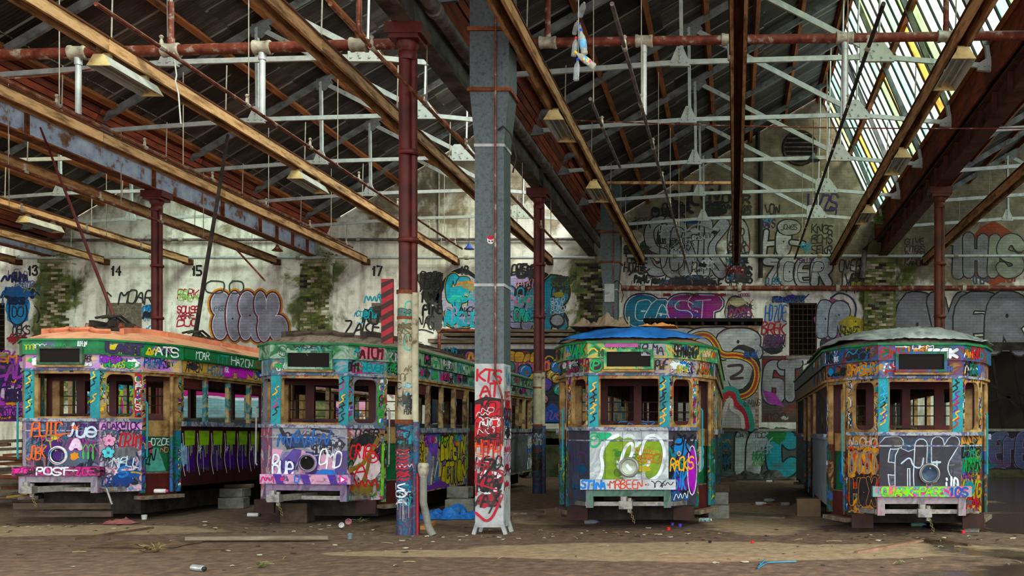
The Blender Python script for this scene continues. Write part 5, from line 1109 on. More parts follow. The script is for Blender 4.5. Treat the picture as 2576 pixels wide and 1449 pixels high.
c = Canvas(plane_map(loop(.005)[1], loop(.005)[2]), L1, .7, True, 0, 1.5); c.poly([(L1-.1, 1.5), (L1, 1.5), (L1, 2.2), (L1-.1, 2.2)], 0xa81c24); c.vtext('CRIMS', L1-.09, 1.6, L1-.01, 2.15, W_, .016); c.build('post_tags', A1[(1, 'w')])
# tram 2
c = canvas(A2, 0, z0=.52, z1=1.43); c.poly([(0, 1.06), (1.12, 1.1), (1.12, 1.43), (0, 1.43)], 0x85858c); c.poly([(0, .52), (.16, 1.1), (.0, 1.12)], 0xc494ac); c.poly([(.2, .52), (.46, 1.1), (.32, 1.12), (.12, .9)], 0x5a4c8c); c.poly([(.36, .52), (.5, .52), (.5, 1.08), (.44, 1.1)], 0xc494ac); c.poly([(.5, .52), (.62, .52), (.72, 1.06), (.5, 1.08)], 0x453a78); c.poly([(.66, .52), (1.0, .52), (.88, 1.05), (.74, 1.05)], 0xc494ac); c.poly([(.98, .52), (1.12, .52), (1.12, 1.1), (.9, 1.08)], 0x5a4c8c)
c.up(); c.poly([(.1, 1.42), (.22, 1.1), (.5, 1.16), (.3, 1.2), (.14, 1.43)], 0x24222c); c.stroke([(.6, 1.42), (.85, 1.38), (1.08, 1.18), (1.0, 1.08), (.8, 1.06)], .05, 0x26242c); c.poly([(.82, 1.12), (1.06, 1.16), (1.0, 1.26), (.9, 1.3)], 0xa8acb4)
c.fill_random(22, WORDS, [0x1c1c24, 0x9c9ca8, 0x4c4c54, 0x2c3c5c, 0x30243c], .0, 1.02, 1.1, 1.42, .06, .2); c.fill_random(8, WORDS, [0x2c2450, 0x8c6480, 0x1c1c2c], 0, .55, 1.1, 1.0, .06, .16)
for q in range(3): c.scribble(.08+.2*q, 1.1, .4+.24*q, 1.41, 0x1c5ca8, .024, 8)
c.text('Bue', .02, .72, .34, 1.02, 0xd4dce8, .03, .05, jit=.02, sm=1); c.text('OMD', .72, .86, 1.06, 1.1, 0xe0e0e6, .022, .3); c.blob(.82, .72, .16, .1, 0x1c68b8); c.scribble(.6, .6, 1.1, .78, 0x1c68b8, .03, 8); c.build('front_graffiti', A2[0])
c = bumper_canvas()
for q in range(5): c.poly([(.25+.2*q, .6), (.36+.2*q, .6), (.32+.2*q, .74), (.2+.2*q, .74)], 0xc494ac if q % 2 else 0x54408c)
c.scribble(.02, .62, .22, .73, 0xc82c70, .02, 7); c.blob(.33, .67, .03, .03, 0xc82c60); c.poly([(1.18, .6), (1.3, .67), (1.18, .74)], 0xe04c98); c.up(); c.poly([(1.2, .63), (1.26, .67), (1.2, .71)], W_); c.text('U', .52, .62, .6, .72, 0x1c68c8, .022); c.build('bumper_lettering', A2['bump'])
c = canvas(A2, 1, z0=.36, z1=1.43); c.fill_random(46, WORDS, [0x908890, 0x50405c, 0x6c5c30, 0x2c5c3c, 0x34303c, 0x18181c, 0x7c2430, 0x4c1c50], 0, .38, L1, 1.4, .06, .3); c.blob(.3, .88, .2, .25, 0xc8b4bc); c.stroke([(.05, .8), (.25, .9), (.45, 1.2), (.5, 1.3)], .07, 0x7c6434); c.stroke([(.2, .5), (.3, .75), (.36, 1.0)], .06, 0x6c5830)
c.text('TIGER', .08, 1.3, .5, 1.41, 0x16161a, .022); c.text('RAWK', .04, 1.16, .4, 1.28, 0x101014, .02); c.text('CRIPS', .05, .98, .45, 1.18, 0xc01824, .026, .2); c.arc(.4, .98, .09, .07, 0, 2*pi, .022, 0xc01824); c.text('A', .1, .7, .32, .96, 0xb81824, .026); c.scribble(.05, .5, .5, .72, 0xa82420, .03, 9); c.poly([(L1-.05, .4), (L1, .4), (L1, 1.2), (L1-.04, 1.2)], 0x6cb42c); c.build('corner_graffiti', A2[1])
for i in (3, 5):
    c = canvas(A2, i, z0=.4, z1=1.36)
    if i == 3:
        c.poly([(0, .62), (.55, .55), (.6, 1.22), (0, 1.25)], 0xb8a01c); c.text('HERO', .05, 1.05, .5, 1.2, K_, .025); c.text('NUSX', .05, .85, .52, 1.02, K_, .025); c.text('OREDS', .05, .66, .5, .83, K_, .022); c.poly([(.6, 1.36), (1.4, 1.36), (1.2, .95), (.8, 1.0)], 0x7c5cb4)
        c.blob(.85, .75, .18, .3, 0x7c80a8); c.blob(1.2, .7, .12, .24, 0x1c68a8); c.stroke([(.9, .5), (1.0, .8), (1.1, .6), (1.25, .85)], .06, 0xd8d0a8); c.bubble('DOPEIN', 1.45, .86, 2.95, 1.3, 0xc0b020, K_, .06, fat=.34); c.bubble('ACTION', 1.5, .45, 3.0, .86, 0xb8a828, K_, .06, fat=.34); c.poly([(0, .4), (2.0, .4), (1.4, .55), (.8, .47), (.3, .58), (0, .5)], 0x6c4898); c.fill_random(14, WORDS, BRIGHT, 0, 1.1, 3.0, 1.35, .1, .2)
    else: c.poly([(.6, .42), (2.6, .42), (2.6, 1.3), (.7, 1.3)], 0x54565e); c.bubble('OMM', .8, .5, 2.5, 1.25, 0x606268, 0x2c2c30, .03); c.fill_random(16, WORDS, [0x1c68b8, 0x28a0d0, W_, K_, 0xe07828], 0, .42, .7, 1.34, .1, .3); c.fill_random(6, WORDS, [0x1c68b8, W_, K_], 2.5, .42, 3.05, 1.34, .1, .3)
    c.build('side_graffiti', A2[i])
tram_filler(A2, (0, 1, 2, 3, 4, 5), [K_, W_, 0x3c9c5c, 0x8c8c90, 0x1c9098, 0x202024, 0xb8b8bc, 0xc04c80, 0x24502c], 9)
c = canvas(A2, 1, z0=2.48, z1=2.67, o=.05); c.lay = .012; c.poly([(.18, 2.48), (.58, 2.49), (.58, 2.66), (.18, 2.66)], 0xc87c8c); c.text('ATOM', .18, 2.49, .57, 2.66, 0x4c1418, .035); c.build('fascia_lettering', A2[(1, 'f')])
c = canvas(A2, 0, z0=2.61, z1=2.68, o=.05); c.lay = .012; c.text('WOER', .35, 2.61, .9, 2.67, K_, .014); c.build('fascia_lettering', A2[(0, 'f')])
c = canvas(A2, 1, z0=2.26, z1=2.46, o=.01); c.lay = .012; c.text('DFM.', .0, 2.29, .2, 2.43, K_, .025); c.poly([(.22, 2.28), (.58, 2.28), (.58, 2.42), (.22, 2.42)], 0x1c94a0); c.text('NEVER', .23, 2.29, .57, 2.41, 0x147480, .02); c.build('letterboard_lettering', A2[(1, 'l')])
posts(T2, A2, [K_, 0xe0a828, 0x1c8c94, 0xc83c78, K_])
c = Canvas(plane_map(loop(.005)[1], loop(.005)[2]), L1, .7, True, 0, 1.5); c.vtext('CHORE', L1-.1, 1.5, L1, 2.1, 0x28a028, .022); c.build('post_tags', A2[(1, 'w')])
# tram 3
c = canvas(A3, 0, z0=.52, z1=1.43); c.blob(.2, 1.35, .12, .06, 0x30a070); [(c.up(), c.stroke(chaikin(q, 2), .25, 0xc4ccd0)) for q in ([(.18, .66), (.3, .85), (.27, 1.1), (.4, 1.28)], [(.46, .68), (.5, 1.0), (.55, 1.26)], [(.76, 1.18), (.95, 1.22), (1.0, .98), (.86, .8)])]
[(c.up(), c.stroke(chaikin(q, 2), .19, k)) for q, k in (([(.16, .64), (.3, .82), (.27, 1.1), (.4, 1.26)], 0x6c8c10), ([(.42, .68), (.34, .72)], 0x6c8c10), ([(.5, 1.0), (.55, 1.24)], 0x7c9818), ([(.72, 1.02), (.78, 1.2), (.95, 1.22), (1.0, .98), (.88, .82)], 0x749414))]
c.fill_random(26, ['ERO', 'ONE'], [0x5c7c0c, 0x84a41c, 0x4c6c10, 0xa89820, 0xa86c20, 0x2c7c1c], .3, .78, 1.02, 1.24, .03, .12)
c.stroke(chaikin([(.1, .62), (.2, .9), (.15, 1.1), (.25, 1.3), (.4, 1.36)], 2), .05, 0xdce2e8); c.stroke(chaikin([(.42, .9), (.5, 1.2), (.62, 1.28), (.6, 1.05), (.48, .98), (.66, .8)], 2), .045, 0xdce2e8); c.stroke(chaikin([(.72, 1.1), (.8, 1.36), (1.0, 1.36), (1.08, 1.1), (1.0, .8), (.86, .72)], 2), .045, 0xdce2e8)
c.arc(.06, 1.3, .09, .1, 0, 2*pi, .03, 0x2c9c6c); c.text('P', .02, 1.24, .1, 1.36, 0x2c9c6c, .02)
c.up()
for x in (.22, .47, .74): c.stroke([(x, .54), (x, 1.41)], .005, 0x4c5054, False)
c.stroke([(0, 1.3), (1.12, 1.3)], .005, 0x5c6064, False); c.build('front_graffiti', A3[0])
c = bumper_canvas(); c.text('STINA', .02, .615, .36, .73, 0x2c78c8, .03); c.text('MRBEEN', .42, .615, .88, .735, 0xc83c18, .016, 0, .03); c.disc(.39, .67, .013, None, 0xc83c18); c.disc(.92, .67, .013, None, 0xc83c18); c.loops(1.0, .62, 1.2, .73, K_, .012, 2); c.scribble(1.12, .64, 1.3, .72, K_, .012, 6); c.build('bumper_lettering', A3['bump'])
c = canvas(A3, 1, z0=.36, z1=1.43); c.fill_random(30, WORDS, [0x1c58a0, 0x1c1c26, 0x6c2c90, 0xb8a0c8, 0x186c78, 0x101014], 0, .4, L1, 1.4, .08, .28); c.blob(.48, .85, .09, .35, 0x9c28a8); c.arc(.48, .85, .1, .36, 0, 2*pi, .02, 0xd8c8e0); c.blob(.24, 1.2, .16, .14, 0x2878c0); c.text('PK', .08, 1.08, .52, 1.36, K_, .03, .3); c.text('RACKS', .02, .86, .5, 1.04, 0xe8a83c, .026); c.arc(.2, 1.1, .03, .03, 0, 2*pi, .014, 0xe8a83c); c.text('SIK', .1, .6, .36, .84, 0x2880c8, .03); c.scribble(.1, .42, .4, .56, W_, .014, 8); c.build('corner_graffiti', A3[1])
c = canvas(A3, 15, z0=.36, z1=1.43); c.fill_random(8, ['ID', 'OVER'], [0x34343c, 0x3c4454, 0x503c6c, 0x1c4c6c], 0, .5, L1, 1.4, .1, .25); c.build('corner_graffiti', A3[15])
c = canvas(A3, 2, z0=.63, z1=1.44, o=-.12); c.bubble('S', .1, .8, .5, 1.25, 0xb0b8b8, 0x1c5c34, .03); c.text('A', .05, .75, .3, 1.0, K_, .025); c.build('door_graffiti', A3[2])
c = canvas(A3, 1, z0=1.5, z1=2.2, o=.006); c.up(); [c.stroke(chaikin([(L1-.06+.02*sin(q), 1.52+.08*q), (L1-.03, 1.57+.08*q), (L1-.07, 1.62+.08*q)], 1), .03, [0x2c88c8, 0xb81c24, W_][q % 3]) for q in range(8)]; c.build('post_tags', A3[(1, 'w')])
tram_filler(A3, (14, 15, 0, 1, 2, 3), [K_, 0x2c9c6c, 0xe0a828, W_, 0x1c68b8, 0x8c2c60, 0x1c5c34, 0x202024, 0xb04c1c], 8)
c = canvas(A3, 15, z0=2.26, z1=2.67, o=.05); c.lay = .02; c.text('VANK', L1-.42, 2.49, L1+.0, 2.66, 0x1ca050, .036, .2); c.build('fascia_lettering', A3[(15, 'f')])
c = canvas(A3, 0, z0=2.26, z1=2.46, o=.01); c.lay = .012; c.disc(.1, 2.36, .1, .1, 0x2c1c28, 18); c.arc(.1, 2.36, .085, .085, 0, 2*pi, .026, 0x1c9858); c.text('P', .06, 2.3, .15, 2.42, 0x1c9858, .024); c.text('PWF', .94, 2.28, 1.12, 2.43, K_, .02); c.build('letterboard_lettering', A3[(0, 'l')])
c = canvas(A3, 0, z0=2.48, z1=2.67, o=.05); c.lay = .012; c.poly([(.25, 2.61), (.72, 2.61), (.72, 2.675), (.25, 2.675)], 0x9c5c88); c.poly([(.76, 2.49), (1.1, 2.49), (1.1, 2.66), (.76, 2.66)], 0x8c8c96); c.text('RUMA', .78, 2.52, 1.08, 2.66, K_, .02); c.build('fascia_lettering', A3[(0, 'f')])
c = canvas(A3, 1, z0=2.48, z1=2.67, o=.05); c.lay = .012; c.text('SEMI', .08, 2.49, .36, 2.66, K_, .026); c.text('OMEN', .36, 2.49, .6, 2.65, 0x241c10, .024); c.build('fascia_lettering', A3[(1, 'f')])
posts(T3, A3, [K_, 0xe8a420, 0xe8a420, 0x1c8c94, K_])
c = Canvas(lambda u, v, o: (u, 1.26-o, v), 1.0, 1.5, True, -.5, 1.0); c.text('FNS7', -.3, 1.5, .3, 1.57, 0x5c8cc8, .015); c.vtext('SODAYSON', -.04, 1.6, .03, 2.1, W_, .008); c.vtext('DENY', .43, 1.75, .5, 2.1, W_, .009); c.build('bulkhead_tags', T3)
# tram 4
c = canvas(A4, 0, z0=.52, z1=1.43); c.fill_random(14, ['DFM'], [0x34323c, 0x2c2a34, 0x46444e, 0x1c3c54, 0x5c5464], 0, .55, 1.12, 1.4, .12, .3); c.bubble('EMLK', .0, .56, 1.06, 1.4, 0x2a2832, 0xb0bac4, .032, fat=.6, jit=.03); c.stroke(chaikin([(.3, 1.05), (.42, 1.15), (.46, 1.0), (.58, .98), (.6, 1.12)], 2), .022, 0xa8b4c0); c.text('jio', .86, .62, 1.1, .84, 0xd0dce4, .026, .05); c.stroke([(.82, .58), (1.1, .58)], .014, 0xc8d4dc); c.text('T', .72, .8, .86, 1.06, 0x9caab4, .03); c.build('front_graffiti', A4[0])
c = bumper_canvas(); c.fill_random(10, ['ON'], [0xc83c80, 0x3c9c8c, 0x30203c, 0xd88c30], 0, .61, 1.34, .735, .05, .12); c.text('QUARK-PAGE', .12, .615, .98, .735, 0x6cc82c, .024, .1, .03); c.text('10S', 1.04, .62, 1.3, .735, 0x2448a0, .026); c.build('bumper_lettering', A4['bump'])
c = canvas(A4, 15, z0=.36, z1=1.43); c.fill_random(26, WORDS, [0xa82428, 0x181416, 0x241c1c, 0xc88c2c, 0x2c6c70, 0x100e10, 0x8c7c70, 0xc04c30], 0, .4, L1, 1.3, .14, .4); c.text('NACHO', .03, 1.28, .55, 1.4, 0xc0b0a8, .022); c.bubble('HOX', .05, .45, .56, .85, 0x1c1820, 0xb87c2c, .03); c.build('corner_graffiti', A4[15])
c = canvas(A4, 1, z0=.36, z1=1.43); c.fill_random(26, WORDS, [0x8c2028, 0x181416, 0x5c4490, 0x7c8420, 0x2c6c70, 0x181416, 0x100e10, 0x2c7c40], 0, .4, L1, 1.4, .06, .26); c.build('corner_graffiti', A4[1])
c = canvas(A4, 14, z0=.63, z1=1.44, o=-.12); c.bubble('B', .2, .72, .62, 1.18, 0x2060b0, 0x18407c, .03); c.build('door_graffiti', A4[14])
tram_filler(A4, (13, 14, 15, 0, 1), [K_, 0x2460b0, 0xa82428, W_, 0x1c5c34, 0xb87c2c, 0x1c1c20, 0x3c8cc0], 8)
c = canvas(A4, 0, z0=2.61, z1=2.68, o=.05); c.lay = .012; c.text('>', .22, 2.62, .42, 2.67, W_, .01); c.text('DFM', .46, 2.615, .76, 2.675, W_, .012); c.build('fascia_lettering', A4[(0, 'f')])
c = canvas(A4, 15, z0=2.26, z1=2.46, o=.01); c.lay = .012; c.text('CRASH', .0, 2.29, .45, 2.43, 0xc88828, .022); c.build('letterboard_lettering', A4[(15, 'l')])
posts(T4, A4, [K_, 0xe0a020, 0x6c3c98, 0xb81c24, 0x28a0c8])
c = Canvas(lambda u, v, o: (u, 1.26-o, v), 1.0, 1.5, True, -.5, 1.0); c.fill_random(6, ['DFM'], [0x4c5c20, 0x243c6c, 0x2c3418], -.3, 1.48, .3, 1.57, .06, .09); c.build('bulkhead_tags', T4)
c = Canvas(lambda u, v, o: (u, 1.26-o, v), 1.0, 1.5, True, -.5, 1.0); c.text('PENO', .1, 1.48, .5, 1.57, 0x4c6c1c, .014, .3); c.build('bulkhead_tags', T1)
CP = [K_, 0x1c68b8, 0xb81c24, 0xd8a828, 0x2c7c44, W_, 0x6c3c98, 0x1c8c94, 0x3c2c20, 0x101013, 0x54402c]
for A_ in (A1, A2, A3): clutter(A_, (0, 1, 2, 3, 5, 15, 14), CP)
clutter(A4, (0, 1, 15, 14, 13), CP)
# trolley poles on the left tram
for y, tip, base in ((1.25, (-12.5, 17.5, 6.9), 'front'), (3.75, (-8.86, 17.0, 6.62), 'rear')):
    z = roof_z(0, y); tb = MB().box(-.3, .3, y-.25, y+.25, z-.02, z+.06).box(-.2, -.12, y-.3, y+.3, z+.06, z+.16).box(.12, .2, y-.3, y+.3, z+.06, z+.16).lathe([(.12, z+.05), (.1, z+.12), (.05, z+.22)], (0, y, 0), 12).build('trolley_base', m_under, T1)
    for dx, dy in ((-.26, -.2), (.26, -.2), (-.26, .2), (.26, .2)): MB().lathe([(.05, z+.02), (.06, z+.07), (.05, z+.12)], (dx, y+dy, 0), 8).build('insulator', m_rustpipe, tb, smooth=True)
    for q in range(3): MB().tube([(-.1+.1*q, y-.28, z+.2), (-.08+.1*q, y, z+.27), (-.1+.1*q, y+.3, z+.18)], .022, 6).build('spring', m_under, tb)
    p = Vector(tip)-Vector((T1.location.x, T1.location.y, .14)); MB().tube([(0, y, z+.2), (0, y, z+.3), tuple(p)], [.045, .03, .018] if y < 2 else [.06, .045, .028], 8).build('trolley_pole', m_maroon if y < 2 else m_under, T1, smooth=True)
# tarpaulins
def tarp(T, name, ya, yb, s0, s1, m, label, amp, lift=.02):
    ns = lambda x, y: lift+amp*(.6+.5*noise.noise(Vector((x*4, y*2.4, 3.3)))+.5*abs(noise.noise(Vector((x*9+y*5, y*7, 1)))))
    mb = roof_grid(ya, yb, 44, 44, lambda x, y: (x*1.015, y, roof_z(x, y)+ns(x, y)), s0, s1)
    o = mb.build(name, m, smooth=True, label=label, cat='tarpaulin'); o.location = T.location; o.rotation_euler = T.rotation_euler
    sm_ = o.modifiers.new('thickness', 'SOLIDIFY'); sm_.thickness = .006; sm_.offset = 1; return o
tarp(T3, 'tarpaulin', -.02, 1.0, -1, .86, mat('blue_tarpaulin', [0x10406c, 0x1858a0, 0x1e66b0], 3, .5, bump=.2), 'blue tarpaulin spread over the roof front of the lime green tram', .055)
tarp(T4, 'tarpaulin', -.03, 5.5, -1, 1, mat('silver_tarpaulin', [0x5c6264, 0x8a9290, 0xa4aaa6, 0x6c7474], 3, .3, .3, bump=.3), 'grey silver tarpaulin with folds over the rightmost tram roof', .075, .02)
def crumple(name, loc, sx, sy, h, m, label, cat, seed, n=26, rz=0):
    mb = MB(); vs = []; fs = []
    for a_ in range(n+1):
        for b_ in range(n+1):
            u, v = a_/n*2-1, b_/n*2-1; e = max(abs(u), abs(v)); q = Vector((u*2.3, v*2.3, seed)); f = abs(noise.noise(q))*1.3+.5*abs(noise.noise(q*2.4))
            vs.append((u*sx*(1+.2*noise.noise(Vector((v*2, seed, 0)))), v*sy*(1+.25*noise.noise(Vector((u*2, seed, 5)))), .008+h*f*(1-e**3)))
    for a_ in range(n):
        for b_ in range(n): q = a_*(n+1)+b_; fs.append((q, q+1, q+n+2, q+n+1))
    o = mb.add(vs, fs).build(name, m, loc=loc, rot=(0, 0, rz), label=label, cat=cat); md = o.modifiers.new('thickness', 'SOLIDIFY'); md.thickness = .006; md.offset = 1; return o
crumple('canvas_sheet', (-1.98, 14.75, 2.95), .45, .45, .26, mat('brown_canvas', [0x4c3c30, 0x70604f], 3, .85), 'crumpled brown canvas heaped on the blue tarpaulin tram', 'canvas', 4.1)
crumple('cardboard_scrap', (-1.15, 14.8, 2.99), .28, .2, .08, mat('orange_board', [0x9c6430, 0xc08040], 3, .8), 'orange board scraps on the crown of the blue tarpaulin tram', 'scrap', 9.2, 10)
# ---------------------------------------------------------------- paint on the back wall
class WC(Canvas):
    BRICK = True; DL = 8e-6
    """canvas on the back wall; boxes are given as photo-frame numbers turned into wall metres"""
    def __init__(s, Y=YW, par=None, loc=(0, 0, 0)):
        super().__init__(lambda u, v, o: (u-loc[0], Y-.004-o-loc[1], v-loc[2]), 1, 1, False); s.q = (lambda p: (p-PX)*Y/FPX); s.w = (lambda p: CH+(PY-p)*Y/FPX); s.par = par or WALL; s.sc = Y/FPX
    def B(s, x0, y0, x1, y1): return s.q(x0), s.w(y1), s.q(x1), s.w(y0)
    def T(s, t, x0, y0, x1, y1, col, w=None, **k): s.text(t, *s.B(x0, y0, x1, y1), col, w*s.sc if w else None, **k)
    def U(s, t, x0, y0, x1, y1, *a, **k): s.bubble(t, *s.B(x0, y0, x1, y1), *a, **k)
    def E(s, x, y, rx, ry, col, rag=.15, n=20): s.blob(s.q(x), s.w(y), rx*s.sc, ry*s.sc, col, n, rag)
    def R(s, x0, y0, x1, y1, col): s.up(); a, b_, c_, d = s.B(x0, y0, x1, y1); s.poly([(a, b_), (c_, b_), (c_, d), (a, d)], col)
    def S(s, pts, w, col, sm=2): s.up(); s.stroke(chaikin([(s.q(x), s.w(y)) for x, y in pts], sm), w*s.sc, col)
    def PG(s, pts, col): s.up(); s.poly([(s.q(x), s.w(y)) for x, y in pts], col)
    def F(s, n, pal, x0, y0, x1, y1, h0, h1): a, b_, c_, d = s.B(x0, y0, x1, y1); s.fill_random(n, WORDS, pal, a, b_, c_, d, h0*s.sc, h1*s.sc)
    def lobes(s, letters, fill, line, hl, halo, f):
        for L in letters:
            for x, y, rx, ry in L: s.up(); s.disc(s.q(x), s.w(y), (rx+10)*s.sc, (ry+10)*s.sc, halo, 26)
        for L in letters:
            for d, col in ((5.5, line), (1.6, hl), (0, fill)):
                for x, y, rx, ry in L: s.up(); s.disc(s.q(x), s.w(y), (rx+d)*s.sc, (ry+d)*s.sc, col, 26)
    def done(s, name='graffiti', label=None): return s.build(name, s.par, label)
DK = [0x141416, 0x1c1c20, 0x26262c]
c = WC()
for t, x in (('13', 70), ('14', 279), ('15', 483)): c.T(t, x, 669, x+26, 692, 0x18181a, 5.5, slant=0, jit=0, sm=0)
c.T('17', 936, 669, 962, 692, 0x242424, 5.5, slant=0, jit=.03, sm=0); c.T('21', 1866, 668, 1890, 690, 0x202022, 5, slant=0, jit=0, sm=0); c.T('18', 1158, 670, 1180, 690, 0x2c2c2c, 5, slant=0, jit=0, sm=0); c.done('stencil_numbers')
c = WC(); cv = lambda L: [(377+x/2.712, 679+y/2.712, a/2.712, b_/2.712) for x, y, a, b_ in L]
c.lobes([cv(L) for L in ([(485, 235, 65, 85), (480, 380, 50, 92)], [(578, 315, 54, 165)], [(665, 245, 56, 95), (655, 385, 42, 90), (735, 405, 48, 82), (690, 310, 50, 50)], [(755, 235, 38, 85), (838, 240, 44, 80), (800, 325, 58, 60), (780, 400, 42, 85), (878, 400, 60, 88)])], 0x8d8c9c, 0x5c1c38, 0xe0e0e8, 0xc8841c, 0)
[c.E(377+x/2.712, 679+y/2.712, 2.4, 2.4, 0x5c1c38, .05) for x, y in ((515, 298), (565, 332), (684, 310))]; c.T('OO', 520, 706, 625, 735, 0x3c4440, 4); c.T('PIGS', 540, 770, 566, 782, 0x4a4a54, 1.6); c.done(label='bubble lettering PORK, grey with maroon and orange edge')
c = WC(); c.R(272, 762, 357, 826, 0x6a6054); c.T('MOAR', 302, 728, 388, 762, 0x2c302c, 4.5, slant=.4); c.T('MOAR', 283, 768, 345, 790, 0x787068, 3); c.T('MOOR', 285, 796, 350, 812, 0x8c8478, 2); c.S([(266, 745), (270, 735), (280, 745)], 4, 0x34302c, 0); c.S([(270, 738), (269, 790)], 4, 0x34302c, 0); c.done()
c = WC(); c.T('PORK', 447, 728, 500, 752, 0xa02030, 2.6); c.F(3, [0x9cc878], 440, 725, 505, 760, 12, 20); c.T('SOUSE', 446, 770, 502, 787, 0xb02038, 3); c.T('ABREI', 446, 788, 502, 802, 0x9c2844, 2.6); c.T('DUO', 448, 804, 498, 820, 0xb82c3c, 3); c.done()
c = WC(); c.E(45, 780, 30, 42, 0x4c8cc0); c.S([(25, 760), (40, 740), (66, 760), (70, 800), (45, 822), (22, 805), (25, 760)], 4, 0x14182c); c.T('OO', 30, 770, 60, 795, 0x14182c, 3); c.F(16, [0x1c5c9c, 0x1c2c50, 0x8c8c30, 0x5c4c84, K_], 0, 680, 98, 770, 14, 34); c.T('DEKS', 34, 818, 78, 840, 0x202024, 2.6); c.F(6, [0xa02438, 0x202024, 0xb84c6c], 15, 838, 90, 870, 10, 24); c.S([(88, 770), (98, 780), (100, 800), (94, 812)], 3, 0x202024); c.done()
c = WC(); c.F(14, [0x1c68a8, 0x2c88c8, 0x3c98d0, 0x202428], 360, 762, 398, 850, 10, 26); c.F(8, [0x3c88b8, 0x88b8c8, 0x30302c], 275, 822, 380, 862, 10, 20); c.done()
c = WC(); c.T('ZAKE', 866, 802, 965, 842, 0x1c201e, 5, slant=.4); c.R(935, 762, 975, 812, 0x6c6052); c.F(6, [0x242424, 0x303030, 0x2c9cb0], 915, 735, 985, 815, 14, 30); c.F(3, [0x4ca8b8], 860, 780, 930, 840, 10, 20); c.done()
c = WC(); c.E(1085, 740, 22, 40, 0x3c3c3a, .4); c.E(1095, 800, 18, 34, 0x4c4c4a, .4); c.T('OUR', 1040, 690, 1075, 710, 0x242424, 3); c.T('PINEZ', 1064, 735, 1112, 758, 0x101012, 5); c.T('FINE', 1064, 766, 1112, 790, 0x0e0e10, 5.5); c.F(8, [0x141414, 0x2c2c2c], 1058, 684, 1112, 735, 16, 34); c.T('KNAG', 1040, 792, 1092, 826, 0x1c1c1e, 3); c.S([(1045, 832), (1065, 828), (1090, 838)], 3, 0x1c1c1e); c.done()
c = WC(); c.E(1160, 755, 62, 78, 0x1a1a20, .06); c.E(1163, 758, 54, 68, 0xa9a6bc, .06); c.U('SEA', 1122, 690, 1210, 815, 0x2c9cb8, 0x14141a, .05, halo=(0xc8b83c, 1.5), fat=.5, fill2=0x8c8aa8); c.F(10, [0x28a0b8, 0x54b8a8, 0x14141a, 0xc88c5c, 0x8c8aac], 1120, 700, 1205, 820, 18, 40); c.done(label='teal and lilac graffiti piece left of the duct')
c = WC(); c.E(1350, 755, 72, 72, 0x18181e, .08); c.U('EAR', 1272, 688, 1425, 828, 0x9694b4, 0x14141a, .05, halo=(0xb8b04c, 1.3), fat=.5, fill2=0x2c84a0); c.F(12, [0x9c9ab8, 0x48b09c, 0x14141a, 0x2c8cac, 0xb888a8], 1275, 695, 1380, 820, 18, 40); c.E(1402, 808, 20, 18, 0x1a1a1e, .05); c.E(1402, 806, 15, 13, 0x94949c, .05); c.F(4, [0x18181c], 1270, 660, 1370, 700, 16, 30); c.done(label='teal and lilac graffiti piece right of the duct')
c = WC(); c.E(1403, 762, 20, 36, 0x1c2c5c, .15); 
for i, t in enumerate(('GPSC', 'PANIC', 'CHILD', 'BOUT', 'SLERO', 'OEP')): c.T(t, 1386, 727+i*11, 1420, 736+i*11, 0xc8ccd8, 1.4)
c.F(10, [0x202020, 0x8c8428, 0x2c2c2c, 0x3c5c34], 1388, 690, 1432, 830, 12, 30); c.done()
# silver piece in the right gable
c = WC(); c.E(1640, 612, 26, 36, 0x1c5c34, .3); c.E(1648, 620, 18, 24, 0xa03c70, .3); c.PG([(1632, 660), (1660, 655), (1672, 690), (1636, 700)], 0x8c3868); c.R(1690, 550, 1790, 562, 0x1c4c8c); c.U('SONK', 1622, 548, 1822, 700, 0x9c9ca2, 0x1a1a1e, .035, fat=.62, jit=.04); c.F(10, [0x8c8c94, 0xb0b0b4, 0x1c1c20], 1650, 570, 1800, 680, 12, 24); c.T('SONK', 1645, 572, 1812, 682, 0x1c1c20, 2.6); c.F(16, [0x1c1c20, 0xc0c0c4, 0x1c1c20], 1640, 565, 1812, 690, 8, 20); c.S([(1660, 590), (1690, 560), (1720, 590), (1750, 560), (1790, 575)], 4, 0xb8b8be); c.done(label='silver throw-up lettering in the right gable')
c = WC(); c.F(30, [0x161618, 0x202022, 0x1c6c9c, 0x8c2430, 0x242428], 1570, 690, 1820, 728, 10, 24); c.F(16, [0x161618, 0x2c2c2e, 0x20282c], 1570, 545, 1640, 700, 10, 30); c.T('OVER', 1642, 525, 1722, 548, 0x1c1c1e, 4); c.T('LEN', 1740, 465, 1812, 512, 0x242422, 6); c.T('OVER', 1818, 490, 1885, 512, 0x1c1c1e, 4.5); c.T('07', 1785, 522, 1812, 542, 0x24242a, 3.5); c.T('S E', 1690, 480, 1750, 530, 0x202020, 7); c.F(14, [0x1c1c1e, 0x26262a], 1620, 505, 1900, 552, 12, 24); c.done()
c = WC(); c.E(1858, 610, 30, 66, 0x18181a, .04); c.E(1858, 610, 27, 62, 0x96948c, .04); c.T('OVER', 1838, 575, 1872, 612, 0x30302c, 3.5); c.F(16, [0x1c74a8, 0x18181a, 0x2c2c2c, 0x9c2c34], 1825, 600, 1892, 728, 12, 30); c.done()
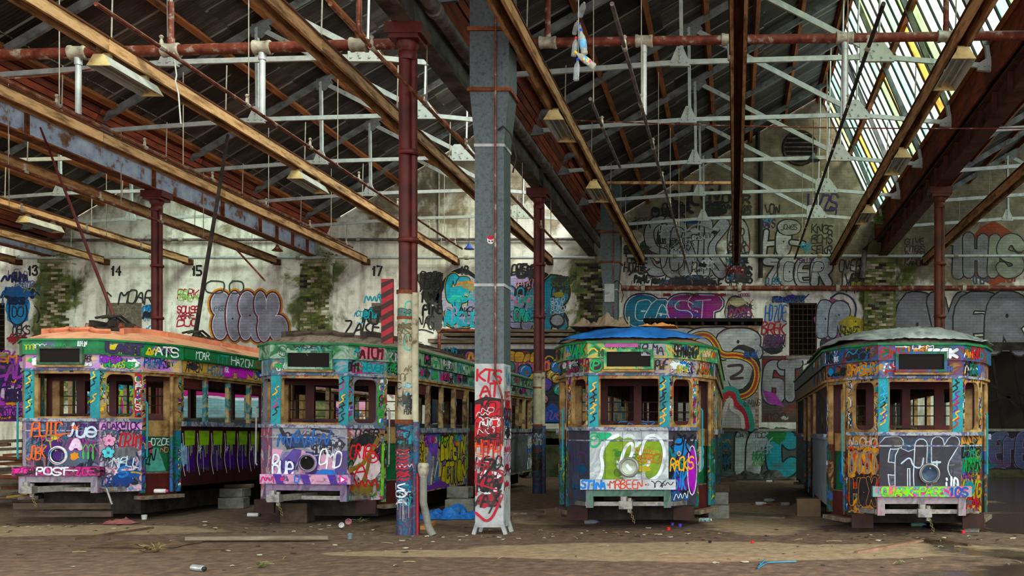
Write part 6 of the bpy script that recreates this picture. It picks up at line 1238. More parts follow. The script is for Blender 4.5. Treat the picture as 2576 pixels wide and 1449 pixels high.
c = WC(); c.U('HO-', 1922, 575, 2030, 645, 0xb4b4b6, 0x17171a, .07, fat=.3, slant=.2); c.E(1985, 572, 32, 22, 0x1a1a1c, .05); c.E(1985, 572, 29, 19, 0xa5a3a0, .05); c.T('JONES', 1965, 566, 2004, 578, 0x202022, 1.8); c.U('ZOER', 1920, 648, 2092, 724, 0xa4a6aa, 0x18181c, .06, fat=.42); c.T('ZOER', 1935, 660, 2075, 710, 0x2a2a2e, 2, jit=.03); c.T('SALUTE', 2010, 650, 2050, 662, 0x4c2c60, 2); c.T('OUES', 1925, 700, 1960, 716, 0x1c7090, 3); c.T('KAYS', 1918, 552, 1950, 572, 0x403060, 2.4); c.T('23', 1920, 542, 1940, 558, 0x1c80a8, 3); c.done(label='silver lettering HO- ZOER with black outline')
c = WC()
for i, t in enumerate(('KNGS', 'BOMS', 'SEKR')): c.T(t, 2042, 566+i*26, 2096, 588+i*26, 0x1a1a1c, 2.6)
c.T('PEQUE', 2010, 612, 2042, 626, 0x2090b0, 2.4); c.T('VI', 2022, 626, 2040, 640, 0x2090b0, 2.4); c.T('OVER', 2112, 652, 2168, 682, 0x222224, 3.4); c.T('IVER', 2112, 690, 2168, 722, 0x222224, 3.4); c.T('LVZS', 2034, 488, 2108, 528, 0x3c2c54, 5); c.S([(2090, 520), (2108, 528), (2096, 550), (2084, 540)], 4, 0x3c2c54); c.T('VON', 1925, 515, 1962, 540, 0x1c1c1e, 3); c.F(8, [0x242426, 0x8c8c30], 2120, 660, 2200, 740, 12, 24); c.done()
c = WC(); c.PG([(1568, 818), (1578, 775), (1610, 748), (1660, 752), (1640, 818)], 0x14203c); c.U('CAST', 1578, 742, 1812, 822, 0x1c6c88, 0xc4c8d0, .03, fat=.66, fill2=0x8c3478, halo=(0x181830, 2.4), jit=.03); c.F(8, [0x2c7c98, 0x5c4c98, 0x9c3c80], 1620, 752, 1790, 815, 8, 16); c.T('CAST', 1600, 755, 1795, 808, 0xc4c8d0, 2.4, jit=.04); c.done(label='blue to magenta lettering with white outline')
c = WC(); c.E(1850, 785, 28, 44, 0x222226, .05); c.E(1850, 787, 25, 40, 0x8c8880, .05); c.F(18, [0x4c3068, 0xb06c30, 0x202022, 0xa8a080, 0x7c3c58], 1826, 745, 1900, 822, 12, 28); c.F(12, [0x1c1c1e, 0xa0303c, 0x54307c], 1570, 738, 1900, 746, 8, 14); c.done()
c = WC(); c.E(1950, 790, 28, 46, 0x9c9a92, .1); c.T('HOZOE', 1924, 766, 1980, 806, 0x2058a0, 3.4); c.T('BREK', 1918, 812, 1976, 842, 0xa42430, 4.2, drip=.3); c.F(14, [0x202022, 0x5c3c60, 0x8c7c84, 0x2c2428], 1918, 838, 1978, 895, 14, 30); c.F(8, [0x3c3c8c, 0x206098, 0x242426], 1920, 738, 2040, 762, 12, 20); c.done()
c = WC(); c.E(2095, 800, 44, 52, 0x9c5c80, .2); c.U('DR', 2058, 758, 2130, 850, 0x9ca4b0, 0x1c1c24, .05, fat=.6); c.S([(2090, 750), (2110, 735), (2140, 745), (2155, 770), (2150, 800)], 5, 0x2c3454); c.E(2142, 822, 32, 28, 0xa89820, .25); c.F(6, [0x30301c, 0xc0b040], 2115, 800, 2165, 845, 12, 24); c.F(16, [0x342c44, 0x5c4c68, 0x2c2c34, 0x8c6c84], 2062, 850, 2165, 900, 16, 34); c.done(label='pink edged lettering with yellow burst by the barred window')
c = WC(); c.T('OVER', 2182, 792, 2240, 812, 0x1c1c1e, 3); c.T('CREW', 2180, 815, 2242, 838, 0x242426, 3); c.done()
c = WC(); c.U('OVER', 2262, 735, 2580, 895, 0x74727a, 0x15151a, .03, fat=.58, jit=.02); c.E(2305, 830, 6, 6, 0x121214, .1); c.done(label='huge grey lettering OVER at the right edge')
c = WC(); c.PG([(2440, 600), (2470, 570), (2500, 555), (2540, 580), (2560, 600), (2500, 620)], 0x8c3c20); c.PG([(2440, 690), (2480, 680), (2540, 700), (2500, 720), (2470, 705)], 0x8c4428); c.F(8, [0x8c4428, 0x2c4878, 0x983c24], 2420, 560, 2576, 720, 12, 26); c.U('THIS', 2385, 590, 2570, 700, 0x828084, 0x16161c, .04, fat=.6, fill2=0x8c9080); c.done(label='grey lettering behind the rust red column')
c = WC()
for i, t in enumerate(('GIVE', 'CITERS', 'GANON', 'KANON')): c.T(t, 2276, 600+i*18, 2326, 615+i*18, 0x26262a, 2.4)
c.done()
# below the sill line: murals
c = WC(); c.R(-40, 893, 60, 1060, 0x5c2c74); c.F(26, [0x7c3c98, 0x9c54b0, 0x302450, 0xc8b4d0, 0x1c1c24, 0xd88c28, 0x2c5ca8], -30, 880, 70, 1060, 26, 60); c.T('SM', 0, 890, 45, 910, 0xd88c28, 5); c.done(label='purple mural at the left edge')
c = WC(); c.R(60, 900, 860, 1200, 0x4c4438); c.R(430, 960, 760, 1005, 0xc05090); c.R(430, 1000, 760, 1050, 0x8cb4bc); c.S([(430, 985), (520, 965), (600, 985), (700, 965), (760, 975)], 10, 0xd87c3c); c.S([(430, 1003), (520, 995), (600, 1008), (760, 998)], 6, 0xe0e4e8); c.PG([(100, 1040), (150, 940), (200, 945), (190, 1045)], 0x8c9c18); c.E(150, 960, 30, 20, 0xd8a028); c.F(30, [0x2c60a8, 0x8cac28, 0xc8c8d0, 0x5c3c98, 0x1c8c94, 0xc05090, 0x303030], 90, 900, 430, 1060, 24, 60); c.F(16, [0x3c8cc0, 0xd8a0b8, 0xe8e8ea, 0x6c4898, 0xe07c30], 740, 900, 1000, 1060, 24, 50); c.done(label='pink and pale blue mural behind the left trams')
c = WC(); c.R(1085, 878, 1440, 1065, 0x1a2430); c.F(34, [0x2c68b0, 0xd87c28, 0xe0a828, 0x1c8c80, 0xb05c90, 0x38301c, 0xc83c2c], 1085, 876, 1440, 960, 20, 46)
r2 = random.Random(11)
for i in range(26):
    x, y = r2.uniform(1275, 1425), r2.uniform(905, 1030); rx = r2.uniform(9, 20); c.E(x, y, rx+3, rx+3, 0x14141a, .1); c.E(x, y, rx, rx, r2.choice([0x2c9080, 0xc09838, 0xb87c98, 0x5c50a0, 0x98a038, 0x3c78b8]), .1); c.S([(x-rx*.65, y+rx*.1), (x-rx*.5, y-rx*.45), (x-rx*.05, y-rx*.7)], 2, 0xd8d8dc); c.E(x+rx*.25, y+rx*.25, rx*.35, rx*.3, r2.choice([0x1c5c58, 0x7c5c20, 0x7c4c68, 0x3c3478]), .15)
c.PG([(1340, 1062), (1350, 1020), (1370, 1030), (1390, 1012), (1410, 1030), (1430, 1020), (1435, 1062)], 0x1c50a8); c.T('MIZAS', 1362, 1036, 1412, 1056, 0x9c70b8, 3); c.T('SLYG', 1118, 876, 1150, 890, 0x28a0c0, 3); c.done(label='mural of bright rounded shapes below the shelf')
c = WC(); c.R(1916, 895, 2020, 1062, 0x484038); c.PG([(1918, 905), (1990, 896), (2015, 960), (2010, 1010), (1940, 1000), (1918, 960)], 0x8c2c28); c.U('GT', 1922, 905, 2015, 1012, 0x949496, 0x18181a, .05, fat=.5); c.PG([(1918, 980), (1950, 990), (1975, 1025), (1930, 1012)], 0x9c4c98); c.F(10, [0x8c2c34, 0x242424, 0x5c4838, 0xb0a8a0], 1918, 1015, 2015, 1060, 10, 22); c.F(6, [0xa82c34, 0xc8c8cc], 1960, 893, 2060, 910, 10, 16); c.done(label='grey lettering on red behind the rightmost tram')
# hut front
HY = 29.97; hl_ = (HUT.location.x, HUT.location.y, HUT.location.z)
c = WC(HY, HUT, hl_); c.R(1640, 838, 1900, 1076, 0x9c9a96); c.U('CER', 1650, 826, 1912, 905, 0xa6a6a8, 0x1a1a1c, .05, fat=.7); c.E(1870, 930, 44, 64, 0x1a1a1c, .04); c.E(1858, 928, 34, 50, 0x9c9c9c, .04)
for w, col in ((19, 0x1a1a1c), (14, 0xd0ac28), (9, 0xc87428), (5, 0x9c2c24)): c.S([(1690, 905), (1735, 850), (1775, 838), (1800, 860), (1812, 895), (1860, 892), (1900, 912), (1906, 950), (1890, 990), (1850, 1002), (1820, 1000)], w, col)
c.T('2', 1835, 920, 1880, 955, 0x3c2c28, 7); c.S([(1806, 1075), (1812, 1000), (1830, 980), (1850, 985), (1852, 1010), (1880, 1030), (1888, 1075)], 22, 0x2c8c7c); c.S([(1806, 1075), (1814, 1004), (1832, 988), (1846, 992), (1848, 1014), (1872, 1034), (1880, 1075)], 13, 0xa82434); c.S([(1812, 1075), (1832, 1000), (1842, 1010), (1838, 1030), (1866, 1040), (1870, 1075)], 10, 0xc4bcb8); c.T('GIVINS', 1872, 1005, 1912, 1022, 0x242428, 1.6); c.F(6, [0x2c60a0, 0x1c1c1e], 1870, 880, 1912, 905, 8, 16); c.done(label='white lettering with a rainbow edge')
# platform wall
c = WC(30.19, PLAT, (0, 30.2, 0)); c.R(1800, 1082, 2020, 1200, 0x40504c); c.U('IPC', 1832, 1080, 2004, 1202, 0x9ca6a6, 0x17171b, .045, fat=.66, fill2=0x3c8c98, slant=0, jit=.02); c.E(1952, 1096, 24, 20, 0x1c6c34, .25); c.F(6, [0x58904c, 0x2c7c4c, 0x8c98a0], 1890, 1095, 1945, 1180, 12, 24); c.T('DAY', 1852, 1088, 1884, 1100, 0x2c2420, 1.8); c.T('TDC', 1896, 1088, 1926, 1100, 0x2c2420, 1.8); c.F(16, [0x14303c, 0x1c5c70, 0x0e1014, 0x8c6c3c], 1805, 1090, 1838, 1195, 14, 30); c.done(label='pale blue and white lettering IPC on the low wall')
c = WC(30.19, PLAT, (0, 30.2, 0)); c.R(2440, 1085, 2600, 1180, 0x201c2c); c.U('EMG', 2492, 1088, 2600, 1180, 0x54587c, 0x1a1824, .05, fat=.55, hl=0x8c84a8); c.F(6, [0x2c6c78, 0x6c3c68], 2440, 1090, 2576, 1190, 12, 22); c.done(label='violet lettering on the low wall at right')
# ---- paint on column and duct
def cyl(T, cx, cy, r): return lambda u, v, o: (cx+(r+o)*sin(u/r), cy-(r+o)*cos(u/r), v)
c = Canvas(cyl(None, -.035, 0, .115), .3, 1.5, True, -.15, .06); c.fill_random(34, WORDS, [0x1c4c88, 0x1c1c20, 0x8c2434, 0x2c8498, 0xb0b4c0, 0x3c6c44, 0x1c2c3c], -.15, .4, .15, 1.55, .06, .16); c.vtext('KUO', -.1, 1.2, .08, 1.52, 0x16161a, .02); c.arc(-.02, 1.28, .06, .07, 0, 2*pi, .018, 0x101014); c.scribble(-.07, .8, .1, .86, 0xa81c30, .02, 5)
for q in range(9): c.scribble(-.09, .74+.05*q, .07, .78+.05*q, 0xa81c2c, .02, 4)
c.vtext('KOA', -.09, .42, .06, .72, 0xd4d8e0, .02); c.drips(-.12, .12, .5, .3, 0x8c8c94, .008, 8); c.build('column_tags', c_near)
c = Canvas(cyl(None, -.035, 0, .1), .28, 1.7, True, -.14, 1.6); c.vtext('OFO', .03, 2.5, .14, 3.2, 0x4ca898, .016); c.fill_random(14, ['AK', 'SM'], [0x6c5c44, 0x8c8878, 0x54706c, 0x4c4034], -.14, 1.65, .14, 3.2, .06, .14); c.vtext('CUM', -.1, 1.75, .0, 2.1, 0x202020, .012); c.fill_random(8, WORDS, [0x2c2c2c, 0x8ca8b0], .0, 1.65, .14, 2.1, .05, .09); c.build('sleeve_tags', c_near)
c = Canvas(cyl(None, -.035, 0, .115), .3, 1.5, True, -.15, .1); c.fill_random(20, WORDS, [0x1c4c30, 0x6c3c24, 0x24406c, 0x8c8c8c, 0x2c2420], -.15, .3, .15, 1.5, .08, .2); c.build('column_tags', c_mid)
D0 = -.2
c = Canvas(lambda u, v, o: (u, -.002-o, v), .4, 2.2, True, -.2, .12)
c.text('KTS', -.16, 2.1, .18, 2.26, 0xb01828, .03); c.text('AT', -.14, 1.9, .16, 2.08, 0xa81826, .03, drip=.5); c.scribble(-.15, 1.7, .0, 1.98, 0xb01828, .025, 5); c.poly([(-.2, 1.66), (.18, 1.62), (.2, 1.86), (-.05, 1.9), (-.2, 1.84)], 0x241418); c.bubble('NO', -.19, 1.58, .18, 1.84, 0xb81824, 0x1a1014, .08, fat=.42); c.poly([(-.2, 1.2), (.19, 1.22), (.2, 1.5), (-.2, 1.45)], 0x8c1820); c.bubble('PLO', -.2, 1.34, .2, 1.62, 0xb81824, 0x1a1014, .05, fat=.42); c.blob(0, 1.28, .18, .08, 0x1a1216)
c.text('HEAD', -.18, 1.14, .17, 1.3, 0xd85820, .022, 0); c.stroke([(-.18, 1.12), (.15, 1.04), (.15, 1.1)], .014, 0xd85820); c.stroke([(-.18, 1.09), (.1, 1.02)], .012, 0xd85820); c.arc(.0, 1.05, .13, .05, 3.3, 6, .02, 0xc8c8cc)
c.fill_random(26, ['HEAD', 'AT'], [0x141214, 0x9c2030, 0x6c6e74, 0xc8c8cc, 0x2c2428, 0x7c1822], -.19, .35, .19, 1.1, .05, .2); c.fill_random(14, ['NO'], [0x7c1420, 0x141012, 0xd0ccd0], -.19, 1.25, .19, 1.85, .05, .14); c.drips(-.18, .18, 1.3, .4, 0xa81826, .01, 14); c.scribble(-.18, .5, .05, 1.0, 0x9c2030, .03, 9); c.text('Z', -.1, .78, .14, 1.02, 0x141214, .035); c.text('KRA', -.15, .58, .17, .8, 0x18141a, .03, .3); c.text('AX', -.1, .4, .17, .6, 0x141416, .03); c.stroke(chaikin([(-.18, .3), (.0, .14), (.17, .5)], 2), .035, 0xb02434); c.stroke([(.0, .3), (.08, .45), (-.06, .46)], .025, 0x202024); c.stroke([(-.16, .7), (.1, .62)], .022, 0xa82434); c.build('duct_graffiti', d_near)
c = Canvas(lambda u, v, o: (.2+o, u, v), .4, 2.2, True, 0, .12); c.fill_random(22, WORDS, [0xa82434, 0xd0d0d4, 0x3c78b0, 0x1c1c20, 0xb090a8], 0, .3, .4, 2.1, .1, .24); c.text('VEA', .05, 2.1, .35, 2.3, 0x4c9cb8, .02); c.build('duct_graffiti', d_near)
st_ = Canvas(lambda u, v, o: (u, -.004-o, v), .4, 6, True, -.2, .12); st_.disc(.02, 4.05, .05, .06, 0xd8d0cc); st_.up(); st_.disc(.02, 4.08, .045, .03, 0xb84c58); st_.disc(.0, 4.03, .012, .012, 0x202024); st_.disc(.04, 4.03, .012, .012, 0x202024); st_.build('skull_sticker', d_near)
# ---------------------------------------------------------------- blocks, planks and litter on the floor
def block(px, py, w, d, h, rz, label, m=m_conc, z=0):
    x, y = ground(px, py); mb = MB().box(-w/2, w/2, 0, d, 0, h); o = mb.build('support_block', m, loc=(x, y, z), rot=(0, 0, rz), label=label, cat='block')
    bv = o.modifiers.new('bevel', 'BEVEL'); bv.width = .012; bv.segments = 2; return o
m_woodblk = mat('dark_sleeper', [0x2a211a, 0x4c3e32, 0x5c4c3c], 4, .9)
block(738, 1316, .42, .3, .31, 0, 'heavy dark block under the coupler of the second tram', m_woodblk)
block(580, 1280, .45, .3, .2, .1, 'lower concrete block between the two left trams'); block(575, 1278, .5, .32, .16, -.05, 'upper concrete block between the two left trams', z=.2); block(590, 1276, .62, .12, .07, .1, 'timber packer on top of the concrete blocks between left trams', m_plank, .36)
block(1155, 1288, .5, .3, .22, .05, 'lower concrete block behind the near column'); block(1150, 1284, .4, .28, .2, -.1, 'upper concrete block behind the near column', z=.22)
block(1808, 1306, .34, .3, .22, 0, 'bottom concrete block beside the lime green tram'); block(1808, 1303, .32, .28, .2, .06, 'middle concrete block beside the lime green tram', z=.22); block(1809, 1303, .34, .26, .12, 0, 'top timber block beside the lime green tram', m_woodblk, .42)
block(1450, 1300, .5, .3, .12, .1, 'flat timber packer under the left of the lime green tram', m_woodblk)
block(2035, 1300, .4, .3, .3, 0, 'brown box block beside the rightmost tram', mat('brown_carton', [0x5c4a38, 0x7c664c], 3, .9))
block(2445, 1340, .22, .05, .3, .1, 'leaning pale slab under the right front of the rightmost tram')
def plank(a, b_, w, t, label, m=m_plank, z=.0, name='plank', z2=None):
    x0, y0 = a; x1, y1 = b_; L_ = math.hypot(x1-x0, y1-y0); mb = MB(); n = 6; vs = []; fs = []; r = random.Random(x0*7+y0)
    for i in range(n+1):
        j = r.uniform(-.06, .06)*w; u = L_*i/n; ww = w*(1 if 0 < i < n else r.uniform(.6, 1))
        vs += [(u, -ww/2+j, 0), (u, ww/2+j, 0), (u, ww/2+j, t), (u, -ww/2+j, t)]
    for i in range(n): fs += [(4*i+q, 4*i+(q+1) % 4, 4*i+4+(q+1) % 4, 4*i+4+q) for q in range(4)]
    fs += [(3, 2, 1, 0), tuple(4*n+q for q in range(4))]
    o = mb.add(vs, fs).build(name, m, loc=(x0, y0, z), rot=(0, -math.atan2((z2 or z)-z, L_), math.atan2(y1-y0, x1-x0)), label=label, cat='plank'); return o
g = ground
m_rotten = mat('rotten_board', [0x2c2018, 0x5c4634, 0x705a44], 4, .95)
plank(g(470, 1364), g(828, 1362), .13, .045, 'long weathered plank lying before the second tram', z=.03)
plank(g(268, 1388), g(560, 1387), .12, .02, 'thin dark board at the near edge of the rotten sheet', m_rotten)
plank(g(190, 1358), g(385, 1330), .035, .03, 'thin dark batten on the sandy patch', m_rotten); plank(g(0, 1362), g(190, 1359), .025, .02, 'thin dark strip at the left edge of the floor', m_rotten)
plank(g(885, 1338), g(1000, 1318), .06, .03, 'red-brown board leaning towards the near column base', m_rotten); plank(g(1065, 1332), g(1092, 1318), .09, .05, 'short orange-brown board by the stand pipe', mat('orange_board', []))
plank(g(2153, 1392), g(2318, 1362), .07, .025, 'pale red board lying before the rightmost tram', mat('pale_red_board', [0x6c4c3c, 0x94705c], 4, .9)); plank(g(2370, 1360), g(2440, 1374), .07, .03, 'dark offcut in front of the rightmost tram', m_rotten)
plank(g(1815, 1295), g(1985, 1303), .5, .03, 'broken plywood sheet between the two right trams', mat('plywood', [0x54463a, 0x7a6a58], 4, .9)); plank(g(1885, 1270), g(1955, 1272), .06, .03, 'reddish stick between the two right trams', m_rustpipe)
plank(g(1800, 1212), g(1850, 1211), .2, .1, 'timber baulk at the foot of the low wall', m_woodblk)
plank(g(1290, 1306), g(1355, 1300), .5, .03, 'grey pallet board behind the graffiti duct', m_plank, .08); plank(g(1290, 1312), g(1350, 1306), .08, .08, 'front bearer of the grey pallet behind the graffiti duct', m_plank)
x, y = g(365, 1372); crumple('rotten_sheet', (x, y, 0), .52, .32, .03, m_rotten, 'rotten chipboard sheet flat on the dirt', 'board', 2.2, 18)
x, y = g(1130, 1303); crumple('ground_tarp', (x, y, 0), .5, .36, .22, mat('blue_tarpaulin', []), 'crumpled blue tarpaulin on the floor behind the near column', 'tarpaulin', 7.7, 40)
x, y = g(1905, 1207); crumple('plastic_sheet', (x, y, 0), 1.0, .3, .3, mat('black_plastic', [0x1c1a18, 0x3c3834], 4, .5), 'black plastic sheeting heaped below the IPC lettering', 'plastic sheet', 5.5, 34)
x, y = g(305, 1318); crumple('card_sheet', (x, y, 0), .22, .12, .1, mat('red_card', [0x6c3c38, 0x8c5450], 4, .7), 'bent reddish card before the leftmost tram', 'card', 8.8, 8)
# timber heap at the left edge
pr = random.Random(21); heapm = [mat('dull_heap_timber', [0x2a241e, 0x4c4238, 0x5c5044], 4, .9), m_rotten, mat('rust_beam', [0x4c2818, 0x6c3c24], 4, .9), mat('yellow_timber', [0x7c6424, 0xa88c38], 4, .8)]
HEAPN = ['dull grey', 'rotten brown', 'rust brown', 'yellow']
for i in range(46):
    z = .04+.055*(i % 23)*1.0; k = pr.choice([0, 0, 1, 1, 2, 2, 3]); x = pr.uniform(-15.6, -13.7); y = 16.6+pr.uniform(0, 5) ; a_ = pr.uniform(-.5, .5); L_ = pr.uniform(1.4, 2.6)
    if i % 23 > 12: x -= .5
    o = plank((x, y), (x+L_*cos(a_), y+L_*sin(a_)*.5), pr.uniform(.06, .16), .05, '%s length of timber in the heap left of the trams' % HEAPN[k], heapm[k], z, 'timber_length', z+pr.uniform(-.1, .25)); o['group'] = '%s timbers in the left heap' % HEAPN[k]
for q in ('timber_length.040', 'timber_length.021', 'timber_length.043'): bpy.data.objects[q].location.z -= .09
# spray cans, cups and caps
def lyingcan(px, py, rz, body, cap, label, s_=1):
    x, y = g(px, py); o = empty('spray_can', (x, y, .033*s_), label=label, cat='spray can'); o.rotation_euler = (0, pi/2, rz); o.scale = (s_, s_, s_)
    MB().lathe([(.028, -.09), (.033, -.085), (.033, .07), (.026, .085), (.014, .09)], (0, 0, 0), 14).build('can_body', mat(*body), o, smooth=True)
    MB().lathe([(.014, .09), (.022, .092), (.022, .115), (.018, .118)], (0, 0, 0), 12).build('nozzle_cap', mat(*cap), o, smooth=True)
sc_ = ('can_silver', [0x8c9090, 0xb8bcbc], 8, .35, .5); wc_ = ('can_white', [0xb0b0ac, 0xd0d0cc], 8, .4); tc_ = ('can_teal_label', [(.4, 0x2c8c8c), (.5, 0xc8ccc8), (.6, 0x3c5c9c)], 18, .4); pc_ = ('cap_pink', [0xb03070, 0xc83c80], 4, .4); kc_ = ('cap_black', [0x161618, 0x242428], 4, .4)
for px, py, rz, bd, cp, lb_ in ((498, 1437, -.5, sc_, kc_, 'silver spray can in the foreground dirt'), (637, 1300, .1, wc_, kc_, 'white spray can between the left trams'), (240, 1292, .2, sc_, kc_, 'grey spray can under the leftmost tram'), (1772, 1313, .05, tc_, wc_, 'spray can with teal label beside the concrete blocks'),
        (1912, 1271, .1, wc_, sc_, 'white spray can on the floor between the right trams'), (1975, 1272, .2, sc_, kc_, 'grey spray can close to the rightmost tram'), (65, 1296, .6, wc_, kc_, 'pale spray can at the left end of the litter'), (1935, 1214, .1, wc_, kc_, 'pale spray can on the black plastic by the low wall')): lyingcan(px, py, rz, bd, cp, lb_)
x, y = g(384, 1199); lyingcan(384, 1215, .05, wc_, pc_, 'pink-tipped spray can left on the step of the leftmost tram'); bpy.data.objects['spray_can.008'].location = (-9.05, 15.35, .48)
def cup(px, py, m, label, r_=.04, h=.06, name='cup', cat='cup', rot=(0, 0, 0)):
    x, y = g(px, py); MB().lathe([(r_*.8, 0), (r_, h), (r_*.9, h), (r_*.72, .006)], (0, 0, 0), 14).build(name, mat(*m), loc=(x, y, .002 if not rot[0] else r_), rot=rot, smooth=True, label=label, cat=cat)
cup(363, 1307, wc_, 'small white cup on the sand before the leftmost tram', .045, .075); cup(880, 1356, ('grey_tin', [0x54646c, 0x7c8c94], 6, .4, .4), 'small grey tin before the near column', .04, .07, 'tin', 'tin'); cup(875, 1322, ('pink_cup', [0xb06c74, 0xc88890], 6, .5), 'pink cup lying under the second tram', .045, .08, rot=(1.3, 0, .5)); cup(862, 1330, wc_, 'white roll beside the pink cup', .04, .05, 'paper_roll', 'roll', (1.2, 0, 0))
cup(180, 1300, pc_, 'bright pink spray cap before the leftmost tram', .03, .035, 'spray_stopper', 'cap'); cup(1692, 1322, ('cap_purple', [0x5a3ca0, 0x6c48b8], 4, .4), 'faded purple cap beneath the lime green tram', .025, .04, 'spray_stopper', 'cap'); cup(1711, 1325, ('cap_violet', [0x5030c0, 0x6040d0], 4, .4), 'vivid violet cap beneath the lime green tram', .028, .04, 'spray_stopper', 'cap')
cup(1682, 1334, redc, 'red cap before the lime green tram', .03, .04, 'spray_stopper', 'cap'); cup(1893, 1367, redc, 'lone red ball cap on the dirt between the right trams', .025, .03, 'spray_stopper', 'cap'); cup(2423, 1342, redc, 'red cap at the right foot of the rightmost tram', .03, .04, 'spray_stopper', 'cap'); cup(1786, 1366, kc_, 'black cap on the dirt before the lime green tram', .022, .03, 'spray_stopper', 'cap')
def waterbottle(px, py, rz, m, label):
    x, y = g(px, py); o = empty('drink_bottle', (x, y, .034), label=label, cat='bottle'); o.rotation_euler = (0, pi/2, rz)
    MB().lathe([(.02, -.11), (.033, -.1), (.034, .05), (.014, .09), (.012, .11)], (0, 0, 0), 12).build('bottle_body', m, o, smooth=True); MB().lathe([(.015, .1), (.015, .12)], (0, 0, 0), 10).build('cap', mat(*blue), o)
waterbottle(1488, 1318, .2, m_pet, 'clear drink bottle under the left of the lime green tram'); waterbottle(1935, 1262, .1, m_pet, 'clear drink bottle between the two right trams'); waterbottle(2310, 1325, .1, clear_mat('green_bottle', (.2, .5, .35), .6), 'green glass bottle beneath the rightmost tram')
cable([Vector((*g(1912, 1420), .01)), Vector((*g(1925, 1410), .012)), Vector((*g(1905, 1432), .01)), Vector((*g(1930, 1417), .01)), Vector((*g(2003, 1415), .012))], .008, ('x' and mat('blue_straw', [0x2c6c8c, 0x3c88a8], 4, .5)), 'bent blue plastic strip on the foreground dirt', 'plastic_strip', 'strip')
# paper scraps, leaves and chips strewn about
scr = []
for nm, col in (('pale', [0xa09888, 0xc4bca8]), ('brown', [0x54402c, 0x7c6444]), ('dark', [0x2a2420, 0x443a32])):
    for q in range(3):
        r = random.Random(q*9+len(col)); pts = [(cos(a_)*r.uniform(.5, 1), sin(a_)*r.uniform(.4, 1)) for a_ in [2*pi*i/7 for i in range(7)]]; mb = MB()
        vs = [(x*.045, y*.035, .002+r.uniform(0, .012)) for x, y in pts]; vs += [(x, y, z+.003) for x, y, z in vs]
        mb.add(vs, [tuple(range(7))[::-1], tuple(range(7, 14))]+[(i, (i+1) % 7, 7+(i+1) % 7, 7+i) for i in range(7)])
        me = mb.mesh('scrap'); me.materials.append(mat('scrap_'+nm, col, 20, .9)); scr.append((nm, me))
r = random.Random(77); spots = []
for cx, cy, s_, n in ((-10.2, 14.6, .9, 46), (-6.2, 14.3, .9, 40), (-1.4, 13.5, .9, 50), (2.6, 13.1, 1.0, 50), (-4, 13.2, .8, 24)):
    spots += [(cx+r.gauss(0, s_), cy+r.gauss(-.1, .35)) for _ in range(n)]
spots += [(r.uniform(-8.5, 3), r.uniform(9.9, 14)) for _ in range(80)]
for x, y in spots:
    nm, me = r.choice(scr); o = bpy.data.objects.new('paper_scrap' if nm == 'pale' else 'wood_chip' if nm == 'brown' else 'dirt_clod', me); o.location = (x, y, 0); o.rotation_euler = (0, 0, r.uniform(0, 6)); q = r.uniform(.35, 1.2); o.scale = (q, q, q); link(o)
    lab = {'pale': 'small pale paper scrap littering the dirt floor', 'brown': 'small brown wood chip littering the dirt floor', 'dark': 'small dark clod littering the dirt floor'}[nm]; tag(o, lab, {'pale': 'paper', 'brown': 'wood chip', 'dark': 'clod'}[nm], {'pale': 'paper scraps on the floor', 'brown': 'wood chips on the floor', 'dark': 'dark clods on the floor'}[nm])
# twigs
tw = mat('pale_twig', [0x7c6c4c, 0xa08c64], 8, .9)
for i in range(22):
    x, y = r.uniform(-8, 3.5), r.uniform(9.9, 13.6); a_ = r.uniform(0, pi); L_ = r.uniform(.06, .22); MB().tube([(0, 0, .008), (cos(a_)*L_*.5, sin(a_)*L_*.5, .014), (cos(a_)*L_, sin(a_)*L_+.01, .008)], .006, 5).build('twig', tw, loc=(x, y, 0), label='thin pale twig lying on the dirt floor', cat='twig', group='twigs on the floor')
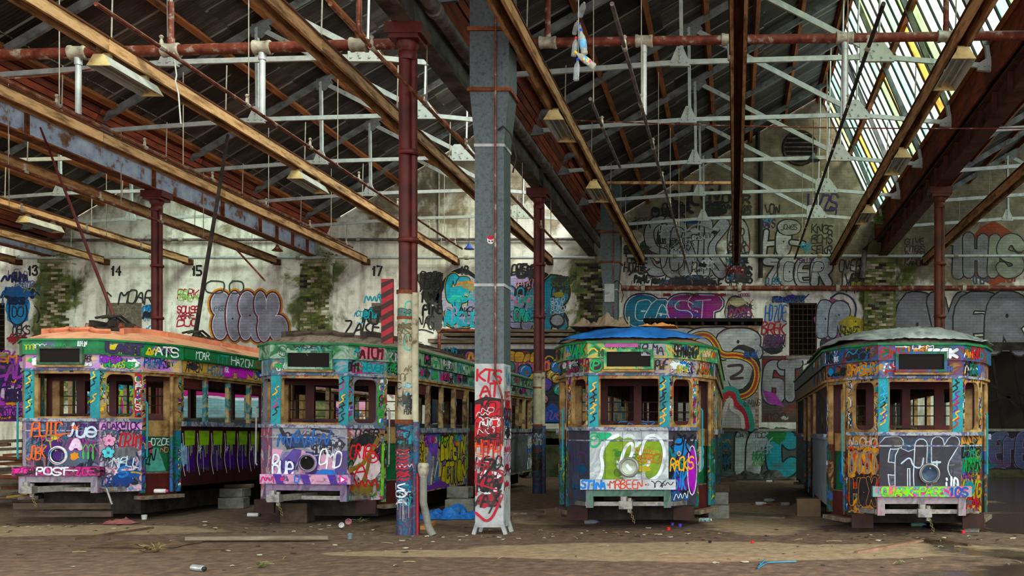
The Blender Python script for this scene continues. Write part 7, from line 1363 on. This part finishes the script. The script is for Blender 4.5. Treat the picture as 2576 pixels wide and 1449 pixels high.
# plants
def leafplant(name, loc, n, ln, m, label, hang=False, seed=1):
    r = random.Random(seed); P_ = empty(name, loc, label=label, cat='plant'); st = MB(); lf = MB()
    for i in range(n):
        a_ = r.uniform(0, 2*pi); up = r.uniform(.1, .5) if not hang else r.uniform(-.8, .5); tip = Vector((cos(a_)*ln*r.uniform(.5, 1), sin(a_)*ln*r.uniform(.5, 1), ln*up)); st.tube([(0, 0, .01), tip*.5+Vector((0, 0, .03)), tip], .004, 4)
        for j in range(6):
            c_ = tip*(.3+.14*j); b_ = r.uniform(0, 2*pi); d = Vector((cos(b_), sin(b_), r.uniform(-.3, .5)))*ln*.28; s_ = Vector((-sin(b_), cos(b_), .2))*ln*.07
            lf.add([c_, c_+d*.5+s_, c_+d, c_+d*.5-s_, c_+d*.5+Vector((0, 0, .004))], [(0, 1, 4), (1, 2, 4), (2, 3, 4), (3, 0, 4)])
    st.build('stems', tw, P_); lf.build('foliage', m, P_, kind='stuff')
m_leaf = mat('dull_green_leaf', [0x2c4418, 0x4c6c2c, 0x64803c], 8, .7); m_leaf2 = mat('bright_fern_leaf', [0x3c6c1c, 0x5c942c, 0x74ac3c], 8, .6); m_leafd = mat('dead_leaf', [0x4c4420, 0x6c6430], 8, .8)
x, y = g(392, 1390); leafplant('weed', (x, y, 0), 9, .22, m_leafd, 'half-dead weed on the rotten chipboard sheet', seed=3)
x, y = g(650, 1428); leafplant('leaf_sprig', (x, y, 0), 6, .16, m_leaf, 'green leaf sprig in the foreground', seed=4)
x, y = g(905, 1316); leafplant('weed', (x, y, 0), 6, .16, m_leaf, 'green weed growing under the second tram', seed=5)
x, y = g(2262, 1420); leafplant('seedling', (x, y, 0), 4, .09, m_leaf, 'tiny yellow-green seedling at lower right', seed=6)
leafplant('fern', at(2204, 548, 29.0), 18, .5, m_leaf2, 'bright fern growing in the gutter below the skylight', True, 8)
leafplant('creeper', at(825, 640, 30.5), 16, .4, m_leaf, 'dark green creeper on the mossy pier', True, 9); leafplant('creeper', at(160, 640, 30.5), 12, .35, m_leaf, 'small creeper on the far left mossy pier', True, 10)
# a tree standing outside beyond the skylight
tr = empty('tree', (16.2, 24, 0), label='green tree outside beyond the skylight', cat='tree'); MB().tube([(0, 0, 0), (.3, .2, 6), (-.3, 0, 10), (-2, .5, 14)], [.35, .28, .2, .08], 10).build('trunk', m_woodblk, tr)
lf = MB(); r = random.Random(31)
for i in range(2600):
    c_ = Vector((r.gauss(-2.2, 2.2), r.gauss(0, 3.2), r.gauss(12.6, 1.5))); 
    if c_.z < 9.5: continue
    d = Vector((r.uniform(-1, 1), r.uniform(-1, 1), r.uniform(-1, .4))).normalized()*.26; s_ = d.cross(Vector((r.uniform(-1, 1), r.uniform(-1, 1), 1))).normalized()*.09
    lf.add([c_, c_+d*.5+s_, c_+d, c_+d*.5-s_], [(0, 1, 2, 3)])
lf.build('foliage', m_leaf2, tr, kind='stuff')
